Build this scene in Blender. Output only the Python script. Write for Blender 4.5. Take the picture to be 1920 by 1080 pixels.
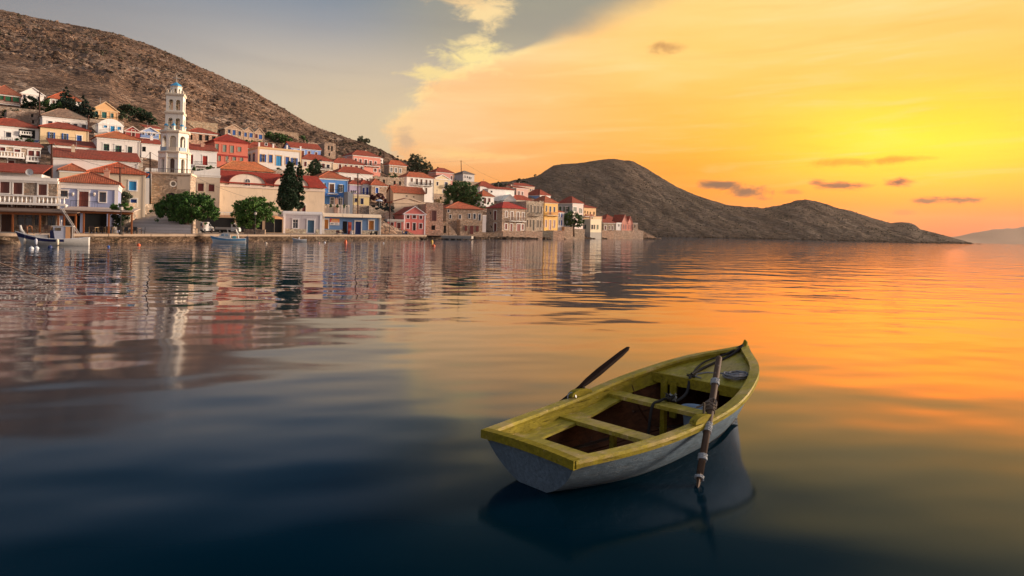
import bpy, bmesh, math, random
from math import sin, cos, tan, atan, atan2, sqrt, radians, pi
from mathutils import Vector, Matrix, noise as mnoise
random.seed(7)
for _o in list(bpy.data.objects):
    bpy.data.objects.remove(_o)
SC = bpy.context.scene
COL = SC.collection

# ------------------------------------------------------------------ camera
CAM_H = 2.5
FOC = 1300.0                      # focal length in photograph pixels (1920 wide)
ROLL = atan(0.0235)
HC = 412 + 0.0235 * 960           # image row of the horizon at the middle
CR, SR = cos(ROLL), sin(ROLL)
cam = bpy.data.cameras.new('camera')
camo = bpy.data.objects.new('camera', cam)
COL.objects.link(camo)
cam.sensor_width = 36
cam.lens = FOC / 1920 * 36
cam.shift_y = -(540 - HC) / 1920
cam.clip_start = 0.1
cam.clip_end = 90000
camo.location = (0, 0, CAM_H)
camo.rotation_euler = (Matrix.Rotation(radians(90), 3, 'X') @ Matrix.Rotation(ROLL, 3, 'Z')).to_euler()
SC.camera = camo

SC.view_settings.view_transform = 'Standard'
SC.view_settings.look = 'None'
SC.view_settings.exposure = 0.5
SC.view_settings.gamma = 1
SC.view_settings.use_curve_mapping = False
try:
    SC.cycles.use_denoising = True
    SC.cycles.max_bounces = 6
    SC.cycles.diffuse_bounces = 2
    SC.cycles.glossy_bounces = 3
    SC.cycles.transparent_max_bounces = 6
    SC.cycles.caustics_reflective = False
    SC.cycles.caustics_refractive = False
    SC.cycles.sample_clamp_indirect = 6
except Exception:
    pass

# ------------------------------------------------------------------ node expression helper
class X:
    """A socket in a node tree with arithmetic."""
    def __init__(s, nt, v): s.nt, s.v = nt, v
    def _m(s, op, *a):
        n = s.nt.nodes.new('ShaderNodeMath'); n.operation = op
        for i, q in enumerate((s,) + a):
            if isinstance(q, X):
                if isinstance(q.v, (int, float)): n.inputs[i].default_value = q.v
                else: s.nt.links.new(q.v, n.inputs[i])
            else: n.inputs[i].default_value = q
        return X(s.nt, n.outputs[0])
    def __add__(s, o): return s._m('ADD', o)
    __radd__ = __add__
    def __mul__(s, o): return s._m('MULTIPLY', o)
    __rmul__ = __mul__
    def __sub__(s, o): return s._m('SUBTRACT', o)
    def __rsub__(s, o): return X(s.nt, float(o))._m('SUBTRACT', s)
    def __truediv__(s, o): return s._m('DIVIDE', o)
    def __neg__(s): return s._m('MULTIPLY', -1.0)
    def f(s, op, *a): return s._m(op, *a)
    def clamp(s): return s._m('MAXIMUM', 0.0)._m('MINIMUM', 1.0)
    def step(s, a, b, lo=0.0, hi=1.0):
        n = s.nt.nodes.new('ShaderNodeMapRange'); n.interpolation_type = 'SMOOTHSTEP'
        s.nt.links.new(s.v, n.inputs['Value'])
        for k, q in (('From Min', a), ('From Max', b), ('To Min', lo), ('To Max', hi)):
            if isinstance(q, X): s.nt.links.new(q.v, n.inputs[k])
            else: n.inputs[k].default_value = q
        return X(s.nt, n.outputs[0])
def nd(nt, t, **kw):
    n = nt.nodes.new(t)
    for k, v in kw.items():
        if k in n.inputs.keys():
            if isinstance(v, X): nt.links.new(v.v, n.inputs[k])
            elif isinstance(v, bpy.types.NodeSocket): nt.links.new(v, n.inputs[k])
            else: n.inputs[k].default_value = v
        else: setattr(n, k, v)
    return n
def comb(nt, x, y, z=0.0):
    n = nt.nodes.new('ShaderNodeCombineXYZ')
    for i, q in enumerate((x, y, z)):
        if isinstance(q, X): nt.links.new(q.v, n.inputs[i])
        else: n.inputs[i].default_value = q
    return n.outputs[0]
def ramp(nt, fac, stops, interp='LINEAR'):
    n = nt.nodes.new('ShaderNodeValToRGB'); n.color_ramp.interpolation = interp
    e = n.color_ramp.elements
    while len(e) < len(stops): e.new(0.5)
    for q, (p, c) in zip(e, stops):
        q.position = p; q.color = (*c, 1) if len(c) == 3 else c
    nt.links.new(fac.v if isinstance(fac, X) else fac, n.inputs[0])
    return n.outputs[0]
def mixc(nt, fac, a, b, mode='MIX'):
    n = nt.nodes.new('ShaderNodeMix'); n.data_type = 'RGBA'; n.blend_type = mode
    def put(s, q):
        if isinstance(q, X): nt.links.new(q.v, s)
        elif isinstance(q, bpy.types.NodeSocket): nt.links.new(q, s)
        elif isinstance(q, (tuple, list)): s.default_value = (*q[:3], 1)
        else: s.default_value = q
    put(n.inputs[0], fac); put(n.inputs[6], a); put(n.inputs[7], b)
    return n.outputs[2]
def noise(nt, vec, scale, detail=3.0, rough=0.5, dist=0.0, dims='3D'):
    n = nt.nodes.new('ShaderNodeTexNoise'); n.noise_dimensions = dims
    if vec is not None: nt.links.new(vec, n.inputs['Vector'])
    n.inputs['Scale'].default_value = scale; n.inputs['Detail'].default_value = detail
    n.inputs['Roughness'].default_value = rough; n.inputs['Distortion'].default_value = dist
    return X(nt, n.outputs[0])
def s2l(*c):
    """sRGB 0..255 to linear"""
    return tuple((q / 255 / 12.92 if q / 255 <= .04045 else ((q / 255 + .055) / 1.055) ** 2.4) for q in c)

# ------------------------------------------------------------------ pixel <-> world helpers
def horizon(px): return 412 + 0.0235 * px
def ray(px, py):
    u = (px - 960) / FOC; v = -(py - HC) / FOC
    return u * CR - v * SR, u * SR + v * CR       # x/y, (z-H)/y
def at(px, py, Y):
    u, v = ray(px, py)
    return Vector((u * Y, Y, CAM_H + v * Y))
def interp(tab, x):
    if x <= tab[0][0]: return tab[0][1]
    for (a, p), (b, q) in zip(tab, tab[1:]):
        if x <= b: return p + (q - p) * (x - a) / (b - a)
    return tab[-1][1]

# ------------------------------------------------------------------ sky
SUN_AZ, SUN_EL = 74.0, 10.0
world = bpy.data.worlds.new('World'); SC.world = world; world.use_nodes = True
nt = world.node_tree; nt.nodes.clear()
tc = nd(nt, 'ShaderNodeTexCoord')
sp = nd(nt, 'ShaderNodeSeparateXYZ'); nt.links.new(tc.outputs['Generated'], sp.inputs[0])
dx, dy, dz = (X(nt, sp.outputs[i]) for i in range(3))
A = dx.f('ARCTAN2', dy) * (180 / pi)            # azimuth in degrees, 0 = north, clockwise
EL = dz.f('ARCSINE') * (180 / pi)               # elevation in degrees
v1 = comb(nt, A * 0.20, EL * 0.34, 3.1)
n1 = noise(nt, v1, 1.0, 8, 0.62, 0.35)                # cloud edge
v2 = comb(nt, A * 0.045, EL * 0.32, 9.7)
n2 = noise(nt, v2, 1.0, 4, 0.5, 0.4)            # long streaks
# where the clearing begins (azimuth) by elevation
def az(px): return math.degrees(atan((px - 960) / FOC))
bnd = X(nt, ramp(nt, EL / 40.0, [(0.0, (.235,) * 3), (.17, (.25,) * 3), (.205, (.243,) * 3), (.25, (.27,) * 3), (.30, (.278,) * 3), (.325, (.315,) * 3),
                                  (.352, (.355,) * 3), (.385, (.42,) * 3), (.46, (.50,) * 3), (.54, (.68,) * 3), (.64, (.90,) * 3), (.75, (1.0,) * 3)])) * 80 - 30
soft = EL.step(12.8, 18.0, 0.6, 4.2) + EL.step(17.0, 30.0, 0.0, 13.0)
jit = EL.step(12.5, 16.5, 6.5, 4.6)
edge = A - bnd + (n1 - 0.5) * jit
clear = edge.step(-soft, soft)
rimw = ((edge - 0.5) / 1.2)
rim = (rimw * rimw * -1.0).f('EXPONENT') * EL.step(7.0, 12.0) * EL.step(16.5, 13.5) * n1.step(.38, .58)
# warm side
warm = ramp(nt, EL / 40.0, [(0.0, s2l(222, 108, 54)), (.035, s2l(240, 134, 40)), (.085, s2l(250, 156, 38)), (.15, s2l(254, 176, 56)), (.23, s2l(255, 198, 96)),
                            (.34, s2l(255, 212, 118)), (.46, s2l(255, 218, 136)), (.62, s2l(255, 216, 150)), (.8, s2l(250, 205, 150)), (1.0, s2l(225, 190, 160))])
peach = ramp(nt, EL / 40.0, [(0.0, s2l(236, 146, 80)), (.08, s2l(246, 164, 80)), (.14, s2l(247, 184, 124)), (.26, s2l(251, 204, 148)), (.4, s2l(246, 200, 152)), (.6, s2l(226, 190, 158)), (1.0, s2l(185, 168, 160))])
warmc = mixc(nt, A.step(17.0, -9.0), warm, peach)
# the brightest part of the sky, behind thin cloud to the right
g1 = (A - 30.5) / 11.5; g2 = (EL - 7.2) / 3.8
glow = ((g1 * g1 + g2 * g2) * -1.0).f('EXPONENT')
warmc = mixc(nt, glow * 0.9, warmc, (3.4, .95, .05))
warmc = mixc(nt, A.step(26, 37) * EL.step(3.5, 0.3) * .6, warmc, s2l(214, 96, 66))
v4 = comb(nt, A * 0.10 + EL * .05, EL * 1.05 - A * .04, 21.0)
n4 = noise(nt, v4, 1.0, 6, 0.6, 0.6)
warmc = mixc(nt, n4.step(.5, .74) * .30 * EL.step(2.0, 6.0), warmc, (1.0, .78, .40))
warmc = mixc(nt, n4.step(.48, .28) * .30, warmc, (.96, .80, .62), 'MULTIPLY')
warmc = mixc(nt, n2.step(.42, .75) * .30, warmc, (1.0, .70, .30), 'MULTIPLY')
warmc = mixc(nt, n2.step(.5, .3) * .22 * EL.step(3, 9), warmc, (1.0, .86, .46))
warmc = mixc(nt, EL.step(22, 12) * A.step(-8, 12), warmc, (1.14, .97, .86), 'MULTIPLY')
# the shaded cloud sheet on the left
grey = ramp(nt, EL / 40.0, [(0.0, s2l(206, 178, 140)), (.14, s2l(212, 192, 160)), (.24, s2l(198, 186, 170)), (.33, s2l(178, 173, 168)), (.42, s2l(142, 149, 158)),
                            (.5, s2l(95, 124, 145)), (.6, s2l(42, 98, 127)), (1.0, s2l(40, 80, 106))])
greyc = mixc(nt, A.step(-18, -42) * .55, grey, s2l(112, 117, 128))
greyc = mixc(nt, A.step(-16, -2) * EL.step(10, 16) * .6, greyc, s2l(176, 164, 128))
greyc = mixc(nt, A.step(-30, -8) * EL.step(16.5, 9.0) * .85, greyc, s2l(220, 196, 158))
greyc = mixc(nt, (n2.step(.4, .7)) * .14, greyc, s2l(120, 120, 128))
skyc = mixc(nt, clear, greyc, warmc)
skyc = mixc(nt, rim * .75, skyc, s2l(255, 230, 160))
# small cumulus puffs: (px, py, half width, half height, tone, strength)
low = s2l(122, 92, 76)
puffs = [(1352, 347, 36, 7, low, .95), (1398, 358, 30, 9, low, .92), (1428, 372, 14, 4, low, .45), (1575, 349, 40, 7, low, .92), (1530, 342, 16, 5, low, .8),
         (1682, 342, 20, 7, low, .98), (1745, 377, 26, 6, low, .88), (1795, 374, 32, 6, low, .92), (1486, 360, 16, 4, low, .45), (1695, 399, 18, 5, low, .3),
         (1600, 304, 95, 8, s2l(246, 150, 40), .65), (1700, 298, 60, 5, s2l(246, 150, 40), .5), (1258, 90, 34, 8, s2l(190, 140, 88), .65), (1238, 84, 14, 6, s2l(190, 140, 88), .6),
         (908, 22, 46, 24, s2l(252, 220, 160), .95), (890, 108, 60, 20, s2l(255, 230, 156), .95), (868, 0, 50, 12, s2l(244, 206, 150), .8), (820, 138, 50, 12, s2l(255, 226, 150), .8), (890, 74, 26, 10, s2l(255, 226, 160), .8),
         (850, 285, 60, 10, s2l(255, 210, 140), .5), (760, 262, 15, 18, s2l(205, 172, 140), .7), (910, 292, 60, 5, s2l(255, 208, 128), .5)]
v3 = comb(nt, A * 0.42 + EL * .2, EL * .9 - A * .12, 1.7)
n3 = noise(nt, v3, 1.0, 9, 0.66, 0.5)
for (px, py, hw, hh, c, st) in puffs:
    u_, v_ = ray(px, py)
    a0 = math.degrees(atan(u_)); e0 = math.degrees(atan(v_ / sqrt(1 + u_ * u_)))
    k = math.degrees(1 / FOC) * cos(radians(a0)) ** 1.5
    p = (A - a0) / (hw * k * 1.2); q = (EL - e0) / (hh * k * 1.3)
    r = (p * p + q * q).f('SQRT') + (n3 - .5) * 3.2
    skyc = mixc(nt, r.step(1.3, .1) * st, skyc, c)
# away from the sunset the sky goes on as dusk
dusk = ramp(nt, EL / 90.0, [(0.0, (.66, .54, .50)), (.12, (.60, .53, .54)), (.35, (.33, .35, .42)), (1.0, (.15, .18, .24))])
back = A.f('ABSOLUTE').step(75, 150)
skyc = mixc(nt, back, skyc, dusk)
skyc = mixc(nt, EL.step(34, 62), skyc, dusk)
bg = nd(nt, 'ShaderNodeBackground', Color=skyc, Strength=0.74)
nish = nd(nt, 'ShaderNodeTexSky'); nish.sky_type = 'NISHITA'; nish.sun_disc = False
nish.sun_elevation = radians(SUN_EL); nish.sun_rotation = radians(SUN_AZ)
bg2 = nd(nt, 'ShaderNodeBackground', Color=nish.outputs[0], Strength=0.05)
addn = nd(nt, 'ShaderNodeAddShader')
hi = nd(nt, 'ShaderNodeMixShader', Fac=EL.step(20, 60))
blk = nd(nt, 'ShaderNodeBackground', Color=(0, 0, 0, 1), Strength=0.0)
nt.links.new(blk.outputs[0], hi.inputs[1]); nt.links.new(bg2.outputs[0], hi.inputs[2])
nt.links.new(bg.outputs[0], addn.inputs[0]); nt.links.new(hi.outputs[0], addn.inputs[1])
out = nd(nt, 'ShaderNodeOutputWorld'); nt.links.new(addn.outputs[0], out.inputs[0])

# ------------------------------------------------------------------ sun (low, veiled by thin cloud, right of the frame)
sl = bpy.data.lights.new('sun', 'SUN'); so = bpy.data.objects.new('sun', sl); COL.objects.link(so)
sl.energy = 5.0; sl.angle = radians(14); sl.color = (1.0, .80, .62)
sd = Vector((sin(radians(SUN_AZ)) * cos(radians(SUN_EL)), cos(radians(SUN_AZ)) * cos(radians(SUN_EL)), sin(radians(SUN_EL))))
so.rotation_euler = sd.to_track_quat('Z', 'Y').to_euler()

# ------------------------------------------------------------------ object helpers
def link(o, parent=None):
    COL.objects.link(o)
    if parent is not None: o.parent = parent
    return o
def tag(o, label=None, cat=None, group=None, kind=None):
    if label: o['label'] = label
    if cat: o['category'] = cat
    if group: o['group'] = group
    if kind: o['kind'] = kind
    return o
def empty(name, loc, rz=0.0, label=None, cat=None, group=None):
    o = bpy.data.objects.new(name, None); o.empty_display_size = .3
    o.location = loc; o.rotation_euler = (0, 0, rz)
    COL.objects.link(o)
    return tag(o, label, cat, group)
class MB:
    """Collects verts and faces, builds one mesh object."""
    def __init__(s): s.v, s.f, s.mi = [], [], []
    def face(s, pts, m=0):
        b = len(s.v); s.v += [tuple(p) for p in pts]; s.f.append(tuple(range(b, b + len(pts)))); s.mi.append(m)
    def box(s, x0, y0, z0, x1, y1, z1, m=0):
        b = len(s.v)
        s.v += [(x0, y0, z0), (x1, y0, z0), (x1, y1, z0), (x0, y1, z0), (x0, y0, z1), (x1, y0, z1), (x1, y1, z1), (x0, y1, z1)]
        for q in ((3, 2, 1, 0), (4, 5, 6, 7), (0, 1, 5, 4), (1, 2, 6, 5), (2, 3, 7, 6), (3, 0, 4, 7)):
            s.f.append(tuple(b + i for i in q)); s.mi.append(m)
    def bar(s, p, q, r, r2=None, n=6, m=0, caps=True):
        p, q = Vector(p), Vector(q); r2 = r if r2 is None else r2
        d = (q - p).normalized(); a = d.orthogonal().normalized(); c = d.cross(a); b = len(s.v)
        for (o, rr) in ((p, r), (q, r2)):
            for i in range(n):
                t = 2 * pi * i / n; s.v.append(tuple(o + a * (cos(t) * rr) + c * (sin(t) * rr)))
        for i in range(n):
            j = (i + 1) % n; s.f.append((b + i, b + j, b + n + j, b + n + i)); s.mi.append(m)
        if caps:
            s.f.append(tuple(b + i for i in range(n))[::-1]); s.mi.append(m)
            s.f.append(tuple(b + n + i for i in range(n))); s.mi.append(m)
    def tube(s, pts, r, n=6, m=0, close=False):
        pts = [Vector(p) for p in pts]; N = len(pts); b = len(s.v); a = None
        for i, p in enumerate(pts):
            d = (pts[min(i + 1, N - 1)] - pts[max(i - 1, 0)]).normalized()
            if a is None: a = d.orthogonal().normalized()
            a = (a - d * a.dot(d))
            a = a.normalized() if a.length > 1e-6 else d.orthogonal().normalized()
            c = d.cross(a); rr = r[i] if isinstance(r, (list, tuple)) else r
            for k in range(n):
                t = 2 * pi * k / n; s.v.append(tuple(p + a * (cos(t) * rr) + c * (sin(t) * rr)))
        for i in range(N - 1):
            for k in range(n):
                j = (k + 1) % n
                s.f.append((b + i * n + k, b + i * n + j, b + (i + 1) * n + j, b + (i + 1) * n + k)); s.mi.append(m)
        s.f.append(tuple(b + k for k in range(n))[::-1]); s.mi.append(m)
        s.f.append(tuple(b + (N - 1) * n + k for k in range(n))); s.mi.append(m)
    def lathe(s, prof, n=12, cx=0, cy=0, m=0):
        b = len(s.v)
        for (r, z) in prof:
            for k in range(n):
                t = 2 * pi * (k + .5) / n; s.v.append((cx + r * cos(t), cy + r * sin(t), z))
        for i in range(len(prof) - 1):
            for k in range(n):
                j = (k + 1) % n
                s.f.append((b + i * n + k, b + i * n + j, b + (i + 1) * n + j, b + (i + 1) * n + k)); s.mi.append(m)
        s.f.append(tuple(b + k for k in range(n))[::-1]); s.mi.append(m)
        e = b + (len(prof) - 1) * n; s.f.append(tuple(e + k for k in range(n))); s.mi.append(m)
    def prism(s, poly, y0, y1, m=0):
        """polygon in (x, z), extruded along y"""
        n = len(poly); b = len(s.v)
        s.v += [(p[0], y0, p[1]) for p in poly] + [(p[0], y1, p[1]) for p in poly]
        s.f.append(tuple(b + i for i in range(n))); s.mi.append(m)
        s.f.append(tuple(b + n + i for i in range(n))[::-1]); s.mi.append(m)
        for i in range(n):
            j = (i + 1) % n; s.f.append((b + i, b + n + i, b + n + j, b + j)); s.mi.append(m)
    def build(s, name, mats, parent=None, smooth=False, loc=None, fix=True):
        me = bpy.data.meshes.new(name); me.from_pydata(s.v, [], s.f)
        for m in (mats if isinstance(mats, (list, tuple)) else [mats]): me.materials.append(m)
        if any(s.mi): me.polygons.foreach_set('material_index', s.mi)
        if fix:
            bm = bmesh.new(); bm.from_mesh(me)
            if smooth: bmesh.ops.remove_doubles(bm, verts=bm.verts, dist=1e-4)
            bmesh.ops.recalc_face_normals(bm, faces=bm.faces); bm.to_mesh(me); bm.free()
        if smooth: me.polygons.foreach_set('use_smooth', [True] * len(me.polygons))
        o = bpy.data.objects.new(name, me)
        if loc is not None: o.location = loc
        return link(o, parent)

# ------------------------------------------------------------------ materials
MATS = {}
def newmat(name):
    m = bpy.data.materials.new(name); m.use_nodes = True
    t = m.node_tree; b = t.nodes['Principled BSDF']
    return m, t, b
def objco(t):
    return nd(t, 'ShaderNodeTexCoord').outputs['Object']
def geopos(t):
    return nd(t, 'ShaderNodeNewGeometry').outputs['Position']
def bump(t, b, h, strength=.5, dist=.05):
    n = nd(t, 'ShaderNodeBump'); n.inputs['Strength'].default_value = strength; n.inputs['Distance'].default_value = dist
    t.links.new(h.v if isinstance(h, X) else h, n.inputs['Height']); t.links.new(n.outputs[0], b.inputs['Normal'])
    return n
def paint(c, rough=.6, var=.26, scale=1.2, grime=0.38, spec=.3, bumpd=.02):
    """Painted or plastered surface with soft weathering and grime."""
    key = ('paint', tuple(round(q, 3) for q in c), rough, var, scale, grime)
    if key in MATS: return MATS[key]
    m, t, b = newmat('plaster_paint')
    p = geopos(t)
    a = noise(t, p, scale * .45, 5, .6); d = noise(t, p, scale * 5, 4, .6)
    st = nd(t, 'ShaderNodeMapping'); st.inputs['Scale'].default_value = (2.2, 2.2, .35); t.links.new(p, st.inputs[0])
    w = noise(t, st.outputs[0], scale, 4, .65)
    dark = tuple(q * .62 for q in c); light = tuple(min(1, q * 1.12) for q in c)
    col = mixc(t, a.step(.35, .7) * (var * 2), c, light)
    col = mixc(t, w.step(.52, .8) * grime * 1.6, col, dark)
    col = mixc(t, d.step(.62, .8) * grime, col, tuple(q * .5 + .03 for q in c))
    t.links.new(col, b.inputs['Base Color'])
    b.inputs['Roughness'].default_value = rough; b.inputs['Specular IOR Level'].default_value = spec
    bump(t, b, d, .35, bumpd)
    MATS[key] = m; return m
def plain(c, rough=.5, metal=0.0, spec=.4, name='paint_coat'):
    key = ('plain', tuple(round(q, 3) for q in c), rough, metal, name)
    if key in MATS: return MATS[key]
    m, t, b = newmat(name)
    d = noise(t, geopos(t), 6, 3, .6)
    t.links.new(mixc(t, d.step(.3, .8) * .5, c, tuple(q * .72 for q in c)), b.inputs['Base Color'])
    b.inputs['Roughness'].default_value = rough; b.inputs['Metallic'].default_value = metal; b.inputs['Specular IOR Level'].default_value = spec
    MATS[key] = m; return m
def glassy(c=(.03, .035, .045)):
    key = ('glass', c)
    if key in MATS: return MATS[key]
    m, t, b = newmat('window_glass')
    d = noise(t, geopos(t), .9, 2, .5)
    t.links.new(mixc(t, d.step(.4, .62), c, tuple(q * 2.2 + .01 for q in c)), b.inputs['Base Color'])
    b.inputs['Roughness'].default_value = .12; b.inputs['Specular IOR Level'].default_value = .5
    MATS[key] = m; return m
def stone(c, mortar=None, scale=1.6, contrast=.5):
    """Rubble masonry: uneven stones in mortar."""
    key = ('stone', tuple(round(q, 3) for q in c), scale)
    if key in MATS: return MATS[key]
    m, t, b = newmat('rubble_masonry')
    p = geopos(t)
    mp = nd(t, 'ShaderNodeMapping'); mp.inputs['Scale'].default_value = (1, 1, 1.5); t.links.new(p, mp.inputs[0])
    wob = noise(t, p, 2.5, 2, .5)
    vo = nd(t, 'ShaderNodeTexVoronoi'); vo.inputs['Scale'].default_value = scale; t.links.new(mp.outputs[0], vo.inputs['Vector'])
    ve = nd(t, 'ShaderNodeTexVoronoi'); ve.feature = 'DISTANCE_TO_EDGE'; ve.inputs['Scale'].default_value = scale; t.links.new(mp.outputs[0], ve.inputs['Vector'])
    bw = nd(t, 'ShaderNodeSeparateColor'); t.links.new(vo.outputs['Color'], bw.inputs[0])
    k = X(t, bw.outputs[0]); big = noise(t, p, .35, 4, .6)
    lo = tuple(q * (1 - contrast) for q in c); hi_ = tuple(min(.75, q * (1 + contrast * .7)) for q in c)
    col = mixc(t, k, lo, hi_)
    col = mixc(t, X(t, bw.outputs[1]).step(.8, .95) * .6, col, (c[0] * 1.1, c[1] * .8, c[2] * .6))
    col = mixc(t, big.step(.4, .7) * .45, col, tuple(q * .6 for q in c))
    e = X(t, ve.outputs['Distance']).step(.02, .09)
    col = mixc(t, e, mortar or tuple(q * .75 for q in c), col)
    t.links.new(col, b.inputs['Base Color']); b.inputs['Roughness'].default_value = .9; b.inputs['Specular IOR Level'].default_value = .15
    bump(t, b, e + wob * .6, .8, .09)
    MATS[key] = m; return m
def tiles(c):
    """Clay roof tiles: channels down the slope, uneven firing."""
    key = ('tiles', tuple(round(q, 3) for q in c))
    if key in MATS: return MATS[key]
    m, t, b = newmat('clay_roof_tiles')
    o = objco(t); p = geopos(t)
    a = noise(t, p, .6, 4, .6); d = noise(t, p, 3.2, 3, .6)
    sx = nd(t, 'ShaderNodeSeparateXYZ'); t.links.new(o, sx.inputs[0])
    cx = (X(t, sx.outputs[0]) * 27.0).f('SINE'); cy = (X(t, sx.outputs[1]) * 27.0).f('SINE')
    g = nd(t, 'ShaderNodeNewGeometry')
    nn = nd(t, 'ShaderNodeVectorTransform'); nn.vector_type = 'NORMAL'; nn.convert_from = 'WORLD'; nn.convert_to = 'OBJECT'
    t.links.new(g.outputs['True Normal'], nn.inputs[0])
    ns = nd(t, 'ShaderNodeSeparateXYZ'); t.links.new(nn.outputs[0], ns.inputs[0])
    side = X(t, ns.outputs[0]).f('ABSOLUTE').f('GREATER_THAN', .12)
    wv = cx * (1.0 - side) + cy * side
    row = (X(t, sx.outputs[2]) * 26.0).f('SINE')
    br = nd(t, 'ShaderNodeTexVoronoi'); br.inputs['Scale'].default_value = 3.2; t.links.new(o, br.inputs['Vector'])
    bc = nd(t, 'ShaderNodeSeparateColor'); t.links.new(br.outputs['Color'], bc.inputs[0])
    col = mixc(t, X(t, bc.outputs[0]), tuple(q * .72 for q in c), (min(1, c[0] * 1.3), c[1] * 1.3, c[2] * 1.2))
    big = noise(t, p, .22, 3, .6)
    col = mixc(t, big.step(.42, .66) * .5, col, (c[0] * .72, c[1] * 1.25, c[2] * 1.3))
    col = mixc(t, a.step(.5, .78) * .55, col, (c[0] * .5, c[1] * .62, c[2] * .62))
    col = mixc(t, d.step(.58, .8) * .5, col, (c[0] * 1.15, c[1] * 1.7, c[2] * 1.5))
    t.links.new(col, b.inputs['Base Color']); b.inputs['Roughness'].default_value = .85; b.inputs['Specular IOR Level'].default_value = .15
    bump(t, b, wv * .5 + row * .3 + d * 1.4, .6, .035)
    MATS[key] = m; return m
def wood(c, rough=.55, scale=6.0, wear=.35, spec=.3, worn=None, axis=(1, 6, 6)):
    key = ('wood', tuple(round(q, 3) for q in c), scale, wear, axis)
    if key in MATS: return MATS[key]
    m, t, b = newmat('weathered_wood')
    o = objco(t)
    mp = nd(t, 'ShaderNodeMapping'); mp.inputs['Scale'].default_value = axis; t.links.new(o, mp.inputs[0])
    g = noise(t, mp.outputs[0], scale, 5, .6, .3); d = noise(t, o, scale * 1.6, 4, .65); f = noise(t, o, scale * 6, 3, .6)
    col = mixc(t, g.step(.35, .7) * .55, c, tuple(q * .6 for q in c))
    col = mixc(t, d.step(.6, .72) * wear, col, worn or tuple(q * .35 for q in c))
    col = mixc(t, f.step(.66, .74) * wear, col, tuple(q * .25 for q in c))
    t.links.new(col, b.inputs['Base Color']); b.inputs['Roughness'].default_value = rough; b.inputs['Specular IOR Level'].default_value = spec
    bump(t, b, g * .6 + f * .4, .5, .006)
    MATS[key] = m; return m
def boatpaint(c, worn, dirt, amount=.5, rough=.5, axis=(.7, 2.2, 2.2)):
    """old brushed paint: rubbed through patches, chips, drips of dirt, cracks along the grain"""
    m, t, b = newmat('old_boat_paint')
    o = objco(t)
    mp = nd(t, 'ShaderNodeMapping'); mp.inputs['Scale'].default_value = axis; t.links.new(o, mp.inputs[0])
    g = noise(t, mp.outputs[0], 9, 6, .65, .4); big = noise(t, o, 2.3, 4, .6, .4); mid = noise(t, o, 9, 5, .65); fine = noise(t, o, 42, 4, .65)
    cr = nd(t, 'ShaderNodeMapping'); cr.inputs['Scale'].default_value = (1.2, 26, 26); t.links.new(o, cr.inputs[0])
    crk = noise(t, cr.outputs[0], 1.6, 5, .7, .6)
    col = mixc(t, g.step(.32, .7), tuple(q * .72 for q in c), tuple(min(1, q * 1.18) for q in c))
    col = mixc(t, (big * .6 + mid * .4).step(.47, .60) * amount, col, worn)
    col = mixc(t, big.step(.48, .30) * .4, col, tuple(q * .55 for q in c))
    col = mixc(t, crk.step(.60, .68) * .75, col, dirt)
    col = mixc(t, fine.step(.66, .72) * .85, col, dirt)
    col = mixc(t, (mid * .5 + fine * .5).step(.60, .64) * .8, col, tuple(min(1, q * 1.5 + .04) for q in worn))
    t.links.new(col, b.inputs['Base Color']); b.inputs['Roughness'].default_value = rough; b.inputs['Specular IOR Level'].default_value = .3 if rough < .7 else .08
    bump(t, b, g * .5 + mid * .5 + fine * .35 - crk.step(.58, .68) * .8, .8, .010)
    return m
def leafmat(c, c2):
    key = ('leaf', c, c2)
    if key in MATS: return MATS[key]
    m, t, b = newmat('leaves')
    rn = nd(t, 'ShaderNodeNewGeometry').outputs['Random Per Island']
    a = noise(t, geopos(t), .9, 3, .6)
    col = mixc(t, X(t, rn), c, c2)
    col = mixc(t, a.step(.45, .7) * .5, col, tuple(q * .55 for q in c))
    t.links.new(col, b.inputs['Base Color']); b.inputs['Roughness'].default_value = .65; b.inputs['Specular IOR Level'].default_value = .25
    MATS[key] = m; return m
# ------------------------------------------------------------------ water
m, t, b = newmat('sea_water')
t.nodes.remove(b)
g = geopos(t)
gs = nd(t, 'ShaderNodeSeparateXYZ'); t.links.new(g, gs.inputs[0])
gx, gy = X(t, gs.outputs[0]), X(t, gs.outputs[1])
dist = (gx * gx + gy * gy).f('SQRT')
def wave(ang, lx, ly, det, off):
    c_, s_ = cos(ang), sin(ang)
    return noise(t, comb(t, (gx * c_ + gy * s_) * (1 / lx), (gy * c_ - gx * s_) * (1 / ly), off), 1.0, det, .5)
swell = wave(.25, 5.2, 3.2, 2, 0.0)
chop = wave(-.15, 1.9, 1.0, 2, 4.0)
far = wave(.1, 10.0, 4.5, 3, 8.0)
patch = wave(.4, 38.0, 16.0, 2, 12.0)
hgt = swell * .085 + chop * (dist.step(12, 42, .0025, .027)) * patch.step(.3, .7, .45, 1.3) + far * dist.step(30, 160, .0, .15)
bn = nd(t, 'ShaderNodeBump', Height=hgt); bn.inputs['Strength'].default_value = 1.0; bn.inputs['Distance'].default_value = 1.0
lw = nd(t, 'ShaderNodeLayerWeight', Normal=bn.outputs[0]); lw.inputs['Blend'].default_value = .5
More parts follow.
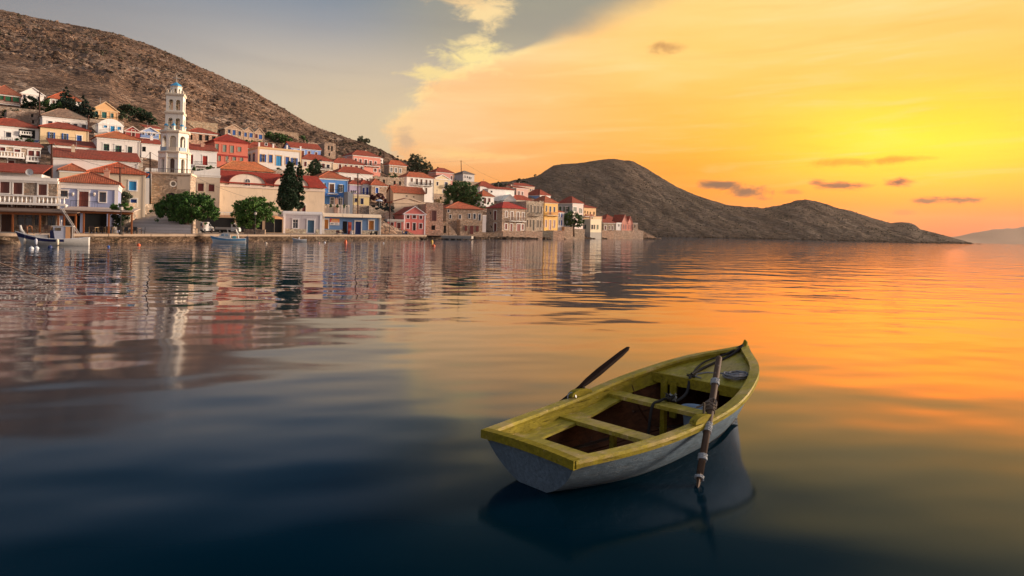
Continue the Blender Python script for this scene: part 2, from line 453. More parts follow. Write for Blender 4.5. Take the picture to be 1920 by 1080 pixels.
# reflectance by angle tuned by hand: strong at grazing, reflections painted darker and bluer when steep
fr = ramp(t, lw.outputs['Facing'], [(0.0, (.001, .003, .006)), (.50, (.003, .008, .016)), (.56, (.004, .007, .011)), (.62, (.020, .027, .038)), (.68, (.072, .086, .11)), (.74, (.17, .185, .215)), (.80, (.335, .33, .352)), (.87, (.56, .535, .535)), (.93, (.68, .655, .65)), (.975, (.76, .74, .74)), (1.0, (.90, .90, .92))])
df = nd(t, 'ShaderNodeBsdfDiffuse', Color=(.0002, .0095, .0185, 1))
gl = nd(t, 'ShaderNodeBsdfGlossy', Color=fr, Normal=bn.outputs[0], Roughness=dist.step(7, 34, .11, .03))
mx = nd(t, 'ShaderNodeAddShader')
t.links.new(df.outputs[0], mx.inputs[0]); t.links.new(gl.outputs[0], mx.inputs[1])
t.links.new(mx.outputs[0], t.nodes['Material Output'].inputs[0])
SEA = m
wb = MB()
R_ = 60000.0
wb.face([(-R_, -R_, 0), (R_, -R_, 0), (R_, R_, 0), (-R_, R_, 0)])
tag(wb.build('water', SEA), kind='structure')

# ------------------------------------------------------------------ shore and hillside
SHB = [(-900, 77), (880, 15.6), (940, 14.0), (985, 13.2), (1020, 12.4), (1060, 11.5), (1100, 10.1), (1150, 8.9), (1200, 8.0), (1240, 7.4), (1400, 7.0)]
def shore_b(px): return interp(SHB, px)            # rows below the horizon
def shore_Y(px): return CAM_H * FOC / shore_b(px)
YP = [(-900, 84), (-300, 90), (0, 94), (200, 99), (240, 112), (345, 120), (380, 138), (450, 146), (530, 153), (600, 158), (714, 168), (800, 206), (840, 226), (900, 238), (940, 244), (1020, 268), (1060, 284), (1110, 332), (1250, 425)]
RIDGE = [(-900, -190), (-500, -90), (-200, -28), (-60, 8), (0, 20), (59, 33), (100, 41), (158, 52), (218, 66), (277, 86), (336, 110), (396, 138), (455, 163), (515, 197), (574, 231), (633, 254),
         (673, 266), (713, 282), (744, 298), (790, 316), (840, 330), (880, 343), (920, 353), (960, 359), (1000, 366), (1050, 386), (1100, 402), (1150, 416), (1190, 426), (1213, 437), (1232, 446)]
RIDGE_Y = [(-900, 560), (300, 520), (700, 440), (900, 400), (1000, 400), (1100, 420), (1240, 460)]
def land_params(px):
    yp = max(interp(YP, px), shore_Y(px) + 1.5); yr = max(interp(RIDGE_Y, px), yp + 12)
    zr = CAM_H + (horizon(px) - interp(RIDGE, px)) / FOC * yr
    return yp, yr, zr
def land_z(px, Y):
    """smooth ground height at a place given by its bearing (px) and depth Y"""
    yp, yr, zr = land_params(px)
    z0 = .95 if px < 880 else max(.95 - (px - 880) / 60 * .9, .05)
    if Y <= yp: return z0
    if Y <= yr: return z0 + (zr - z0) * (Y - yp) / (yr - yp)
    return zr - (Y - yr) * .35 - (Y - yr) ** 2 * .002
def ground(px, py):
    """where the view through a pixel meets the smooth hillside: depth Y"""
    u, v = ray(px, py); lo, Y = 30.0, 30.0
    pxe = 960 + u * FOC * CR
    while Y < 700:
        if CAM_H + v * Y <= land_z(px, Y): break
        lo = Y; Y *= 1.01
    for _ in range(30):
        mid = (lo + Y) / 2
        if CAM_H + v * mid <= land_z(px, mid): Y = mid
        else: lo = mid
    return Y

def rockmat(c1, c2, c3, shrub, s=1.0, name='rocky_slope'):
    m, t, b = newmat(name)
    p = geopos(t)
    mp = nd(t, 'ShaderNodeMapping'); mp.inputs['Rotation'].default_value = (0, radians(24), radians(12)); mp.inputs['Scale'].default_value = (.55, .8, 2.6); t.links.new(p, mp.inputs[0])
    a = noise(t, mp.outputs[0], .16 * s, 8, .66, .5); f = noise(t, mp.outputs[0], .75 * s, 6, .62, .3); d = noise(t, p, .035 * s, 4, .55)
    vo = nd(t, 'ShaderNodeTexVoronoi'); vo.inputs['Scale'].default_value = .42 * s; vo.inputs['Randomness'].default_value = 1
    wp = nd(t, 'ShaderNodeVectorMath'); wp.operation = 'ADD'; t.links.new(mp.outputs[0], wp.inputs[0])
    t.links.new(comb(t, f * 2.2, f * 2.2, f * 2.2), wp.inputs[1]); t.links.new(wp.outputs[0], vo.inputs['Vector'])
    vd = X(t, vo.outputs['Distance'])
    vc = nd(t, 'ShaderNodeTexVoronoi'); vc.feature = 'DISTANCE_TO_EDGE'; vc.inputs['Scale'].default_value = .30 * s; t.links.new(wp.outputs[0], vc.inputs['Vector'])
    crk = X(t, vc.outputs['Distance']).step(.0, .16)
    ps = nd(t, 'ShaderNodeSeparateXYZ'); t.links.new(p, ps.inputs[0])
    T_ = X(t, ps.outputs[2]) + X(t, ps.outputs[0]) * .40 + d * 14.0
    sta = noise(t, comb(t, T_ * (.55 * s), X(t, ps.outputs[0]) * (.03 * s), X(t, ps.outputs[1]) * (.03 * s)), 1.0, 5, .6)
    sh = noise(t, p, .28 * s, 3, .6); sh2 = noise(t, p, 1.1 * s, 3, .6)
    col = mixc(t, a.step(.34, .66), c2, c1)
    col = mixc(t, f.step(.55, .75) * .8, col, c3)
    lg = noise(t, p, .011 * s, 4, .6, .6)
    col = mixc(t, d.step(.42, .68) * .65, col, tuple(q * .6 for q in c2))
    col = mixc(t, lg.step(.46, .64) * .5, col, (c1[0] * 1.12, c1[1] * .98, c1[2] * .86))
    col = mixc(t, lg.step(.46, .32) * .55, col, tuple(q * .55 + k * .35 for q, k in zip(c2, shrub)))
    col = mixc(t, vd.step(.45, .85) * .6, col, tuple(q * .35 for q in c2))
    col = mixc(t, sta.step(.54, .66) * .55, col, c3)
    col = mixc(t, sta.step(.46, .36) * .6, col, tuple(q * .5 for q in c2))
    col = mixc(t, (1.0 - crk) * f.step(.35, .6) * .75, col, tuple(q * .32 for q in c2))
    col = mixc(t, (sh.step(.56, .66) * sh2.step(.46, .56)) * .85, col, shrub)
    t.links.new(col, b.inputs['Base Color']); b.inputs['Roughness'].default_value = .95; b.inputs['Specular IOR Level'].default_value = .08
    bump(t, b, sta * 1.2 + f * 1.4 + a * 1.0 - vd * .6 + crk * .5, .95, 1.2 / s ** .5)
    return m
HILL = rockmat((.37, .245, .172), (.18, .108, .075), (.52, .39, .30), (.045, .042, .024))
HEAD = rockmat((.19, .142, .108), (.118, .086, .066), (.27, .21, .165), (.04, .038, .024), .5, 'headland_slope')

def fbm(x, y, z, H_=.9, oct_=5):
    return mnoise.fractal(Vector((x, y, z)), H_, 2.1, oct_)
def polar_mesh(name, cols, rows, zfun, mat):
    vs, fs = [], []
    for px in cols:
        u, _ = (px - 960) / FOC, 0
        for Y in rows(px): vs.append((u * Y, Y, zfun(px, Y)))
    n = len(rows(cols[0]))
    for i in range(len(cols) - 1):
        for j in range(n - 1):
            a = i * n + j; fs.append((a, a + n, a + n + 1, a + 1))
    me = bpy.data.meshes.new(name); me.from_pydata(vs, [], fs); me.materials.append(mat)
    me.polygons.foreach_set('use_smooth', [True] * len(fs))
    o = bpy.data.objects.new(name, me); link(o); tag(o, kind='structure'); return o
cols = [-900 + 12 * i for i in range(70)] + [-60 + 2.5 * i for i in range(521)]
def rows_l(px):
    yp, yr, zr = land_params(px); ys = shore_Y(px)
    r = [ys + .6 + (yp - ys - .6) * k / 6 for k in range(7)]
    n = 150
    for k in range(1, n + 1): r.append(yp + (yr - yp) * (k / n) ** 1.15)
    r += [yr + q for q in (3, 8, 16, 30, 60, 110)]
    return r
def zl(px, Y):
    yp, yr, zr = land_params(px); z = land_z(px, Y)
    if Y < yp: return z
    x = (px - 960) / FOC * Y
    k = (Y - yp) / (yr - yp)
    town = interp([(-100, .42), (0, .44), (100, .42), (200, .40), (300, .38), (400, .36), (500, .42), (600, .52), (700, .75), (760, .95), (820, 1.2)], px)
    amp = min(1, max(0, (k - town * .75) / .12)) if town < 1.1 else 0
    amp = max(amp, .12)
    # tilted limestone ledges
    q = z * 1.0 + x * .42 + fbm(x * .02, Y * .02, 3.3) * 5
    led = (q / 5.2) % 1.0; led = led * led * (3 - 2 * led)
    n = fbm(x * .045, Y * .045, z * .05) * 1.7 + fbm(x * .19, Y * .19, z * .19 + 9) * .75 + (led - .5) * 1.3 + abs(mnoise.noise(Vector((x * .4, Y * .4, z * .4)))) * .9
    if Y > yr: amp *= .6
    return z + n * amp * min(1.0, 3.5 * (1 - k) + .30 if k < 1 else .3) * 1.0
polar_mesh('rocky_hillside', cols, rows_l, zl, HILL)

HR = [(780, 440), (850, 372), (895, 347), (935, 342), (980, 335), (1005, 330), (1020, 319), (1035, 310), (1060, 307), (1100, 302), (1150, 298), (1185, 303), (1205, 313), (1240, 335), (1280, 355),
      (1320, 372), (1360, 383), (1400, 388), (1430, 389), (1460, 385), (1490, 376), (1510, 375), (1535, 378), (1560, 386), (1600, 397), (1640, 410), (1670, 418), (1690, 416.5), (1705, 417), (1715, 421),
      (1725, 430), (1745, 435), (1780, 444), (1810, 452), (1826, 457.5)]
HS = 1230.0
def hz(px, Y):
    h = max(0.0, (horizon(px) - interp(HR, px)))
    yr = HS + 45 + h * 2.6; zr = CAM_H + h / FOC * yr
    if px > 1818: zr = .6 - (px - 1818) * .35
    k = (Y - HS) / (yr - HS)
    z = (zr + 1.5) * (k ** .82 if k > 0 else k) - 1.5 if k <= 1 else zr - (Y - yr) * .55
    x = (px - 960) / FOC * Y
    n = fbm(x * .02, Y * .02, 1) * 2.4 + fbm(x * .075, Y * .075, 5) * 1.2 + abs(mnoise.noise(Vector((x * .16, Y * .16, 2)))) * 1.3
    n -= max(0.0, 1 - abs(mnoise.noise(Vector((x * .014 + Y * .004, Y * .002, 7)))) * 5) ** 2 * 2.2
    sc = min(1.0, h / 60 + .12)
    a = (.45 + .55 * min(1, k * 4)) if k < .8 else (.6 if k <= 1 else .3)
    return z + n * sc * a + (1.6 + fbm(x * .12, Y * .12, 8) * 1.3 if 0 < k < .12 else 0)
def rows_h(px):
    h = max(0.0, (horizon(px) - interp(HR, px))); yr = HS + 45 + h * 2.6
    return [HS + (yr - HS) * (k / 70) for k in range(71)] + [yr + q for q in (4, 14, 40, 90, 200)]
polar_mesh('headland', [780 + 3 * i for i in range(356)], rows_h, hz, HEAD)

# far mountains across the strait
FAR_R = [(1690, 459), (1740, 449), (1790, 444), (1830, 437), (1858, 431), (1885, 426.5), (1905, 426), (1940, 424), (2000, 430), (2080, 418), (2180, 426), (2300, 440), (2420, 452), (2500, 466)]
m, t, b = newmat('far_mountain_rock')
t.links.new(mixc(t, noise(t, geopos(t), .004, 5, .6), (.24, .13, .095), (.34, .20, .14)), b.inputs['Base Color']); b.inputs['Roughness'].default_value = 1
def mz(px, Y):
    zr = CAM_H + (horizon(px) - interp(FAR_R, px)) / FOC * 6600
    x = (px - 960) / FOC * Y
    k = (Y - 6000) / 600
    return (zr + 8) * min(k, 2 - k) - 8 + fbm(x * .004, Y * .004, 2) * 16 * max(0, min(k, 2 - k))
polar_mesh('far_mountain', [1690 + 9 * i for i in range(91)], lambda px: [6000 + 60 * k for k in range(21)], mz, m)
# ------------------------------------------------------------------ house builder
W = (.83, .80, .76); CREAM = (.70, .55, .37); BEIGE = (.58, .46, .34); TERRA = (.31, .066, .042); TERRA2 = (.40, .105, .055); BROWNT = (.25, .16, .12)
STONE = (.44, .33, .24); STONE2 = (.36, .28, .21); MAROON = (.14, .022, .020); BROWN = (.13, .055, .035); BLUE = (.02, .10, .36); SKYB = (.03, .28, .58); DKB = (.012, .018, .07)
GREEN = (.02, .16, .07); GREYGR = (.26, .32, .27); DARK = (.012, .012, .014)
def wallmat(c):
    return c if isinstance(c, bpy.types.Material) else paint(c)

class House:
    def __init__(s, name, label, x0, x1, yb, yt, wall=W, roof=('hip', None, TERRA), yaw=41, Y=None, xl=None, d=7.0, wins=(), swins=(), trim=W, cornice=True,
                 foot=3.0, cat='house', group='houses of the hillside village', pil=False, side=None, corh=.35, zb=None):
        s.c, s.s = cos(radians(yaw)), sin(radians(yaw))
        s.Y0 = Y or ground(x0, yb)
        s.P0 = at(x0, yb, s.Y0)
        if zb is not None: s.P0.z = zb
        s.pxm = s.Y0 / FOC
        s.root = empty(name, s.P0, radians(yaw), label, cat, group); s.root['kind'] = 'thing'
        s.w = s.fr(x1, yb)[0]; s.h = s.fr(x0, yt)[1]
        s.d = s.sd(xl, yb)[0] if xl is not None else d
        s.trim = trim; s.foot = foot; s.x0, s.x1 = x0, x1
        s.wallm = wallmat(wall)
        F = [s.rect(q, s.fr) + tuple(q[4:]) for q in wins]; S_ = [s.rect(q, s.sd) + tuple(q[4:]) for q in swins]
        mb = MB()
        top = s.h
        kind = roof[0]
        s.grid(mb, s.w, top, F, lambda a, z, o: (a, -o, z))
        sb = mb if side is None else MB()
        s.grid(sb, s.d, top, S_, lambda a, z, o: (-o, a, z))
        f = -foot
        mb.face([(s.w, 0, f), (s.w, s.d, f), (s.w, s.d, top), (s.w, 0, top)])
        mb.face([(s.w, s.d, f), (0, s.d, f), (0, s.d, top), (s.w, s.d, top)])
        mb.face([(0, 0, top), (s.w, 0, top), (s.w, s.d, top), (0, s.d, top)])
        rise = None
        if len(roof) > 1 and roof[1] is not None:
            xm = (x0 + x1) / 2
            if kind in ('gable', 'arch'): rise = s.fr(xm, roof[1])[1] - top
            else:
                cpt = s.P0 + Vector((s.c * s.w / 2 - s.s * s.d / 2, s.s * s.w / 2 + s.c * s.d / 2, 0))
                pxc = 960 + cpt.x / cpt.y * FOC
                rise = CAM_H + ray(pxc, roof[1])[1] * cpt.y - s.P0.z - top
            rise = max(rise, .25)
        if kind == 'gable':
            mb.face([(0, .0, top), (s.w, .0, top), (s.w / 2, .0, top + rise)])
            mb.face([(s.w, s.d, top), (0, s.d, top), (s.w / 2, s.d, top + rise)])
        if kind == 'arch':
            n = 10; pts = [(s.w * (1 - k / n), top + rise * sin(pi * k / n) ** .8) for k in range(n + 1)]
            pts = [(0, top)] + [(s.w, top)] + pts[1:-1]
            mb.prism(pts, .0, .35)
        mb.build('wall', s.wallm, s.root)
        if side is not None: sb.build('side_wall', wallmat(side), s.root)
        for q in F: s.window(q, lambda a, z, o: (a, -o, z))
        for q in S_: s.window(q, lambda a, z, o: (-o, a, z))
        s.extras(kind, rise)
        s.roof(kind, rise, roof[2] if len(roof) > 2 else TERRA)
        if cornice:
            cb = MB(); ch = min(corh, s.h * .12)
            cb.box(-.09, -.09, top - ch, s.w + .09, s.d + .05, top - .012)
            cb.box(-.16, -.16, top - ch * .38, s.w + .16, s.d + .08, top - .006)
            cb.build('cornice', paint(trim), s.root)
        if pil:
            pw = min(.5, s.w * .06)
            for a in (-.05, s.w - pw + .05):
                pb = MB(); pb.box(a, -.07, -foot, a + pw, .02, top - .02); pb.build('pilaster', paint(trim), s.root)
    def fr(s, px, py):
        u, v = ray(px, py); P0 = s.P0
        t = (P0.x * s.s - P0.y * s.c) / (u * s.s - s.c)
        return (u * t - P0.x) * s.c + (t - P0.y) * s.s, CAM_H + v * t - P0.z
    def sd(s, px, py):
        u, v = ray(px, py); P0 = s.P0
        t = (P0.x * s.c + P0.y * s.s) / (u * s.c + s.s)
        return -(u * t - P0.x) * s.s + (t - P0.y) * s.c, CAM_H + v * t - P0.z
    def rect(s, q, f):
        xa, ya, xb, yb = q[:4]; xm, ym = (xa + xb) / 2, (ya + yb) / 2
        a, b = f(xa, ym)[0], f(xb, ym)[0]; z0, z1 = f(xm, yb)[1], f(xm, ya)[1]
        return (min(a, b), max(a, b), z0, z1)
    def grid(s, mb, w, top, wins, M):
        xs = sorted({0.0, w} | {round(min(max(k, 0.0), w), 4) for q in wins for k in q[:2]})
        zs = sorted({-s.foot, top} | {round(min(max(k, -s.foot), top), 4) for q in wins for k in q[2:4]})
        for a, b in zip(xs, xs[1:]):
            if b - a < 1e-5: continue
            for c, e in zip(zs, zs[1:]):
                if e - c < 1e-5: continue
                ma, mz_ = (a + b) / 2, (c + e) / 2
                if any(q[0] < ma < q[1] and q[2] < mz_ < q[3] for q in wins): continue
                mb.face([M(a, c, 0), M(b, c, 0), M(b, e, 0), M(a, e, 0)])
    def window(s, q, M):
        a, b, z0, z1 = q[:4]; kind = q[4] if len(q) > 4 else 'g'; col = q[5] if len(q) > 5 else BROWN; fc = q[6] if len(q) > 6 else s.trim
        door = kind == 'd'
        w, h = b - a, z1 - z0; px = w / s.pxm
        fw = max(min(.2, w * .16), .07)
        def bx(mb, a0, c0, o0, a1, c1, o1, mi=0):
            p = [M(a0, c0, o0), M(a1, c0, o0), M(a1, c0, o1), M(a0, c0, o1), M(a0, c1, o0), M(a1, c1, o0), M(a1, c1, o1), M(a0, c1, o1)]
            k = len(mb.v); mb.v += p
            for f in ((3, 2, 1, 0), (4, 5, 6, 7), (0, 1, 5, 4), (1, 2, 6, 5), (2, 3, 7, 6), (3, 0, 4, 7)):
                mb.f.append(tuple(k + i for i in f)); mb.mi.append(mi)
        fm = MB(); O1 = .06
        if kind == 'x':
            fw = .05; O1 = .012
        lo = z0 if door else z0 - fw * .9
        bx(fm, a - fw, lo, -.22, a, z1 + fw, O1); bx(fm, b, lo, -.22, b + fw, z1 + fw, O1); bx(fm, a, z1, -.22, b, z1 + fw, O1)
        if not door: bx(fm, a, z0 - fw * .9, -.22, b, z0, O1 + (.04 if kind != 'x' else 0))
        if px > 8 and kind != 'x': bx(fm, a - fw * 1.3, z1 + fw, -.02, b + fw * 1.3, z1 + fw * 1.5, O1 + .07)
        win = fm.build('door' if door else 'window', paint(fc) if fc is not None and kind != 'x' else s.wallm, s.root)
        pm = MB(); pm.face([M(a, z0, -.2), M(b, z0, -.2), M(b, z1, -.2), M(a, z1, -.2)])
        if kind == 'x':
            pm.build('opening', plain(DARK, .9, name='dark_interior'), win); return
        if kind in ('s', 'd'):
            n = 2 if w > .65 else 1; wp = w / n
            for k in range(n):
                sm = MB(); x0 = a + k * wp + .012; x1 = a + (k + 1) * wp - .012
                bx(sm, x0, z0 + .01, -.14, x1, z1 - .01, -.09)
                r = min(.09, wp * .18)
                bx(sm, x0, z0 + .01, -.09, x0 + r, z1 - .01, -.06); bx(sm, x1 - r, z0 + .01, -.09, x1, z1 - .01, -.06)
                ns = 3 if door else max(4, min(9, int(h / .22)))
                for j in range(ns):
                    zz = z0 + .03 + (h - .06) * j / ns
                    bx(sm, x0 + r, zz, -.09, x1 - r, zz + (h / ns) * (.22 if door else .55), -.068)
                sm.build('door_leaf' if door else 'shutter', plain(col, .5, name='painted_shutter'), win)
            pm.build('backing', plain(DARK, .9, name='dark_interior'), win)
        else:
            pm.build('pane', glassy(), win)
            cm = MB(); r = max(.045, w * .06)
            bx(cm, a, z0, -.19, a + r, z1, -.13); bx(cm, b - r, z0, -.19, b, z1, -.13); bx(cm, (a + b) / 2 - r / 2, z0, -.19, (a + b) / 2 + r / 2, z1, -.14)
            bx(cm, a + r, z1 - r, -.19, b - r, z1, -.135); bx(cm, a + r, z0 + h * .62, -.19, b - r, z0 + h * .62 + r, -.145)
            cm.build('casement', plain(col if kind == 'g' else W, .5, name='painted_shutter'), win)
            if kind == 'o':
                for (x0, x1) in ((a - w * .5 - .01, a - .02), (b + .02, b + w * .5 + .01)):
                    sm = MB(); bx(sm, x0, z0, .065, x1, z1, .11)
                    ns = max(4, min(9, int(h / .22)))
                    for j in range(ns):
                        zz = z0 + .04 + (h - .08) * j / ns; bx(sm, x0 + .06, zz, .11, x1 - .06, zz + (h / ns) * .5, .13)
                    sm.build('shutter', plain(col, .5, name='painted_shutter'), win)
    def extras(s, kind, rise):
        """chimney, rain pipe, aerial: what makes each house its own"""
        rnd = random.Random(int(s.x0 * 7 + s.x1)); s.ch = None
        if s.w < 3 or s.h < 1.5: return
        if kind in ('hip', 'shed', 'ridge', 'flat') and rnd.random() < .55:
            cx, cy = s.w * rnd.uniform(.2, .8), s.d * rnd.uniform(.55, .8); k = rnd.uniform(.28, .4); z1 = s.h + (rise or 1.2) * .75 + rnd.uniform(.5, .9)
            mb = MB(); mb.box(cx - k, cy - k, s.h, cx + k, cy + k, z1); mb.box(cx - k - .08, cy - k - .08, z1 + .002, cx + k + .08, cy + k + .08, z1 + .12); mb.box(cx - .12, cy - .12, z1 + .122, cx + .12, cy + .12, z1 + .4)
            mb.build('chimney', paint(rnd.choice((W, BEIGE, (.5, .3, .22)))), s.root)
        if kind in ('hip', 'flat', 'shed', 'gable') and rnd.random() < .6:
            x = rnd.choice((.12, s.w - .12)); mb = MB(); r = max(.045, s.pxm * .3)
            mb.bar((x, -.1, -1), (x, -.1, s.h - .1), r, n=6); mb.build('rain_pipe', plain((.42, .38, .34), .5, name='pipe_paint'), s.root)
        if rnd.random() < .35 and kind != 'ruin':
            x, y = s.w * rnd.uniform(.2, .8), s.d * rnd.uniform(.5, .8); r = max(.025, s.pxm * .22); z0 = s.h; z1 = s.h + (rise or .4) + rnd.uniform(1.2, 2.0)
            mb = MB(); mb.bar((x, y, z0), (x, y, z1), r, n=5)
            for j in range(3): mb.bar((x - .45 + .1 * j, y, z1 - .15 - .2 * j), (x + .45 - .1 * j, y, z1 - .15 - .2 * j), r * .7, n=4)
            mb.build('aerial', plain((.16, .15, .15), .5, .5, name='aerial_metal'), s.root)
    def roof(s, kind, rise, col):
        w, d, t = s.w, s.d, s.h; o = min(.4, .06 * w + .1); e = .13
        mb = MB(); m = tiles(col) if col is not None else None
        if kind == 'hip':
            if rise is None: rise = min(w, d) * .24
            k = min(w, d) / 2 * .98
            r0, r1 = ((k, d / 2), (w - k, d / 2)) if w >= d else ((w / 2, k), (w / 2, d - k))
            E = [(-o, -o), (w + o, -o), (w + o, d + o), (-o, d + o)]
            z = t + e
            B = [(p[0], p[1], t + .004) for p in E]; T = [(p[0], p[1], z) for p in E]
            R = [(r0[0], r0[1], z + rise), (r1[0], r1[1], z + rise)]
            mb.face(B[::-1])
            for i in range(4): j = (i + 1) % 4; mb.face([B[i], B[j], T[j], T[i]])
            if w >= d:
                mb.face([T[0], T[1], R[1], R[0]]); mb.face([T[1], T[2], R[1]]); mb.face([T[2], T[3], R[0], R[1]]); mb.face([T[3], T[0], R[0]])
            else:
                mb.face([T[0], T[1], R[0]]); mb.face([T[1], T[2], R[1], R[0]]); mb.face([T[2], T[3], R[1]]); mb.face([T[3], T[0], R[0], R[1]])
            r = mb.build('roof', m, s.root)
            cm = MB(); cm.tube([R[0], R[1]] if w >= d else [R[0], R[1]], .11, 5)
            for (i, q) in (((0, 0), (1, 1), (2, 1), (3, 0)) if w >= d else ((0, 0), (1, 0), (2, 1), (3, 1))): cm.tube([T[i], R[q]], .1, 5)
            cm.build('ridge_cap', tiles(tuple(min(1, q * 1.25) for q in col)), r)
        elif kind == 'gable':
            z = t + e
            P = [(-o, t - o * rise / (w / 2)), (w / 2, t + rise), (w + o, t - o * rise / (w / 2))]
            mb.prism([(P[0][0], P[0][1]), (P[1][0], P[1][1] + .01), (P[2][0], P[2][1]), (P[2][0], P[2][1] + .2), (P[1][0], P[1][1] + .22), (P[0][0], P[0][1] + .2)], .12, d + o)
            r = mb.build('roof', m, s.root)
            tm = MB(); k = max(.22, .03 * w)
            for sg in (0, 1):
                a0, a1 = (-o, w / 2) if not sg else (w + o, w / 2)
                z0, z1 = P[0][1] + .22, P[1][1] + .24
                tm.prism([(a0, z0), (a1, z1), (a1, z1 - k), (a0, z0 - k)], -.2, .115)
            tm.box(-.12, -.17, t - k * .8, w + .12, .02, t + .02)
            tm.build('pediment_moulding', paint(s.trim), s.root)
        elif kind == 'ridge':
            z = t + .02
            sl = [(-o, t - .02), (d / 2, t + rise), (d + o, t - .02), (d + o, t + .14), (d / 2, t + rise + .17), (-o, t + .14)]
            n = len(sl); b0 = len(mb.v)
            mb.v += [(-o, p[0], p[1]) for p in sl] + [(w + o, p[0], p[1]) for p in sl]
            mb.f.append(tuple(range(n))); mb.f.append(tuple(range(n, 2 * n))[::-1]); mb.mi += [0, 0]
            for i in range(n): j = (i + 1) % n; mb.f.append((i, j, n + j, n + i)); mb.mi.append(0)
            mb.build('roof', m, s.root)
            gm = MB()
            for a in (.0, w - .2):
                gm.v += [(a, 0, t), (a, d, t), (a, d / 2, t + rise), (a + .2, 0, t), (a + .2, d, t), (a + .2, d / 2, t + rise)]
                k = len(gm.v) - 6
                gm.f += [(k, k + 1, k + 2), (k + 3, k + 5, k + 4), (k, k + 2, k + 5, k + 3), (k + 1, k + 4, k + 5, k + 2)]; gm.mi += [0] * 4
            gm.build('gable_wall', s.wallm, s.root)
        elif kind == 'shed':
            mb.v += [(-o, -o, t), (w + o, -o, t), (w + o, d, t + rise), (-o, d, t + rise), (-o, -o, t + .15), (w + o, -o, t + .15), (w + o, d, t + rise + .15), (-o, d, t + rise + .15)]
            for q in ((3, 2, 1, 0), (4, 5, 6, 7), (0, 1, 5, 4), (1, 2, 6, 5), (2, 3, 7, 6), (3, 0, 4, 7)): mb.f.append(q); mb.mi.append(0)
            mb.build('roof', m, s.root)
        elif kind == 'flat':
            p = MB(); h = .35; q = .22
            p.box(-.03, -.03, t + .002, w + .03, q, t + h); p.box(-.03, q, t + .002, q - .03, d, t + h); p.box(w - q + .03, q, t + .002, w + .03, d, t + h); p.box(q, d - q, t + .002, w - q, d, t + h)
            p.build('parapet', paint(s.trim) if s.trim is not None else s.wallm, s.root)
        elif kind == 'ruin':
            p = MB(); rnd = random.Random(int(s.x0)); a = 0
            while a < w - .3:
                k = min(rnd.uniform(.5, 1.3), w - a); p.box(a, -.02, t - .05, a + k - .03, .45, t + rnd.uniform(.0, .5)); a += k
            p.build('broken_wall_top', s.wallm, s.root)
    def balcony(s, xa, xb, ytop, yslab, kind='iron', out=1.0, col=None):
        a0, z1 = s.fr(xa, ytop); a1 = s.fr(xb, (ytop + yslab) / 2)[0]; zs = s.fr((xa + xb) / 2, yslab)[1]; z1 = s.fr((xa + xb) / 2, ytop)[1]
        a0, a1 = min(a0, a1), max(a0, a1)
        mb = MB(); mb.box(a0, -out, zs - .18, a1, -.005, zs)
        for k in range(max(2, int((a1 - a0) / 1.6))):
            x = a0 + .1 + (a1 - a0 - .35) * k / max(1, int((a1 - a0) / 1.6) - 1) if int((a1 - a0) / 1.6) > 1 else a0 + .1 + k * (a1 - a0 - .35)
            mb.box(x, -out * .7, zs - .42, x + .15, -.005, zs - .18)
        sl_ = mb.build('balcony', paint(s.trim if s.trim is not None else BEIGE), s.root)
        r = MB(); H = z1 - zs
        if kind == 'iron':
            m = plain(col or (.02, .02, .024), .5, .6, name='wrought_iron'); q = max(.022, s.pxm * .28)
            r.box(a0, -out, z1 - 2 * q, a1, -out + 2 * q, z1); r.box(a0, -out + 2 * q, z1 - 2 * q, a0 + 2 * q, -.01, z1); r.box(a1 - 2 * q, -out + 2 * q, z1 - 2 * q, a1, -.01, z1)
            r.box(a0 + .01, -out + .01, zs + H * .12, a1 - .01, -out + .01 + q, zs + H * .12 + q)
            n = max(4, int((a1 - a0) / .28))
            for k in range(n + 1):
                x = a0 + (a1 - a0 - q) * k / n; r.box(x, -out + .004, zs, x + q, -out + .004 + q, z1 - 2 * q)
        else:
            m = paint(col or W)
            r.box(a0, -out, z1 - H * .14, a1, -out + .26, z1); r.box(a0, -out + .01, zs, a1, -out + .24, zs + H * .1)
            n = max(4, int((a1 - a0) / .42))
            for k in range(n):
                x = a0 + (a1 - a0) * (k + .5) / n; wv = (a1 - a0) / n
                if k % 9 == 0: r.box(x - wv * .4, -out + .005, zs + H * .1, x + wv * .4, -out + .25, z1 - H * .14)
                else: r.lathe([(wv * .16, zs + H * .1), (wv * .30, zs + H * .32), (wv * .13, zs + H * .7), (wv * .22, z1 - H * .14)], 6, x, -out + .125)
        r.build('railing', m, sl_)
        return sl_
    def local(s, px, py): return s.fr(px, py)
# ------------------------------------------------------------------ the upper village, row by row
H_ = House
def wins(kind, col, *rects, fc=None):
    return [(*r, kind, col) if fc is None else (*r, kind, col, fc) for r in rects]
h = H_('terrace_house', 'cream house with three tall green windows under a low red roof, highest at the left', -18, 38, 200, 174, (.72, .52, .42), ('hip', 161, (.34, .10, .06)), wins=wins('s', GREEN, (0, 176, 7, 187), (10, 177, 21, 189.5), (24, 179, 36, 191), fc=(.20, .05, .04)))
h.balcony(-10, 37, 191, 196)
H_('neoclassical_house', 'white house with grey triangular pediment below the rocky slope', 40, 82, 196, 174, W, ('gable', 165, (.22, .19, .17)), xl=26, wins=wins('g', DKB, (43, 177, 48.5, 185), (56, 180, 62, 186.5), (70, 181, 75, 188.5)))
H_('low_house', 'low white house with red roof tucked behind the tall pines', 92, 153, 199, 184, W, ('hip', 173, (.42, .10, .05)), wins=wins('s', BROWN, (98, 188, 103, 194), (137, 191, 142, 197)))
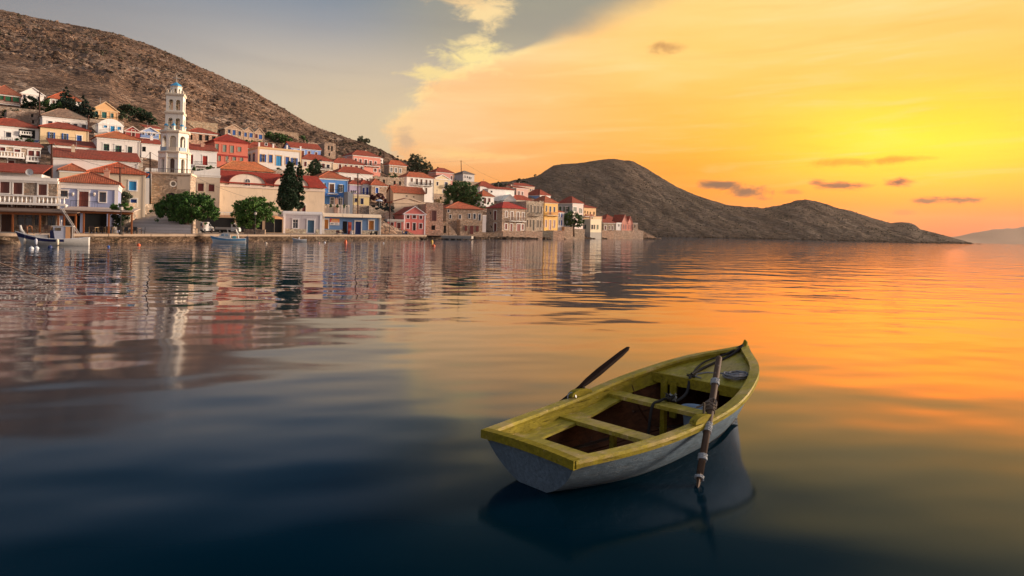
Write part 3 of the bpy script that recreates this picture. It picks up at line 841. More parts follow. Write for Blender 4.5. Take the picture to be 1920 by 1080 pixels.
h = H_('pediment_house', 'apricot orange house with pediment and teal shutters', 173, 221, 224, 204, (.74, .44, .21), ('gable', 192, TERRA2), trim=(.78, .55, .33), wins=wins('s', (.02, .14, .14), (178, 208.5, 184, 217), (191, 210, 200, 221), (207, 212.5, 213, 221)))
h.balcony(176, 219, 218, 223)
H_('ruined_house', 'roofless stone house behind a dark shrub on the left', 12, 73, 234, 207, stone((.40, .30, .24)), ('ruin',), cornice=False, trim=None, wins=wins('x', DARK, (58, 214, 62.5, 220), (60, 225, 64, 232)))
H_('wide_house', 'wide white house with weathered brown tiled roof and five dark windows', 79, 165, 244, 216.5, W, ('hip', 206, BROWNT), wins=wins('g', DKB, (90, 227, 98.5, 234), (106, 228.5, 114, 233.5), (121.5, 230, 131, 236.5), (137.5, 232, 145, 239), (153, 234, 162, 241)))
h = H_('arched_house', 'white house with curved gable top and turquoise shutters', 184, 231, 253, 231, W, ('arch', 222.5), wins=wins('s', SKYB, (194.5, 231.5, 201, 239.5), (207, 233.5, 215, 248.5), (220, 235, 227, 243.5)))
h.balcony(201, 221, 243, 248.5)
h = H_('veranda_house', 'house with white balustrade, dark porch and red roof at the left edge', -30, 73, 266, 232, W, ('hip', 224, TERRA), wins=wins('g', DKB, (11, 248, 21, 257.5)) + wins('x', DARK, (35, 240, 66, 259), fc=W))
h.balcony(-28, 35, 257, 263, 'white'); h.balcony(36, 60, 246.5, 252, 'white', .5)
h = H_('cream_house', 'wide cream house with three bright blue shuttered openings and red roof', 75, 166, 271, 237.5, (.76, .56, .33), ('hip', 231.5, TERRA), cornice=False, wins=wins('o', BLUE, (93.5, 248, 100, 260), (119, 250.5, 125, 262)) + wins('d', BLUE, (144, 254, 153, 267)))
h.balcony(91, 152, 257, 264)
H_('long_house', 'white house with long plain red roof in front of the cream house', 97, 184, 292, 271, W, ('shed', 262, TERRA), d=5, trim=W)
h = H_('balcony_house', 'rubble stone house with maroon shutters and two white balustrades', -30, 75, 330, 268, stone((.52, .40, .31)), ('shed', 262, TERRA), d=6, wins=wins('s', MAROON, (0, 276, 10, 283), (27, 280, 38, 286.5), (53, 282.5, 64, 295), (67.5, 283, 75, 294)) + wins('d', MAROON, (15, 301, 27, 314)))
h.balcony(-20, 45, 284.5, 294.5, 'white', 1.3); h.balcony(47, 72, 293.5, 302.5, 'white', 1.3)
h = H_('white_house', 'white house with orange red roof, green windows and a small iron balcony', 181, 262, 295, 256.5, (.72, .66, .62), ('hip', 248.5, (.48, .13, .06)), yaw=38, wins=wins('g', GREEN, (194, 270, 205, 282.5), (216, 273, 228, 288), (239, 275, 248, 287)))
h.balcony(213, 231, 281, 288.5)
H_('long_house', 'long white house with the longest red tiled roof, left of the bell tower', 99, 259, 335, 294, (.72, .66, .63), ('shed', 280, TERRA), d=7, yaw=34)
H_('small_house', 'dark red little house with pediment between white houses', 234, 262, 265, 245, (.30, .035, .03), ('gable', 238, TERRA), wins=wins('d', (.1, .01, .01), (247, 243.5, 253, 255.5)), trim=(.6, .5, .45))
H_('yellow_house', 'yellow ochre house peeping over the pale blue one beside the bell tower', 272, 300, 256, 239, (.60, .42, .10), ('shed', 234, TERRA), d=5)
h = H_('pediment_house', 'pale blue house with white pediment and three arched windows', 264, 298, 262, 246.5, (.30, .43, .68), ('gable', 239.5, TERRA2), yaw=36, wins=wins('g', W, (266.5, 246.5, 271, 252.5), (277, 247, 282, 253.5), (286.5, 248.5, 291.5, 254.5)))
h.balcony(262, 296, 254, 259.5, 'iron', col=(.03, .12, .45))
H_('low_house', 'white house with brown awning roof left against the bell tower', 265, 300, 296, 268, W, ('shed', 259, TERRA), d=5, yaw=36, wins=wins('x', DARK, (266.5, 275, 273.5, 284)))
h = H_('white_house', 'white house with two red doors right of the bell tower', 352, 406, 322, 280, (.74, .72, .70), ('shed', 269.5, TERRA), d=6, yaw=36, wins=wins('d', (.36, .03, .02), (352.8, 290, 362, 307.5), (380, 292.5, 389, 309.5)))
h.balcony(364, 404, 304, 311)
H_('old_house', 'peach stone house with dark windows and low red roof above the bell tower side', 354, 407, 268, 246.5, stone((.58, .36, .26), scale=2.4), ('hip', 241, TERRA), wins=wins('x', DARK, (357.5, 252.5, 361, 262), (373, 252.5, 379, 263.5), (384.5, 253.5, 391.5, 264), (397.5, 255.5, 404, 265)))
for (x0, x1, yt, ap, lab, ws) in (
        (421, 456, 240.5, 234, 'leftmost of three gabled stone houses joined in a row', wins('g', BLUE, (427, 242.5, 432.5, 253), (446.5, 246, 452, 254.5)) + wins('s', BLUE, (436, 244, 442, 253.5))),
        (456.5, 476, 246, 238.5, 'middle one of three gabled stone houses joined in a row', wins('s', BLUE, (458, 248.5, 463, 256.5), (467.5, 249.5, 474, 258))),
        (476.5, 495, 249, 240.5, 'rightmost of three gabled stone houses, with blue shutters', wins('s', MAROON, (478, 251.5, 483, 259)) + wins('s', BLUE, (485, 252.5, 492, 261)))):
    H_('gabled_house', lab, x0, x1, 270, yt, stone((.56, .40, .29), scale=2.6), ('gable', ap, (.45, .3, .2)), Y=ground(450, 270) + (x0 - 421) * .18, wins=ws, trim=(.6, .45, .33), cornice=False, xl=404.5 if x0 == 421 else None, swins=wins('g', DKB, (410, 243, 413, 251)) if x0 == 421 else ())
h = H_('salmon_house', 'large salmon pink two storey house with eight grey green shutters', 401, 464, 316, 263, (.60, .17, .115), ('hip', 252.5, (.30, .04, .03)), xl=384, trim=(.55, .10, .07), yaw=38,
       wins=wins('s', GREYGR, (403.5, 269.5, 410, 282), (417.5, 271.5, 424.5, 285), (431.5, 273, 438.5, 286.5), (445.5, 275.5, 452.5, 284.5), (409, 290.5, 414, 302), (423, 292, 428.5, 303), (436, 294, 442.5, 304), (449.5, 295.5, 456, 305.5), fc=(.60, .17, .115)))
a0, z0 = h.fr(401, 289); q = MB(); q.box(-.06, -.1, z0 - .3, h.w + .06, .02, z0 + .15); q.build('string_course', paint((.32, .03, .025)), h.root)
h = H_('neoclassical_house', 'white flat roofed house with yellow trim and tall blue shutters', 483, 564, 322, 276.5, (.74, .71, .66), ('flat',), xl=463, yaw=38, trim=(.68, .47, .26), pil=True,
       wins=wins('o', BLUE, (490, 289.5, 496, 303.5), (549, 296.5, 555, 309.5)) + wins('s', BLUE, (504, 290.5, 511, 305), (535, 294.5, 542, 308.5)) + wins('d', SKYB, (517.5, 292.5, 528, 311)), swins=wins('g', BLUE, (474, 288, 478, 303), (466, 290, 470, 303)))
for k in range(4):
    a = h.w * (k + .02) / 3.12; q = MB(); q.box(a, -.02, h.h + .36, a + .45, .43, h.h + 1.5); q.box(a - .05, -.07, h.h + 1.5, a + .5, .48, h.h + 1.62); q.build('roof_post', paint(W), h.root)
H_('low_house', 'low white house with red roof behind the salmon house', 462, 530, 292, 277.5, W, ('hip', 268, TERRA), yaw=38, wins=wins('g', DKB, (497, 268.5, 501, 273)))
h = H_('gabled_house', 'sky blue long house with white gable and brown shutters high on the slope', 545, 601, 300, 276, (.23, .36, .72), ('ridge', 268.5, TERRA), xl=530, yaw=38, d=8, wins=wins('s', (.25, .05, .03), (551, 281, 557, 285.5), (577, 283.5, 582, 291.5), (590.5, 285.5, 595, 292)) + wins('d', (.25, .05, .03), (565, 282.5, 570, 294.5)), swins=wins('g', W, (537, 279, 540, 283)))
h = H_('cream_house', 'cream house with red hipped roof under the sky blue house', 566, 624, 324, 298.5, (.68, .55, .42), ('hip', 290.5, TERRA), yaw=38, wins=wins('s', MAROON, (570, 303, 575, 312), (603.5, 306.5, 609, 315.5)) + wins('g', DKB, (612, 308.5, 618, 315.5)))
h.balcony(596, 622, 314, 318.5)
H_('ruined_house', 'pinkish ruin without roof high at the right end of the slope', 577, 605, 286, 267.5, stone((.58, .40, .31), scale=2.6), ('ruin',), cornice=False, trim=None)
H_('ruined_house', 'narrow stone ruin with two tall openings beside a pole', 608, 629, 297, 268, stone((.46, .34, .26), scale=2.6), ('ruin',), cornice=False, trim=None, wins=wins('x', DARK, (615, 273, 618, 281), (620.5, 274, 624, 283), (616, 287, 619, 292)))
H_('ruined_house', 'stone house with sagging orange roof and a dark hole in it behind the church', 414, 514, 337, 316.5, stone((.50, .38, .28)), ('hip', 304, (.52, .16, .07)), yaw=36, cornice=False, d=8)
h = H_('pink_house', 'rose pink two storey house with white framed doors near the ridge', 660, 713, 330, 290, (.66, .25, .19), ('hip', 283.5, TERRA), xl=643, yaw=40,
       wins=wins('s', MAROON, (664.5, 297, 669, 305.5), (673.5, 298.5, 678, 307), (692.5, 301.5, 697, 310), (702, 302.5, 706, 307.5), (701, 316, 706, 322), (710.5, 317.5, 713.5, 323)) + wins('d', MAROON, (683, 299.5, 688, 311)), swins=wins('g', DKB, (647, 296, 650, 300)))
h.balcony(662, 711, 306, 310.5)
h = H_('row_house', 'low beige row house with brown doors and red roof', 624, 682, 330, 305, (.60, .47, .35), ('hip', 298, TERRA), yaw=38, wins=wins('d', MAROON, (635, 306.5, 640, 318)) + wins('s', MAROON, (646, 307.5, 650, 314), (656.5, 308.5, 661, 316), (665.5, 309.5, 671, 316), (675.5, 312, 680, 318)))
H_('stone_house', 'tan stone house with three grey windows right of the pink house', 729, 762, 332, 308.5, stone((.52, .37, .26), scale=2.4), ('hip', 301.5, (.42, .10, .05)), xl=719.5, yaw=40, wins=wins('s', (.2, .2, .19), (731.5, 314, 736, 322), (740, 315, 744.5, 323), (748.5, 316, 752.5, 324)))
H_('small_house', 'tiny white lookout house next to a thin cypress', 711, 718, 306, 298, W, ('flat',), d=3, wins=wins('g', DKB, (713, 300, 715.5, 303)))
h = H_('white_house', 'white house with red roof and brown shutters in the middle of the slope', 634, 698, 352, 322.5, (.74, .70, .66), ('hip', 314, TERRA), xl=617, yaw=38, wins=wins('s', BROWN, (653, 332, 658, 343), (663.5, 333, 670, 341.5), (676, 334, 680.5, 340.5), (687, 335.5, 691, 341)))
H_('ruined_house', 'long roofless stone wall house with grey window holes', 700, 758, 350, 331, stone((.48, .37, .28)), ('ruin',), cornice=False, trim=None, yaw=38, wins=wins('x', DARK, (708, 335.5, 711.5, 341.5), (718, 337, 722, 343), (738, 339, 742, 346), (748, 340, 752, 346.5)))
h = H_('white_house', 'white house with red roof, long balcony and brown doors on two storeys', 762, 813, 368, 331, (.76, .70, .64), ('hip', 324, TERRA2), xl=747, yaw=40,
       wins=wins('s', BROWN, (770, 334, 774, 341)) + wins('d', BROWN, (779.5, 335, 783.5, 346.5), (788, 336, 792, 347), (797.5, 337, 801.5, 348), (805, 338, 808.5, 348.5), (797, 352, 801, 363.5)) + wins('s', BROWN, (779.5, 350.5, 783, 354.5), (788, 351.5, 792.5, 358.5)))
h.balcony(775, 809, 342.5, 347.5)
h = H_('pediment_house', 'pale yellow house with small gable beside the big green tree', 813, 844, 372, 334.5, (.72, .57, .36), ('gable', 328, TERRA2), yaw=38, wins=wins('g', BROWN, (818.5, 341, 822, 347.5), (830, 355, 835, 361.5)) + wins('d', DKB, (834, 341.5, 839, 351.5)))
h.balcony(831, 842, 347, 351.5)
H_('pink_house', 'pink house with pyramid red roof near the skyline', 817, 850, 352, 322, (.64, .29, .24), ('hip', 315.5, TERRA), yaw=38, wins=wins('s', MAROON, (845, 330, 848, 338)))
H_('grey_house', 'pale grey house on the skyline with four windows next to a tall pole', 867, 889, 348, 325.5, (.56, .52, .50), ('hip', 320.5, (.20, .15, .14)), xl=851, yaw=40, cornice=False, wins=wins('g', DKB, (871, 329, 873, 333.5), (875.5, 330, 877.5, 334), (879, 331, 881, 336), (882, 331.5, 884, 336.5)))
H_('white_house', 'white house with red pyramid roof right of the big green tree', 899, 927, 366, 349, W, ('hip', 340.5, TERRA), yaw=36)
H_('white_house', 'long white house with a single small window and thin red roof edge', 915, 964, 376, 353.5, W, ('shed', 350, TERRA), d=5, yaw=36, wins=wins('g', DKB, (920, 357.5, 923.5, 361)))
h = H_('porch_house', 'little white house with red roof and dark red porch doors', 902, 926, 386, 367.5, W, ('hip', 356.5, TERRA2), yaw=36, wins=wins('d', MAROON, (907, 371, 911.5, 382), (915, 371.5, 919.5, 379)))
H_('pink_house', 'pink fronted house with stone side wall and maroon shutters', 967, 990, 373, 352, (.62, .36, .29), ('shed', 348, TERRA), xl=948, yaw=40, side=stone((.44, .36, .29), scale=2.4), wins=wins('s', MAROON, (971, 358.5, 974.5, 367), (978, 359.5, 981, 369)))
H_('beige_house', 'long peach house with tiny windows under the far headland', 962, 1002, 362, 347.5, (.66, .45, .31), ('hip', 344, TERRA), yaw=36, wins=wins('g', DKB, (994, 354.5, 996, 358), (998, 355, 1000, 358)))
H_('blue_house', 'light blue house with broad red pyramid roof', 1012, 1032, 378, 365.5, (.74, .70, .66), ('hip', 355.5, TERRA), xl=983, yaw=42, side=(.20, .36, .66), wins=wins('g', DKB, (1019, 370, 1021, 373)))
H_('chapel', 'small white gabled chapel roof between stone houses', 945, 967, 382, 374.5, W, ('gable', 365, W), yaw=20, d=9)
H_('red_roofed_house', 'low house showing mostly its red roof above the stone ruin', 962, 998, 382, 374.5, BEIGE, ('hip', 366.5, TERRA), yaw=36)

# ------------------------------------------------------------------ second row and the waterfront
H_('hip_roofed_house', 'small cream house with little red pyramid roof behind the lavender house', 111, 159, 345, 319, (.62, .52, .40), ('hip', 309, TERRA2), yaw=36, d=7)
h = H_('weathered_house', 'weathered cream house with red roof and turquoise shutters left of the bell tower', 165, 272, 392, 322.5, (.66, .54, .40), ('hip', 306.5, (.46, .10, .05)), yaw=30, d=9, cornice=False,
       wins=wins('s', SKYB, (242, 340, 256, 357), (218, 343, 224, 363)) + wins('d', (.015, .05, .22), (245, 373.5, 256.5, 388)))
h = H_('narrow_house', 'narrow white house with turquoise shutter squeezed beside the bell tower', 272, 300, 395, 318, (.72, .68, .64), ('flat',), Y=128, yaw=30, d=6, wins=wins('s', SKYB, (273, 318.5, 281, 334)))
h = H_('restaurant_building', 'stone waterfront restaurant with white balustrade balcony along its upper floor', -90, 105, 437, 331, stone((.40, .31, .24), scale=2.2), ('flat',), Y=83, yaw=24, d=9, zb=1.1, cat='building', trim=(.78, .72, .66),
       wins=wins('s', (.16, .05, .035), (0, 341, 18, 362), (25, 342.5, 42, 364), (72, 345.5, 88, 366)) + wins('g', (.30, .26, .22), (30, 400, 61, 422), (64, 400, 75, 423), (88, 401, 104, 423), fc=(.4, .33, .28)) + wins('d', BROWN, (2, 399, 22, 434)))
h.balcony(-80, 128, 366, 381, 'white', 1.6)
q = MB(); z0 = h.fr(20, 395)[1]; z1 = h.fr(20, 384.5)[1]; q.box(-.02, -.12, z0, h.w, -.01, z1); fas = q.build('fascia_panel', paint((.16, .07, .05)), h.root)
for k in range(11):
    a = h.fr(-70 + k * 17, 390)[0]; q = MB(); q.box(a - .05, -.17, z0, a + .05, -.12, z1); q.build('batten', paint((.55, .45, .4)), fas)
for k in range(3):
    a0, a1 = ((30, 61), (64, 75), (88, 104))[k]; sh = MB()
    for z in (404, 409, 414, 418.5):
        za = h.fr(45, z)[1]; sh.box(h.fr(a0, 410)[0] + .1, .24, za - .04, h.fr(a1, 410)[0] - .1, .5, za)
        a = h.fr(a0, 410)[0] + .25
        while a < h.fr(a1, 410)[0] - .35: wv = random.uniform(.12, .3); sh.box(a, .25, za + .003, a + wv * .8, .4, za + random.uniform(.1, .24)); a += wv + .06
    sh.build('shop_shelf', paint((.55, .5, .45)), h.root)
q = MB(); q.box(1, 2.5, h.h + .001, h.w * .8, 8, h.h + .9); q.build('roof_hut', paint(W), h.root)
q = MB(); q.v += [(.6, 1.8, h.h + .9), (h.w * .82, 1.8, h.h + .9), (h.w * .82, 8.4, h.h + 2.4), (.6, 8.4, h.h + 2.4), (.6, 1.8, h.h + 1.05), (h.w * .82, 1.8, h.h + 1.05), (h.w * .82, 8.4, h.h + 2.55), (.6, 8.4, h.h + 2.55)]
for f in ((3, 2, 1, 0), (4, 5, 6, 7), (0, 1, 5, 4), (1, 2, 6, 5), (2, 3, 7, 6), (3, 0, 4, 7)): q.f.append(f); q.mi.append(0)
q.build('roof', tiles(TERRA), h.root)
REST = h
# satellite dish on the restaurant roof
a, z = h.fr(54, 327)
P = h.P0 + Vector((h.c * a - h.s * .4, h.s * a + h.c * .4, h.h + .36))
t_ = empty('satellite_dish', P, radians(20), 'white satellite dish on the flat roof of the restaurant', 'satellite dish')
q = MB(); q.bar((0, 0, 0), (0, 0, .55), .03); q.build('mast', plain((.3, .3, .3)), t_)
q = MB(); N = 14
for i in range(4):
    for k in range(N): r = .42 * i / 3; q.v.append((r * cos(2 * pi * k / N), -.1 - .12 * (1 - (i / 3) ** 2) * -1, .62 + r * sin(2 * pi * k / N)))
for i in range(3):
    for k in range(N): j = (k + 1) % N; q.f.append((i * N + k, i * N + j, (i + 1) * N + j, (i + 1) * N + k)); q.mi.append(0)
q.build('dish', plain((.6, .6, .6), .4), t_, smooth=True)

h = H_('lavender_house', 'lavender blue two storey house with white corner pilasters and brown french door', 105.5, 219, 437, 341, (.30, .33, .50), ('hip', 325, TERRA2), Y=88, yaw=27, d=9, zb=1.1, pil=True, corh=.75, trim=(.80, .74, .70),
       wins=wins('g', BROWN, (113.5, 357.5, 127, 371), (186, 360.5, 199, 379)) + wins('d', (.20, .05, .03), (148, 359, 166, 387.5)) + wins('x', DARK, (120, 400, 150, 436), (158, 400, 200, 436)))
h.balcony(134, 184, 377, 390.5, 'iron', 1.1)
for px in (137, 177):
    a, z = h.fr(px, 364); q = MB(); q.box(a - .07, -.16, z - .25, a + .07, -.005, z + .2); q.lathe([(.03, z + .2), (.13, z + .16), (.16, z - .05), (.05, z - .12)], 8, a, -.24); q.build('wall_lamp', plain((.7, .6, .5)), h.root)
LAV = h

# ---- shops under the church terrace
h = H_('shop_row', 'row of dark open shopfronts with flat terrace roof below the church', 366, 531, 436.5, 405, (.50, .34, .22), ('flat',), Y=131, yaw=25, d=9, zb=1.1, cat='building', trim=(.62, .36, .22), cornice=False,
       wins=wins('x', DARK, (378, 408, 440, 436), (446, 408, 492, 436), (497, 409, 529, 436)))
SHOP = h
a0 = h.fr(411, 402)[0]; a1 = h.fr(436, 402)[0]; q = MB(); n = 8
for k in range(n):
    a = a0 + (a1 - a0) * k / n; wv = (a1 - a0) / n
    q.box(a, .02, h.h + .36, a + wv * .22, .18, h.h + .95); q.box(a + wv * .22, .03, h.h + .80, a + wv, .17, h.h + .95)
q.build('terrace_balustrade', paint(W), h.root)
h = H_('quay_house', 'grey lavender single storey house with white parapet and blue door', 530.5, 603, 437.5, 398.5, (.46, .42, .45), ('flat',), yaw=26, d=8, zb=1.1, Y=141, trim=(.76, .74, .76), pil=True, wins=wins('g', W, (549, 411.5, 559, 427.5)) + wins('d', (.05, .13, .22), (576.5, 413, 589, 436.5)))
def skirt(h, y, gaps):
    z = h.fr((h.x0 + h.x1) / 2, y)[1]; q = MB(); xs = [0.02] + [k for g_ in gaps for k in (h.fr(g_[0], y + 4)[0], h.fr(g_[1], y + 4)[0])] + [h.w - .02]
    rnd = random.Random(3)
    for a, b in zip(xs[::2], xs[1::2]):
        q.box(a, -.05, -1, b, -.004, z - .1)
    q.build('stone_skirt', stone((.62, .48, .36), mortar=(.7, .6, .5), scale=2.6, contrast=.6), h.root)
skirt(h, 428.5, ((574, 592),))
h = H_('quay_house', 'long blue grey single storey shop house with cream awning and orange boarded windows', 604, 713.5, 439.5, 402, (.13, .235, .42), ('flat',), yaw=24, d=8, zb=1.1, Y=152.5, trim=(.78, .72, .64), pil=True,
       wins=wins('d', (.50, .19, .035), (606, 411.5, 615.5, 429), (691.5, 414, 701, 431)) + wins('x', DARK, (642.5, 415, 651, 438)) + wins('d', (.006, .02, .12), (666, 415.5, 677, 439)))
skirt(h, 430.5, ((641, 653), (664, 679)))
BLUEQ = h
za = h.fr(655, 406.5)[1]; zb_ = h.fr(655, 401)[1]
for k in range(3):
    a0 = h.w * (k / 3) + .04; a1 = h.w * ((k + 1) / 3) - .04; q = MB()
    q.v += [(a0, -.02, zb_), (a1, -.02, zb_), (a1, -.75, za), (a0, -.75, za), (a0, -.02, zb_ - .06), (a1, -.02, zb_ - .06), (a1, -.75, za - .12), (a0, -.75, za - .12)]
    for f in ((0, 1, 2, 3), (7, 6, 5, 4), (0, 4, 5, 1), (1, 5, 6, 2), (2, 6, 7, 3), (3, 7, 4, 0)): q.f.append(f); q.mi.append(0)
    q.build('awning', paint((.80, .64, .46)), h.root)
# signboard on the blue shop house
a0, z1 = h.fr(618.3, 409.5); a1, z0 = h.fr(636.3, 422.5)
O = h.P0 + Vector((h.c * a0 + h.s * .05, h.s * a0 - h.c * .05, (z0)))
sg = empty('shop_sign', O, radians(24), 'orange and white rectangular shop sign on the blue grey wall', 'sign')
sw, sh_ = a1 - a0, z1 - z0
q = MB(); q.box(0, -.04, 0, sw, 0, sh_); q.build('sign_board', plain((.75, .73, .70), name='sign_paint'), sg)
q = MB(); q.box(.02, -.055, sh_ * .44, sw - .02, -.042, sh_ - .02); q.build('orange_panel', plain((.80, .24, .02), name='sign_paint'), sg)
q = MB(); q.face([(.02, -.058, sh_ - .02), (.02, -.058, sh_ * .44), (sw * .1, -.058, sh_ * .44), (sw * .2, -.058, sh_ - .02)]); q.build('red_corner', plain((.6, .02, .02), name='sign_paint'), sg)
for r in range(2):
    q = MB(); rnd = random.Random(r + 5); a = sw * (.22 - .09 * r)
    while a < sw * .88:
        k = rnd.uniform(.05, .1) * sw; zc = sh_ * (.80 - .2 * r)
        q.box(a, -.07, zc - sh_ * .06, a + k * .35, -.057, zc + sh_ * .06); q.box(a + k * .35, -.07, zc + sh_ * .02, a + k * .8, -.057, zc + sh_ * .06); a += k
    q.build('lettering', plain((.85, .70, .25) if r == 0 else (.85, .8, .75), name='sign_paint'), sg)
q = MB(); q.lathe([(sh_ * .1, 0), (sh_ * .12, .01)], 8); 
for k in range(5): q.box(sw * (.1 + .06 * k), -.06, sh_ * (.12 + .04 * (k % 3)), sw * (.15 + .06 * k), -.043, sh_ * (.25 + .05 * (k % 2)))
q.v = q.v[16:]; q.f = [tuple(i - 16 for i in f) for f in q.f if min(f) >= 16]; q.mi = [0] * len(q.f)
q.build('emblem', plain((.03, .05, .05), name='sign_paint'), sg)
q = MB()
for r in range(3): q.box(sw * .55, -.06, sh_ * (.10 + .1 * r), sw * (.92 - .07 * r), -.043, sh_ * (.14 + .1 * r))
q.build('small_print', plain((.25, .22, .25), name='sign_paint'), sg)

# blue corner house behind, with its terrace
h = H_('blue_house', 'vivid blue two storey house with white framed windows and small balcony', 598, 651, 404, 333, (.085, .25, .62), ('hip', 322, TERRA2), Y=166, yaw=34, d=9, trim=(.76, .78, .80),
       wins=wins('o', (.03, .05, .06), (636.5, 346.5, 642, 360.5), (603, 343.5, 608, 352)) + wins('d', BROWN, (617.5, 345, 626.5, 361)) + wins('g', W, (619.5, 370.5, 626.5, 385), (635, 371.5, 641.5, 385)))
h.balcony(613, 632, 355, 363)
q = MB(); z0 = h.fr(620, 366)[1]; q.box(-.2, -1.3, z0 - .25, h.w * .7, -.01, z0); q.build('canopy_slab', paint((.03, .12, .42)), h.root)
H_('shaded_wall', 'narrow wall with its shade painted grey, between blue house and lamp', 651.5, 661, 404, 362, (.20, .22, .26), ('flat',), Y=167, yaw=34, d=6, trim=None, cornice=False)  # a wall in shadow; the shade is put into its grey colour
tw = H_('terrace_wall', 'cream terrace wall with panels above the grey and blue shop houses', 603, 655, 404, 385.5, (.70, .58, .46), ('flat',), Y=157, yaw=26, d=1.0, cat='wall', group=None, trim=(.72, .62, .5), cornice=False)
for k in range(9):
    a = tw.w * k / 8.6; q = MB(); q.box(a, -.09, -1, a + .22, -.004, tw.h + .4); q.build('panel_post', paint((.72, .60, .5)), tw.root)
h = H_('lilac_house', 'lilac house with red roof behind the wooden pole', 655, 677, 372, 345, (.46, .38, .52), ('hip', 339, TERRA), yaw=36)
h = H_('white_house', 'white house with two deep blue doors next to the lilac house', 677, 695, 374, 344.5, (.74, .72, .76), ('hip', 338.5, TERRA), yaw=36, wins=wins('d', (.02, .05, .35), (680, 352, 683.5, 364), (686.5, 351.5, 690.5, 366)))
h.balcony(678, 692, 361, 366.5)
h = H_('stone_house', 'tan stone house with one bright blue window and pyramid roof', 695.5, 724, 378, 347, stone((.52, .37, .27), scale=2.6), ('hip', 336, TERRA2), yaw=36, wins=wins('s', (.02, .10, .42), (704, 352, 709.5, 362)))
h = H_('small_house', 'small yellow house with dark blue doors under the lilac house', 658, 692, 389, 366, (.66, .52, .25), ('flat',), yaw=34, d=4, trim=(.6, .5, .36), wins=wins('d', DKB, (676, 372, 681.5, 383)) + wins('s', DKB, (665, 371.5, 669.5, 379)))
H_('cream_house', 'large plain cream house with long red roof above the pink quay house', 737, 795, 390, 361, (.66, .50, .36), ('ridge', 350.5, TERRA2), xl=725, yaw=36, wins=wins('x', DARK, (762, 366, 764, 369), (775, 367.5, 777, 370.5)), cornice=False)
H_('gabled_house', 'sand coloured gabled shed house right behind the pink quay house', 738, 795, 404, 379, (.66, .50, .36), ('gable', 372, TERRA2), yaw=30, trim=(.66, .50, .36), cornice=False, d=5)
H_('red_roofed_house', 'low house with weathered red roof above the cream house', 733, 768, 366, 352.5, BEIGE, ('hip', 346.5, TERRA), yaw=36)

# pink house on the quay: main block with pediment and a lower wing
h = H_('pink_house', 'coral pink quay house with white pediment and corner pilasters', 757, 797, 440, 400.5, (.72, .20, .17), ('gable', 388, TERRA), Y=196, yaw=24, d=11, zb=1.15, pil=True, trim=(.80, .74, .72),
       wins=wins('s', MAROON, (762.5, 403.5, 767.5, 409.5), (773.5, 403.5, 780, 409.5), (786.5, 404.5, 791.5, 410.5), (762, 418, 767.5, 428.5), (786, 419, 791.5, 428.5)) + wins('d', (.05, .03, .03), (774, 418, 779.5, 432)))
h = H_('pink_house', 'low pink quay house wing with pale flat top and two brown shutters', 726, 756.5, 440, 413, (.70, .19, .16), ('flat',), Y=191, yaw=24, d=9, zb=1.15, trim=(.56, .52, .46), xl=714.5, wins=wins('s', MAROON, (732, 417, 738, 428), (744.5, 417.5, 751, 428.5)))
H_('stone_house', 'tall roofless stone house with high maroon door right of the pink house', 797.5, 830, 441, 382, stone((.52, .37, .28), scale=2.4), ('ruin',), Y=206, yaw=24, d=9, zb=1.2, cornice=False, trim=None, wins=wins('d', (.12, .05, .05), (809.5, 395.5, 818, 414), fc=(.3, .2, .16)) + wins('x', DARK, (809, 422.5, 816, 431)))
H_('stone_house', 'low stone annex with dark doorway beside the ruined tower house', 830.5, 840, 441, 418, stone((.46, .35, .27), scale=2.4), ('ruin',), Y=211, yaw=24, d=7, zb=1.2, cornice=False, trim=None, wins=wins('x', DARK, (832, 423, 836.5, 437)))
h = H_('stone_house', 'stone waterfront house with orange red hipped roof and white framed windows', 836, 904, 441, 390.5, stone((.50, .37, .28), scale=2.2), ('hip', 379, (.50, .13, .07)), Y=222, yaw=24, d=13, zb=1.2, cornice=False,
       wins=wins('g', DKB, (839.5, 392.8, 843, 398), (842.5, 402.7, 846.5, 409.5), (860.5, 403, 864.5, 410), (878, 401, 882, 409.5), (887.5, 401, 892, 410.5), (897, 401.5, 901.5, 413.5)))
q = MB(); a0 = h.fr(857, 430)[0]; a1 = h.fr(898, 430)[0]; zt = h.fr(875, 413)[1]; q.box(a0, -3.0, -1.5, a1, -.004, zt); q.build('lower_wing', stone((.52, .38, .28), scale=2.2), h.root)
for (xa, ya, xb, yb, k) in ((865, 422.8, 869.5, 432.8, 0), (875, 423, 881, 438.5, 1), (886, 423.5, 891, 434, 0)):
    u0, u1 = a0 + (a1 - a0) * (xa - 857) / 41, a0 + (a1 - a0) * (xb - 857) / 41; z0, z1 = h.fr(xa, yb)[1], h.fr(xa, ya)[1]
    q = MB(); q.box(u0 - .12, -3.1, z0 - .1, u1 + .12, -3.003, z1 + .15); d_ = q.build('door' if k else 'window', stone((.5, .4, .3)), h.root)
    q = MB(); q.box(u0, -3.16, z0, u1, -3.102, z1); q.build('shutter', plain(MAROON), d_)
h2 = H_('annex_house', 'narrow white annex stuck to the stone waterfront house', 900, 911, 436, 405, (.62, .60, .62), ('flat',), Y=235, yaw=24, d=6, zb=1.3, cornice=False, wins=wins('s', DKB, (902.5, 407, 905, 414)) + wins('x', DARK, (901, 421.5, 904, 433)))
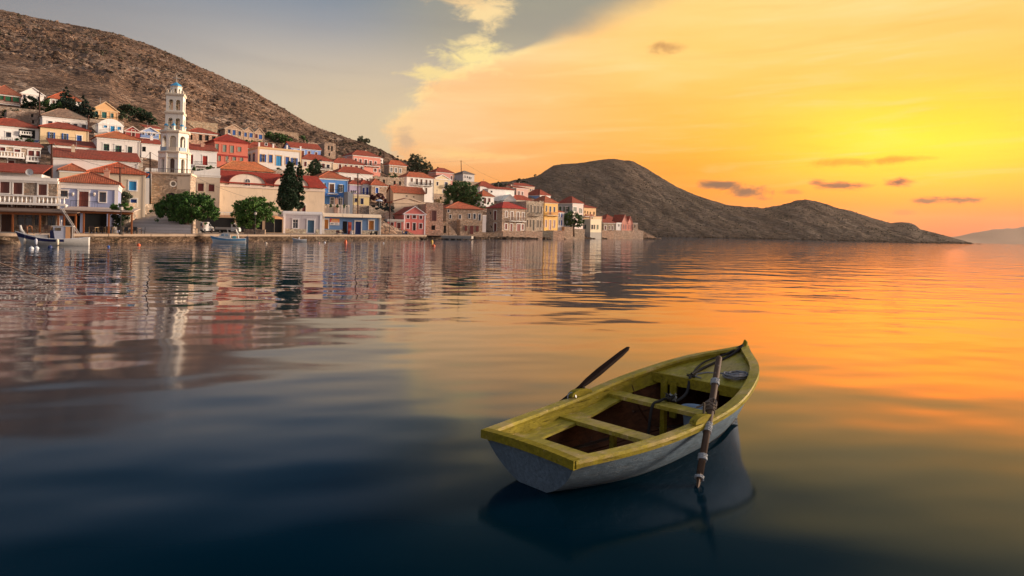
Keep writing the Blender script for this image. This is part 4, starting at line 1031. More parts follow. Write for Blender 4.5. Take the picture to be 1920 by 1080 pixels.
h = H_('stone_house', 'stone house with crimson hipped roof and two iron balconies above the sea wall', 941, 985, 434, 390, stone((.50, .37, .28), scale=2.2), ('hip', 379.5, (.40, .05, .04)), Y=247, xl=912, yaw=41, cornice=False,
       wins=wins('s', (.24, .13, .09), (947.5, 396, 951.5, 407), (957.5, 397, 962, 412.5), (969, 398, 973.5, 412.5), (979, 398.5, 983, 412.5)) + wins('s', (.22, .035, .025), (946.5, 419.5, 951, 430), (977.5, 420.5, 982, 431)) + wins('d', (.22, .035, .025), (956.5, 419.5, 961, 433), (969, 420, 976, 433)),
       swins=wins('d', MAROON, (926, 395, 931, 412.5), (926, 418.5, 931, 434)) + wins('x', DARK, (918, 397.5, 921, 402), (919.5, 423.5, 922, 427.5)))
h.balcony(954.5, 982, 407.5, 414.5, 'iron', 1.4, col=(.09, .045, .03))
h = H_('stone_house', 'long ruined stone house with tall empty windows next to the yellow house', 985.5, 1018, 434, 377, stone((.50, .40, .31), scale=2.2), ('ruin',), Y=258, xl=930, yaw=40, cornice=False, trim=(.5, .4, .3), d=12,
       wins=wins('s', (.11, .07, .05), (988, 383, 991, 398), (993.5, 384, 997, 399), (1000.5, 385.5, 1004, 399), (1006.5, 386, 1010, 401), (1013, 387, 1016, 401), (987, 412, 990, 425.5), (993, 412, 996, 425.5), (1006.5, 413, 1010, 426.5), (1012, 413.5, 1015, 426.5)) + wins('d', (.06, .04, .03), (998.5, 412.5, 1002, 432)))
h.balcony(998, 1010, 398.5, 404.5, 'iron', 1.2)
h = H_('yellow_house', 'bright yellow two storey house with blue doors and small balcony', 1020, 1045, 434, 379.5, (.78, .44, .10), ('hip', 368, TERRA2), Y=272, yaw=40, trim=(.80, .62, .40), d=9,
       wins=wins('s', (.02, .05, .14), (1023.5, 385.5, 1026, 396.5), (1038, 388, 1041, 398)) + wins('d', (.02, .05, .14), (1030, 387, 1033.5, 402.5)) + wins('s', (.55, .36, .33), (1022, 412.5, 1025.5, 426), (1037.5, 413, 1041, 427)) + wins('d', (.55, .36, .33), (1029.5, 412.5, 1033.5, 431)))
h.balcony(1022, 1044, 397.5, 403.5, 'iron', 1.2, col=(.3, .12, .04))
h = H_('blue_house', 'little white house with blue window shutters squeezed beside the yellow house', 1046, 1057, 426, 398, (.66, .66, .72), ('shed', 393, TERRA2), Y=279, yaw=40, d=5, wins=wins('s', (.03, .09, .40), (1047, 398.5, 1049.5, 407), (1051.5, 399, 1055, 408), (1047.5, 413, 1049.5, 422), (1051.5, 413, 1054.5, 423)))
h = H_('white_house', 'pale grey house with red pyramid roof and olive shutters behind the tree', 1072, 1093, 424, 380.5, (.70, .56, .50), ('hip', 369, TERRA), Y=300, xl=1045, yaw=42, side=(.42, .42, .40), wins=wins('s', (.12, .13, .09), (1074.5, 388.5, 1081, 396), (1086, 390, 1088.5, 399.5), (1089.5, 391, 1091.5, 399.5)), swins=wins('s', (.04, .10, .05), (1048, 387, 1053, 396)) + wins('o', (.05, .10, .06), (1059.5, 387.5, 1065, 397)))  # warm lit front and grey shaded left wall are put into the colours
h = H_('yellow_house', 'ochre house with row of small windows and red balustrade below the headland', 1094, 1117, 412, 389, (.72, .44, .20), ('hip', 384, TERRA), Y=343, yaw=38, d=8, cornice=False, wins=wins('x', DARK, (1096, 395, 1098, 400), (1101, 396, 1103, 401), (1106, 397, 1108, 402), (1112.5, 397, 1115, 403)))
h.balcony(1093.5, 1110, 401.5, 406, 'white', 1.5, col=(.30, .06, .04))
h = H_('yellow_house', 'pale yellow arched house with tile balustrade on its flat roof', 1111, 1129, 420, 406, (.70, .50, .27), ('flat',), Y=346, yaw=38, d=8, cornice=False, trim=(.42, .16, .08), wins=wins('x', DARK, (1113, 412, 1115.5, 416), (1117.5, 412, 1119.5, 417), (1124, 412.5, 1126, 418)))
h = H_('cream_house', 'cream house standing on a grey concrete base in the water', 1106.5, 1128, 445.5, 412, (.78, .64, .42), ('flat',), Y=328, xl=1090, yaw=40, trim=(.74, .62, .46), cornice=False, side=(.46, .43, .33), foot=4, wins=wins('g', (.3, .25, .2), (1108.5, 421.5, 1112, 429.5), (1113.5, 421.5, 1116, 429.5)) + wins('s', (.10, .14, .06), (1119, 421.5, 1122, 430)), swins=wins('o', (.04, .07, .05), (1093, 421, 1097, 429)))  # left wall in darker cream: its shade is painted into the side colour
q = MB(); z0 = h.fr(1115, 435.5)[1]; q.box(-.06, -.06, -4, h.w + .06, h.d + .06, z0); q.build('concrete_base', paint((.36, .32, .27)), h.root)
H_('stone_house', 'low grey stone house with dark arched doors near the point', 1131, 1154, 433, 417.5, stone((.40, .33, .26), scale=2.0), ('shed', 411, TERRA), Y=362, yaw=34, d=7, wins=wins('s', MAROON, (1133.5, 423, 1136.5, 431), (1142, 423, 1144, 430.5), (1147.5, 423.5, 1150, 431)))
H_('red_roofed_house', 'low house whose broad red roof shows above the grey stone house', 1135, 1163, 424, 414, (.66, .56, .5), ('hip', 402.5, TERRA), Y=392, yaw=30, d=12)
H_('white_house', 'small white cube house left of the pink gabled pair', 1155, 1165, 433.5, 418.5, (.70, .66, .64), ('flat',), Y=372, yaw=34, d=6, wins=wins('g', DKB, (1159.5, 420.5, 1161.5, 424.5)))
H_('gabled_house', 'left one of two pink gabled houses standing near the point', 1166, 1176.5, 432, 417, (.74, .32, .24), ('gable', 403, TERRA), Y=376, yaw=30, trim=(.74, .34, .26), d=9, cornice=False, wins=wins('s', (.55, .38, .36), (1168, 421, 1170, 430), (1172.5, 421, 1174.5, 430)))
H_('gabled_house', 'right one of two pink gabled houses standing near the point', 1177, 1185.5, 432, 418, (.74, .32, .24), ('gable', 406, TERRA), Y=380, yaw=30, trim=(.74, .34, .26), d=9, cornice=False, wins=wins('s', (.55, .38, .36), (1178.5, 421.5, 1180, 430), (1182.5, 421.5, 1184, 430)))
H_('stone_house', 'last small grey stone hut at the end of the village', 1187, 1196, 429, 419, stone((.40, .33, .27), scale=2.0), ('flat',), Y=388, yaw=30, d=6, trim=(.5, .45, .4), cornice=False, wins=wins('x', DARK, (1189.5, 422, 1191.5, 427)))
# ------------------------------------------------------------------ quay
def shore_pt(px, out=0.0, z=0.0):
    Y = shore_Y(px) - out; return Vector(((px - 960) / FOC * Y, Y, z))
QM = rockmat((.34, .235, .165), (.20, .13, .09), (.46, .36, .27), (.05, .045, .03), 3.0, 'quay_masonry')
PAVE = paint((.26, .20, .155), .9, .25, .8, .4)
qpx = [-900, -600, -400, -250] + list(range(-150, 801, 25))
mb = MB()
def strip(mb, prof, m=0):
    """sweep a profile of (offset towards the water, z) along the shore"""
    b = len(mb.v); n = len(prof)
    for px in qpx:
        for (o, z) in prof: mb.v.append(tuple(shore_pt(px, o, z)))
    for i in range(len(qpx) - 1):
        for j in range(n - 1): mb.f.append((b + i * n + j, b + (i + 1) * n + j, b + (i + 1) * n + j + 1, b + i * n + j + 1)); mb.mi.append(m)
strip(mb, [(-1.0, .80), (-.25, .80), (-.22, .50), (-.20, .46), (.22, .44), (.26, .36), (.24, .1), (.34, -.6)], 0)
b = len(mb.v)
for px in qpx:
    yp = max(interp(YP, px), shore_Y(px) + 1.5) + 9
    mb.v += [tuple(shore_pt(px, -.85, 1.09)), ((px - 960) / FOC * yp, yp, 1.09)]
for i in range(len(qpx) - 1): mb.f.append((b + 2 * i, b + 2 * i + 2, b + 2 * i + 3, b + 2 * i + 1)); mb.mi.append(1)
Q = tag(mb.build('quay', [QM, PAVE], fix=False), kind='structure')
rnd = random.Random(4); pts = []; px = -140.0
while px < 798:
    P = shore_pt(px); k = rnd.uniform(2.2, 3.6); p2 = px
    while (shore_pt(p2) - P).length < k: p2 += .5
    a, c = shore_pt(px), shore_pt(min(p2, 800)); d = (c - a).normalized(); nrm = Vector((d.y, -d.x, 0)); a = a + d * .02; c = c - d * .02
    j = rnd.uniform(-.05, .05); mb = MB(); q = [a + nrm * (.02 + j), c + nrm * (.02 + j), c - nrm * .9, a - nrm * .9]; z1 = 1.1 + rnd.uniform(-.015, .03)
    mb.v = [(*p.xy, .80) for p in q] + [(*p.xy, z1) for p in q]
    mb.f = [(3, 2, 1, 0), (4, 5, 6, 7), (0, 1, 5, 4), (1, 2, 6, 5), (2, 3, 7, 6), (3, 0, 4, 7)]; mb.mi = [0] * 6
    mb.build('cap_stone', paint((.29, .215, .16), .9, .3, 1.6, .5), Q); px = p2
# jetties
def solid(name, label, cat, pxs, Y, y0, y1, depth, mat, yaw=0, group=None, parts=()):
    P = at(pxs[0], y1, Y); w = at(pxs[1], y1, Y).x - P.x; hh = at(pxs[0], y0, Y).z - P.z
    o = empty(name, P, radians(yaw), label, cat, group); mb = MB(); mb.box(0, 0, 0, w, depth, hh); mb.build('slab', mat, o); return o, w, hh
CONC = paint((.34, .30, .26), .9, .3, 1.0, .6)
for (pxs, Y, y0, y1, lab) in (((786, 842), 194, 442.8, 446.5, 'low concrete jetty in front of the roofless stone house'), ((826, 884), 187, 441.5, 446.8, 'thicker concrete jetty block in front of the stone house with the outside stair')):
    o, w, hh = solid('jetty', lab, 'jetty', pxs, Y, y0, y1, 9, CONC)
    for k in range(5):
        mb = MB(); x = w * (k + .3) / 5; mb.box(x, .3, -2, x + .5, .9, -.003); mb.build('pillar', CONC, o)
# broad steps beside the tower
P = at(250, 437, 104); o = empty('stone_steps', (0, 104, 1.09), 0, 'broad pale stone steps rising from the quay to the bell tower', 'steps')
for k in range(13):
    Y = 104.5 + k * .95; mb = MB(); xa, xb = (246 - 960) / FOC * Y, (358 - 960) / FOC * Y
    mb.box(xa, .5 + k * .95, 0, xb, .5 + (k + 1) * .95 - .002 + (3 if k == 12 else 0), (k + 1) * .262); mb.build('step', paint((.46, .41, .37) if k % 2 else (.54, .49, .45), .9, .25, 2.0, .35), o)
    mb = MB(); mb.box(xb + .004, .5 + k * .95, 0, xb + .3, .5 + (k + 1) * .95 - .002, (k + 1) * .262 + .1); mb.build('side_stone', stone((.42, .33, .26)), o)
mb = MB(); mb.box((236 - 960) / FOC * 110, 2, 0, (246 - 960) / FOC * 110, 16, 4.6); mb.build('side_wall', stone((.45, .36, .28)), o)

# ------------------------------------------------------------------ bell tower
def arch_wall(mb, w, h, ops, th, M, n=8):
    """a wall w wide, h high with arched openings (centre, half width, sill, spring), th thick; M maps (x, depth, z)"""
    def bx(x0, z0, x1, z1):
        k = len(mb.v); mb.v += [M(*p) for p in ((x0, 0, z0), (x1, 0, z0), (x1, th, z0), (x0, th, z0), (x0, 0, z1), (x1, 0, z1), (x1, th, z1), (x0, th, z1))]
        for q in ((3, 2, 1, 0), (4, 5, 6, 7), (0, 1, 5, 4), (1, 2, 6, 5), (2, 3, 7, 6), (3, 0, 4, 7)): mb.f.append(tuple(k + i for i in q)); mb.mi.append(0)
    x = 0.0
    for (c, r, z0, zs) in ops:
        bx(x, 0, c - r, h)
        if z0 > .01: bx(c - r, 0, c + r, z0)
        for i in range(n):
            t0, t1 = pi * (1 - i / n), pi * (1 - (i + 1) / n)
            x0, x1 = c + r * cos(t0), c + r * cos(t1); a0, a1 = zs + r * sin(t0), zs + r * sin(t1)
            k = len(mb.v); mb.v += [M(*p) for p in ((x0, 0, a0), (x1, 0, a1), (x1, 0, h), (x0, 0, h), (x0, th, a0), (x1, th, a1), (x1, th, h), (x0, th, h))]
            for q in ((0, 1, 2, 3), (7, 6, 5, 4), (0, 4, 5, 1), (2, 6, 7, 3)): mb.f.append(tuple(k + i for i in q)); mb.mi.append(0)
        x = c + r
    bx(x, 0, w, h)
TY = 118.0
def tz(y): return CAM_H + (419.6 - y) / FOC * TY
TW = paint((.86, .80, .70), .75, .2, 1.2, .3); TWB = paint((.70, .58, .44), .75, .2, 1.4, .4); TBL = paint((.06, .30, .52), .5, .15, 2, .2)
C0 = at(324.8, 410, TY); C0.z = 1.1; C0.y += 2.0; C0.x *= C0.y / TY
o = empty('bell_tower', C0, radians(17), 'tall white tiered bell tower with small light blue dome and cross', 'bell tower')
Z = lambda y: tz(y) - 1.1
def square(name, half, y0, y1, ops, th, mat, parent=o):
    mb = MB(); z0 = Z(y0); h = Z(y1) - z0
    for k in range(4):
        a = k * pi / 2
        def M(x, dp, z, a=a):
            X_, Y_ = x - half, -half + dp
            return (X_ * cos(a) - Y_ * sin(a), X_ * sin(a) + Y_ * cos(a), z0 + z)
        # walls butt: odd sides run between the even ones
        if k % 2: 
            def M(x, dp, z, a=a):
                X_, Y_ = (x - half) * (half - th - .002) / half, -half + dp
                return (X_ * cos(a) - Y_ * sin(a), X_ * sin(a) + Y_ * cos(a), z0 + z)
        arch_wall(mb, 2 * half, h, ops(h, half), th, M)
    return mb.build(name, mat, parent)
def octa(name, ap, y0, y1, ops, th, mat, parent=o, rot=pi / 8):
    mb = MB(); z0 = Z(y0); h = Z(y1) - z0; L = 2 * ap * tan(pi / 8)
    for k in range(8):
        a = k * pi / 4
        def M(x, dp, z, a=a):
            X_, Y_ = (x - L / 2) * (1 - dp / ap), -ap + dp
            return (X_ * cos(a) - Y_ * sin(a), X_ * sin(a) + Y_ * cos(a), z0 + z)
        arch_wall(mb, L, h, ops(h, L), th, M)
    return mb.build(name, mat, parent)
def ringslab(name, ap, y0, y1, n, mat, rot=0.0):
    mb = MB(); R = ap / cos(pi / n); mb.lathe([(R, Z(y0)), (R * 1.02, (Z(y0) + Z(y1)) / 2), (R * .99, Z(y1))], n)
    q = mb.build(name, mat, o); q.rotation_euler = (0, 0, rot); return q
# rubble base
mb = MB(); mb.box(-3.0, -2.9, -1, 3.0, 3.4, Z(326.5)); base = mb.build('stone_base', stone((.52, .40, .30), scale=2.2), o)
mb = MB(); mb.box(-3.15, -3.05, Z(327.6), 3.15, 3.55, Z(324.2)); mb.build('base_cornice', TWB, o)
mb = MB(); N = 16; zc = Z(345)
for r0, r1, y_ in ((.55, .36, -2.97),):
    for k in range(N):
        t0, t1 = 2 * pi * k / N, 2 * pi * (k + 1) / N
        mb.face([(.35 + r0 * cos(t0), y_, zc + r0 * sin(t0)), (.35 + r0 * cos(t1), y_, zc + r0 * sin(t1)), (.35 + r1 * cos(t1), y_ + .03, zc + r1 * sin(t1)), (.35 + r1 * cos(t0), y_ + .03, zc + r1 * sin(t0))])
mb.build('round_frame', TW, base)
mb = MB(); mb.face([(.35 + .37 * cos(2 * pi * k / N), -2.925, zc + .37 * sin(2 * pi * k / N)) for k in range(N)]); mb.build('round_opening', plain((.2, .17, .14), .9), base)
mb = MB(); mb.box(.95, -2.93, Z(355), 2.9, -2.905, Z(331)); mb.build('plaster_patch', paint((.62, .50, .38)), base)
pts = [(-.75, Z(400)), (.95, Z(400)), (.95, Z(371))] + [(.1 + .85 * cos(pi * k / 8), Z(371) + .85 * sin(pi * k / 8)) for k in range(1, 8)] + [(-.75, Z(371))]
mb = MB(); mb.prism(pts, -2.94, -2.905); mb.build('arched_gate', plain(DARK, .9, name='dark_interior'), base)
# railing above the base
mb = MB()
for k in range(24): x = -3.05 + 6.1 * k / 23; mb.box(x, -3.0, Z(324.2), x + .05, -2.95, Z(317.5))
mb.box(-3.05, -3.01, Z(318), 3.1, -2.94, Z(317)); mb.build('railing', plain((.25, .22, .2)), o)
s1 = octa('lower_stage', 2.22, 324.2, 285.5, lambda h, L: [(L / 2, .36, .05, h * .60)], .35, TW)
for k in range(8):
    a = k * pi / 4 + pi / 8; R = 2.22 / cos(pi / 8); mb = MB(); mb.bar((R * cos(a), R * sin(a), Z(324)), (R * cos(a), R * sin(a), Z(286)), .22, n=6); mb.build('pilaster', TW, s1)
mb = MB(); mb.lathe([(1.8, Z(324)), (1.8, Z(286))], 8); mb.build('core', paint((.5, .42, .34)), s1)
mb = MB(); mb.box(-.34, -1.95, Z(324), .34, -1.84, Z(298)); mb.build('door', plain((.10, .05, .03)), s1)
ringslab('cornice', 2.36, 296.5, 295, 8, TWB); ringslab('cornice', 2.45, 286.5, 282.8, 8, TWB)
s2 = octa('middle_stage', 2.05, 282.8, 247.5, lambda h, L: [(L / 2, .50, .02, h * .66)], .3, TW)
mb = MB(); mb.box(-.5, -1.72, Z(282), .5, -1.68, Z(256)); mb.build('niche_panel', paint((.66, .55, .42)), s2)
for k in range(8):
    a = k * pi / 4
    mb = MB(); mb.box(-.62, -2.2, Z(282.5), .62, -2.07, Z(275.5)); q = mb.build('parapet_panel', paint((.32, .42, .50)) if k % 2 else TWB, s2); q.rotation_euler = (0, 0, a)
ringslab('cornice', 2.3, 248, 243.8, 8, TWB)
# corner turrets with tiny domes
for a in (-135, -45, 45, 135, -90):
    x, y = 1.72 * cos(radians(a)), 1.72 * sin(radians(a))
    mb = MB(); mb.lathe([(.36, Z(243.9)), (.36, Z(241)), (.26, Z(240.5)), (.26, Z(236.2)), (.36, Z(236)), (.36, Z(235.4))], 8, x, y); tq = mb.build('turret', TW, o)
    mb = MB(); mb.lathe([(.38, Z(235.4)), (.33, Z(233)), (.15, Z(231)), (.04, Z(230)), (.03, Z(226))], 8, x, y); mb.build('turret_dome', TBL, tq)
def two(h, half): return [(half * .58, half * .25, h * .08, h * .62), (half * 1.42, half * .25, h * .08, h * .62)]
square('belfry', 1.38, 243.8, 211.5, two, .30, TW); ringslab('cornice', 1.5, 212, 207.5, 4, TWB)
square('belfry', 1.32, 207.5, 177, two, .30, TW); ringslab('cornice', 1.46, 177.5, 173.2, 4, TWB)
for i, y in ((0, 228), (1, 195)):
    mb = MB(); mb.lathe([(.04, Z(y - 6)), (.18, Z(y - 5)), (.24, Z(y)), (.34, Z(y + 3)), (.33, Z(y + 3.3))], 10); mb.build('bell', plain((.10, .07, .03), .4, .8, name='bronze'), o)
for k in range(4):
    a = pi / 4 + k * pi / 2; mb = MB(); mb.box(-.17, -.17, Z(173.2), .17, .17, Z(168)); mb.lathe([(.2, Z(168)), (.02, Z(166))], 4)
    q = mb.build('corner_finial', TWB, o); q.location = (1.22 * cos(a) * 1.35, 1.22 * sin(a) * 1.35, 0)
octa('drum', .86, 173.2, 160, lambda h, L: [(L / 2, .17, h * .1, h * .6)], .12, TW)
mb = MB(); mb.lathe([(1.0, Z(160)), (1.02, Z(158.6)), (.95, Z(157.8))], 8); mb.build('drum_cornice', TWB, o)
mb = MB(); mb.lathe([(1.0, Z(158)), (.86, Z(155.6)), (.58, Z(153.2)), (.24, Z(150.8)), (.05, Z(149.4))], 8); mb.build('dome', TBL, o)
mb = MB(); mb.box(-.05, -.05, Z(149.6), .05, .05, Z(136)); mb.box(-.62, -.05, Z(142.6), -.052, .05, Z(141.4)); mb.box(.052, -.05, Z(142.6), .62, .05, Z(141.4))
mb.box(-.1, -.1, Z(148), .1, .1, Z(146.8)); mb.build('cross', paint((.72, .62, .5)), o)

# ------------------------------------------------------------------ church
h = H_('parish_house', 'plain white and cream block with two maroon shutters between tower and church', 361, 411, 404, 326, (.70, .58, .45), ('none',), Y=136, yaw=30, d=8, cat='building', trim=W, wins=wins('s', MAROON, (371, 344, 382, 358.5), (391, 345.5, 402, 359), fc=(.66, .54, .42)), corh=.5, zb=1.0)
mb = MB(); mb.v = [(0, -.02, h.h - .01), (h.w, -.02, h.h - .01), (h.w, -.02, h.h + 1.5), (0, -.02, h.h + .5), (0, .4, h.h - .01), (h.w, .4, h.h - .01), (h.w, .4, h.h + 1.5), (0, .4, h.h + .5)]
mb.f = [(0, 1, 2, 3), (7, 6, 5, 4), (0, 4, 5, 1), (1, 5, 6, 2), (2, 6, 7, 3), (3, 7, 4, 0)]; mb.mi = [0] * 6; mb.build('parapet', paint(W), h.root)
CH = H_('church', 'long cream church with two rounded vault gables and red tiled roof', 407, 608, 404, 342, (.72, .56, .40), ('ridge', 325.5, (.34, .045, .030)), Y=142, yaw=35, d=13, cat='church', group=None, cornice=False, zb=1.0, trim=(.72, .60, .50), wins=wins('d', MAROON, (566.5, 383, 573, 398)))
z = CH.fr(407, 348)[1]; mb = MB(); mb.box(-.05, -.16, z - .12, CH.w + .05, -.004, z + .22); mb.build('moulding', paint((.72, .58, .48)), CH.root)
mb = MB(); mb.box(.02, -.03, z + .22, CH.w - .02, -.002, CH.h - .1); mb.build('upper_band', paint((.76, .62, .52)), CH.root)
for (xa, xb, ya, yap) in ((428.5, 498, 341.5, 326), (513, 579, 348, 330.5)):
    a0 = CH.fr(xa, 345)[0]; a1 = CH.fr(xb, 345)[0]; zs = CH.h - .35; zt = CH.fr((xa + xb) / 2, yap)[1]; n = 14; c = (a0 + a1) / 2; r = (a1 - a0) / 2
    arc = [(c + r * cos(pi * k / n), zs + (zt - zs) * sin(pi * k / n) ** .85) for k in range(n + 1)]
    mb = MB(); mb.prism(arc, -.05, 6.4); g_ = mb.build('vault_gable', paint((.76, .64, .54)), CH.root)
    mb = MB()
    for k in range(n):
        p, q = arc[k], arc[k + 1]; e = .14
        def up(p): return (c + (p[0] - c) * 1.02, p[1] + e)
        mb.v += [(p[0], -.3, p[1] + .004), (q[0], -.3, q[1] + .004), (q[0], 6.5, q[1] + .004), (p[0], 6.5, p[1] + .004), (up(p)[0], -.3, up(p)[1]), (up(q)[0], -.3, up(q)[1]), (up(q)[0], 6.5, up(q)[1]), (up(p)[0], 6.5, up(p)[1])]
        b = len(mb.v) - 8
        for f in ((0, 1, 5, 4), (4, 5, 6, 7), (2, 3, 7, 6), (3, 2, 1, 0)): mb.f.append(tuple(b + i for i in f)); mb.mi.append(0)
    mb.build('vault_roof', tiles((.34, .045, .030)), g_)
    if xa < 500:
        wz0, wz1 = CH.fr(464, 348)[1], CH.fr(464, 340)[1]; wa0, wa1 = CH.fr(459.5, 344)[0], CH.fr(468.5, 344)[0]; r2 = (wa1 - wa0) / 2; c2 = (wa0 + wa1) / 2
        def shape(k_): return [(c2 - r2 * k_, wz0 - (k_ - 1) * .5), (c2 + r2 * k_, wz0 - (k_ - 1) * .5)] + [(c2 + r2 * k_ * cos(pi * k / 8), wz1 + r2 * k_ * sin(pi * k / 8)) for k in range(9)]
        mb = MB(); mb.prism(shape(1.28), -.10, -.055); wf = mb.build('window', paint((.80, .72, .64)), g_)
        mb = MB(); mb.prism(shape(1.0), -.125, -.102); mb.build('pane', glassy(), wf)
        mb = MB(); mb.box(c2 - .04, -.15, wz0, c2 + .04, -.127, wz1 + r2); mb.box(c2 - r2, -.15, wz1 - .3, c2 - .042, -.127, wz1 - .22); mb.box(c2 + .042, -.15, wz1 - .3, c2 + r2, -.127, wz1 - .22); mb.build('casement', paint((.6, .5, .42)), wf)
mb = MB(); c, r, zs = CH.fr(570, 382)[0], .55, CH.fr(570, 385)[1]
arc = [(c + r * cos(pi * k / 8), zs + r * sin(pi * k / 8)) for k in range(9)]; mb.prism(arc, -.08, -.003); mb.build('door_arch', paint((.76, .66, .56)), CH.root)

# ------------------------------------------------------------------ pergolas and terrace furniture
ORW = wood((.36, .115, .035), .7, 4, .2)
def pergola(label, x0, x1, Y, ytop, posts, depth, yaw, roofc):
    P = at(x0, 436, Y); P.z = 1.1; c, s = cos(radians(yaw)), sin(radians(yaw))
    def loc(px, py):
        u, v = ray(px, py); t = (P.x * s - P.y * c) / (u * s - c); return (u * t - P.x) * c + (t - P.y) * s, CAM_H + v * t - 1.1
    o = empty('pergola', P, radians(yaw), label, 'pergola'); w, _ = loc(x1, 400); zt = loc((x0 + x1) / 2, ytop)[1]
    mb = MB(); mb.box(0, -.12, zt - .42, w, .06, zt - .14); mb.build('front_beam', ORW, o)
    mb = MB(); mb.v = [(-.2, -.5, zt - .13), (w + .2, -.5, zt - .13), (w + .2, depth, zt + .32), (-.2, depth, zt + .32), (-.2, -.5, zt), (w + .2, -.5, zt), (w + .2, depth, zt + .45), (-.2, depth, zt + .45)]
    mb.f = [(3, 2, 1, 0), (4, 5, 6, 7), (0, 1, 5, 4), (1, 2, 6, 5), (2, 3, 7, 6), (3, 0, 4, 7)]; mb.mi = [0] * 6; mb.build('roof', paint(roofc), o)
    for px in posts:
        a = loc(px, 420)[0]; mb = MB(); mb.box(a - .09, -.11, 0, a + .09, .05, zt - .43); mb.build('post', ORW, o)
    for k in range(int(w / 1.2)):
        a = w * (k + .5) / int(w / 1.2); mb = MB(); mb.box(a - .05, .07, zt - .3, a + .05, depth - .1, zt - .15); mb.build('rafter', ORW, o)
    return o, loc, zt
pergola('brown timber pergola in front of the stone restaurant, left of the two', -110, 143, 78, 395, (-60, -18, 24, 75, 109, 142), 5.0, 20, (.16, .10, .07))
pergola('orange timber pergola in front of the lavender house, right of the two', 117, 249, 83, 394, (120, 157, 204, 247), 5.5, 22, (.55, .42, .33))
def chair(P, rz, label, m):
    o = empty('cafe_chair', P, rz, label, 'chair', 'cafe chairs under the pergolas')
    mb = MB(); mb.box(-.22, -.22, .42, .22, .22, .47); mb.build('seat', m, o)
    mb = MB(); mb.box(-.22, .19, .474, .22, .23, .9); mb.build('backrest', m, o)
    for sx in (-.2, .16):
        for sy in (-.2, .15): mb = MB(); mb.box(sx, sy, 0, sx + .04, sy + .04, .418); mb.build('leg', m, o)
def table(P, rz, label, m):
    o = empty('cafe_table', P, rz, label, 'table', 'cafe tables under the pergolas')
    mb = MB(); mb.box(-.45, -.45, .70, .45, .45, .75); mb.build('table_top', m, o)
    for sx in (-.4, .35):
        for sy in (-.4, .35): mb = MB(); mb.box(sx, sy, 0, sx + .05, sy + .05, .698); mb.build('leg', m, o)
rnd = random.Random(11)
TB = ('leftmost cafe table under the orange pergola', 'middle cafe table under the orange pergola', 'rightmost cafe table under the orange pergola', 'left cafe table under the brown pergola', 'right cafe table under the brown pergola',
      'cafe table inside the right end of the orange pergola', 'cafe table at the last post of the orange pergola', 'cafe table outside, right of the orange pergola')
for i_, (px, Y, k) in enumerate(((176, 85.5, 0), (192, 87, 0), (206, 86, 0), (50, 79.5, 1), (92, 80.2, 1), (228, 87.5, 2), (240, 88, 2), (256, 89, 2))):
    P = at(px, 440, Y); P.z = 1.1; table(P, rnd.uniform(-.3, .3), TB[i_], plain(((.45, .30, .16), (.12, .06, .04), (.25, .15, .09))[k]))
    for n_, a in enumerate((0.3, 2.2, 4.0)[: 3 if k != 1 else 2]):
        c = P + Vector((sin(a) * .75, -cos(a) * .75, 0)); chair(c, a + pi, 'dark chair ' + ('quay side of ', 'right of the ', 'left of the ')[n_] + TB[i_], plain(((.05, .035, .03), (.07, .035, .025), (.025, .03, .035))[k]))
# stair beside the restaurant
P = at(112, 436, 80.5); P.z = 1.1; o = empty('outside_stair', P, radians(24), 'steep grey outside stair rising beside the brown pergola', 'stair')
mb = MB()
for k in range(12): mb.box(1.5 - .13 * k, .2, .22 * k, 1.85 - .13 * k, 1.2, .22 * k + .06)
mb.build('treads', paint((.2, .17, .16)), o)
for y in (.1, 1.22): mb = MB(); mb.bar((1.75, y, 0), (.05, y, 2.9), .06, n=4); mb.build('stringer', paint((.50, .46, .44)), o)

# ------------------------------------------------------------------ walls along the shore to the right
def swall(lab, x0, x1, y0, y1, Y, c, yaw=40, d=3.0, sc=2.2):
    return H_('sea_wall', lab, x0, x1, y1, y0, stone(c, scale=sc), ('none',), yaw=yaw, Y=Y, d=d, cornice=False, trim=None, cat='wall', group='stone walls along the shore', foot=3)
swall('rubble wall under the narrow white annex', 889, 943, 435, 446.5, 232, (.42, .32, .24), 20, 6)
swall('pale pinkish sea wall in front of the house with crimson roof', 943, 985, 433.5, 447.5, 240, (.55, .38, .28), 30, 6)
swall('pinkish sea wall in front of the long ruined stone house', 985.5, 1017, 433.5, 447.5, 250, (.56, .38, .28), 30, 6)
swall('dark grey stone sea wall below the yellow house', 1016, 1037, 432.5, 446.5, 262, (.20, .17, .14), 30, 5)
swall('pink stone sea wall right of the dark one below the yellow house', 1037, 1058, 432, 447, 267, (.56, .36, .26), 30, 5)
swall('stepped stone garden wall beside the quay tree', 1058, 1074, 425, 445, 279, (.52, .36, .26), 34, 5)
swall('rough stone wall between quay tree and cream house', 1074, 1096, 429, 446.5, 288, (.48, .36, .27), 34, 4)
swall('stone wall right of the concrete based cream house', 1128, 1150, 432, 446.5, 348, (.50, .33, .24), 34, 4)
swall('long low stone wall under the pink gabled houses', 1150, 1186, 431.5, 446, 362, (.46, .33, .25), 34, 4)
swall('last low stone wall at the end of the village', 1186, 1206, 432, 446, 384, (.44, .33, .26), 34, 4)
swall('stone terrace wall under the roofless house right of the pink house', 797, 830, 436, 442, 204, (.46, .34, .26), 24, 2)
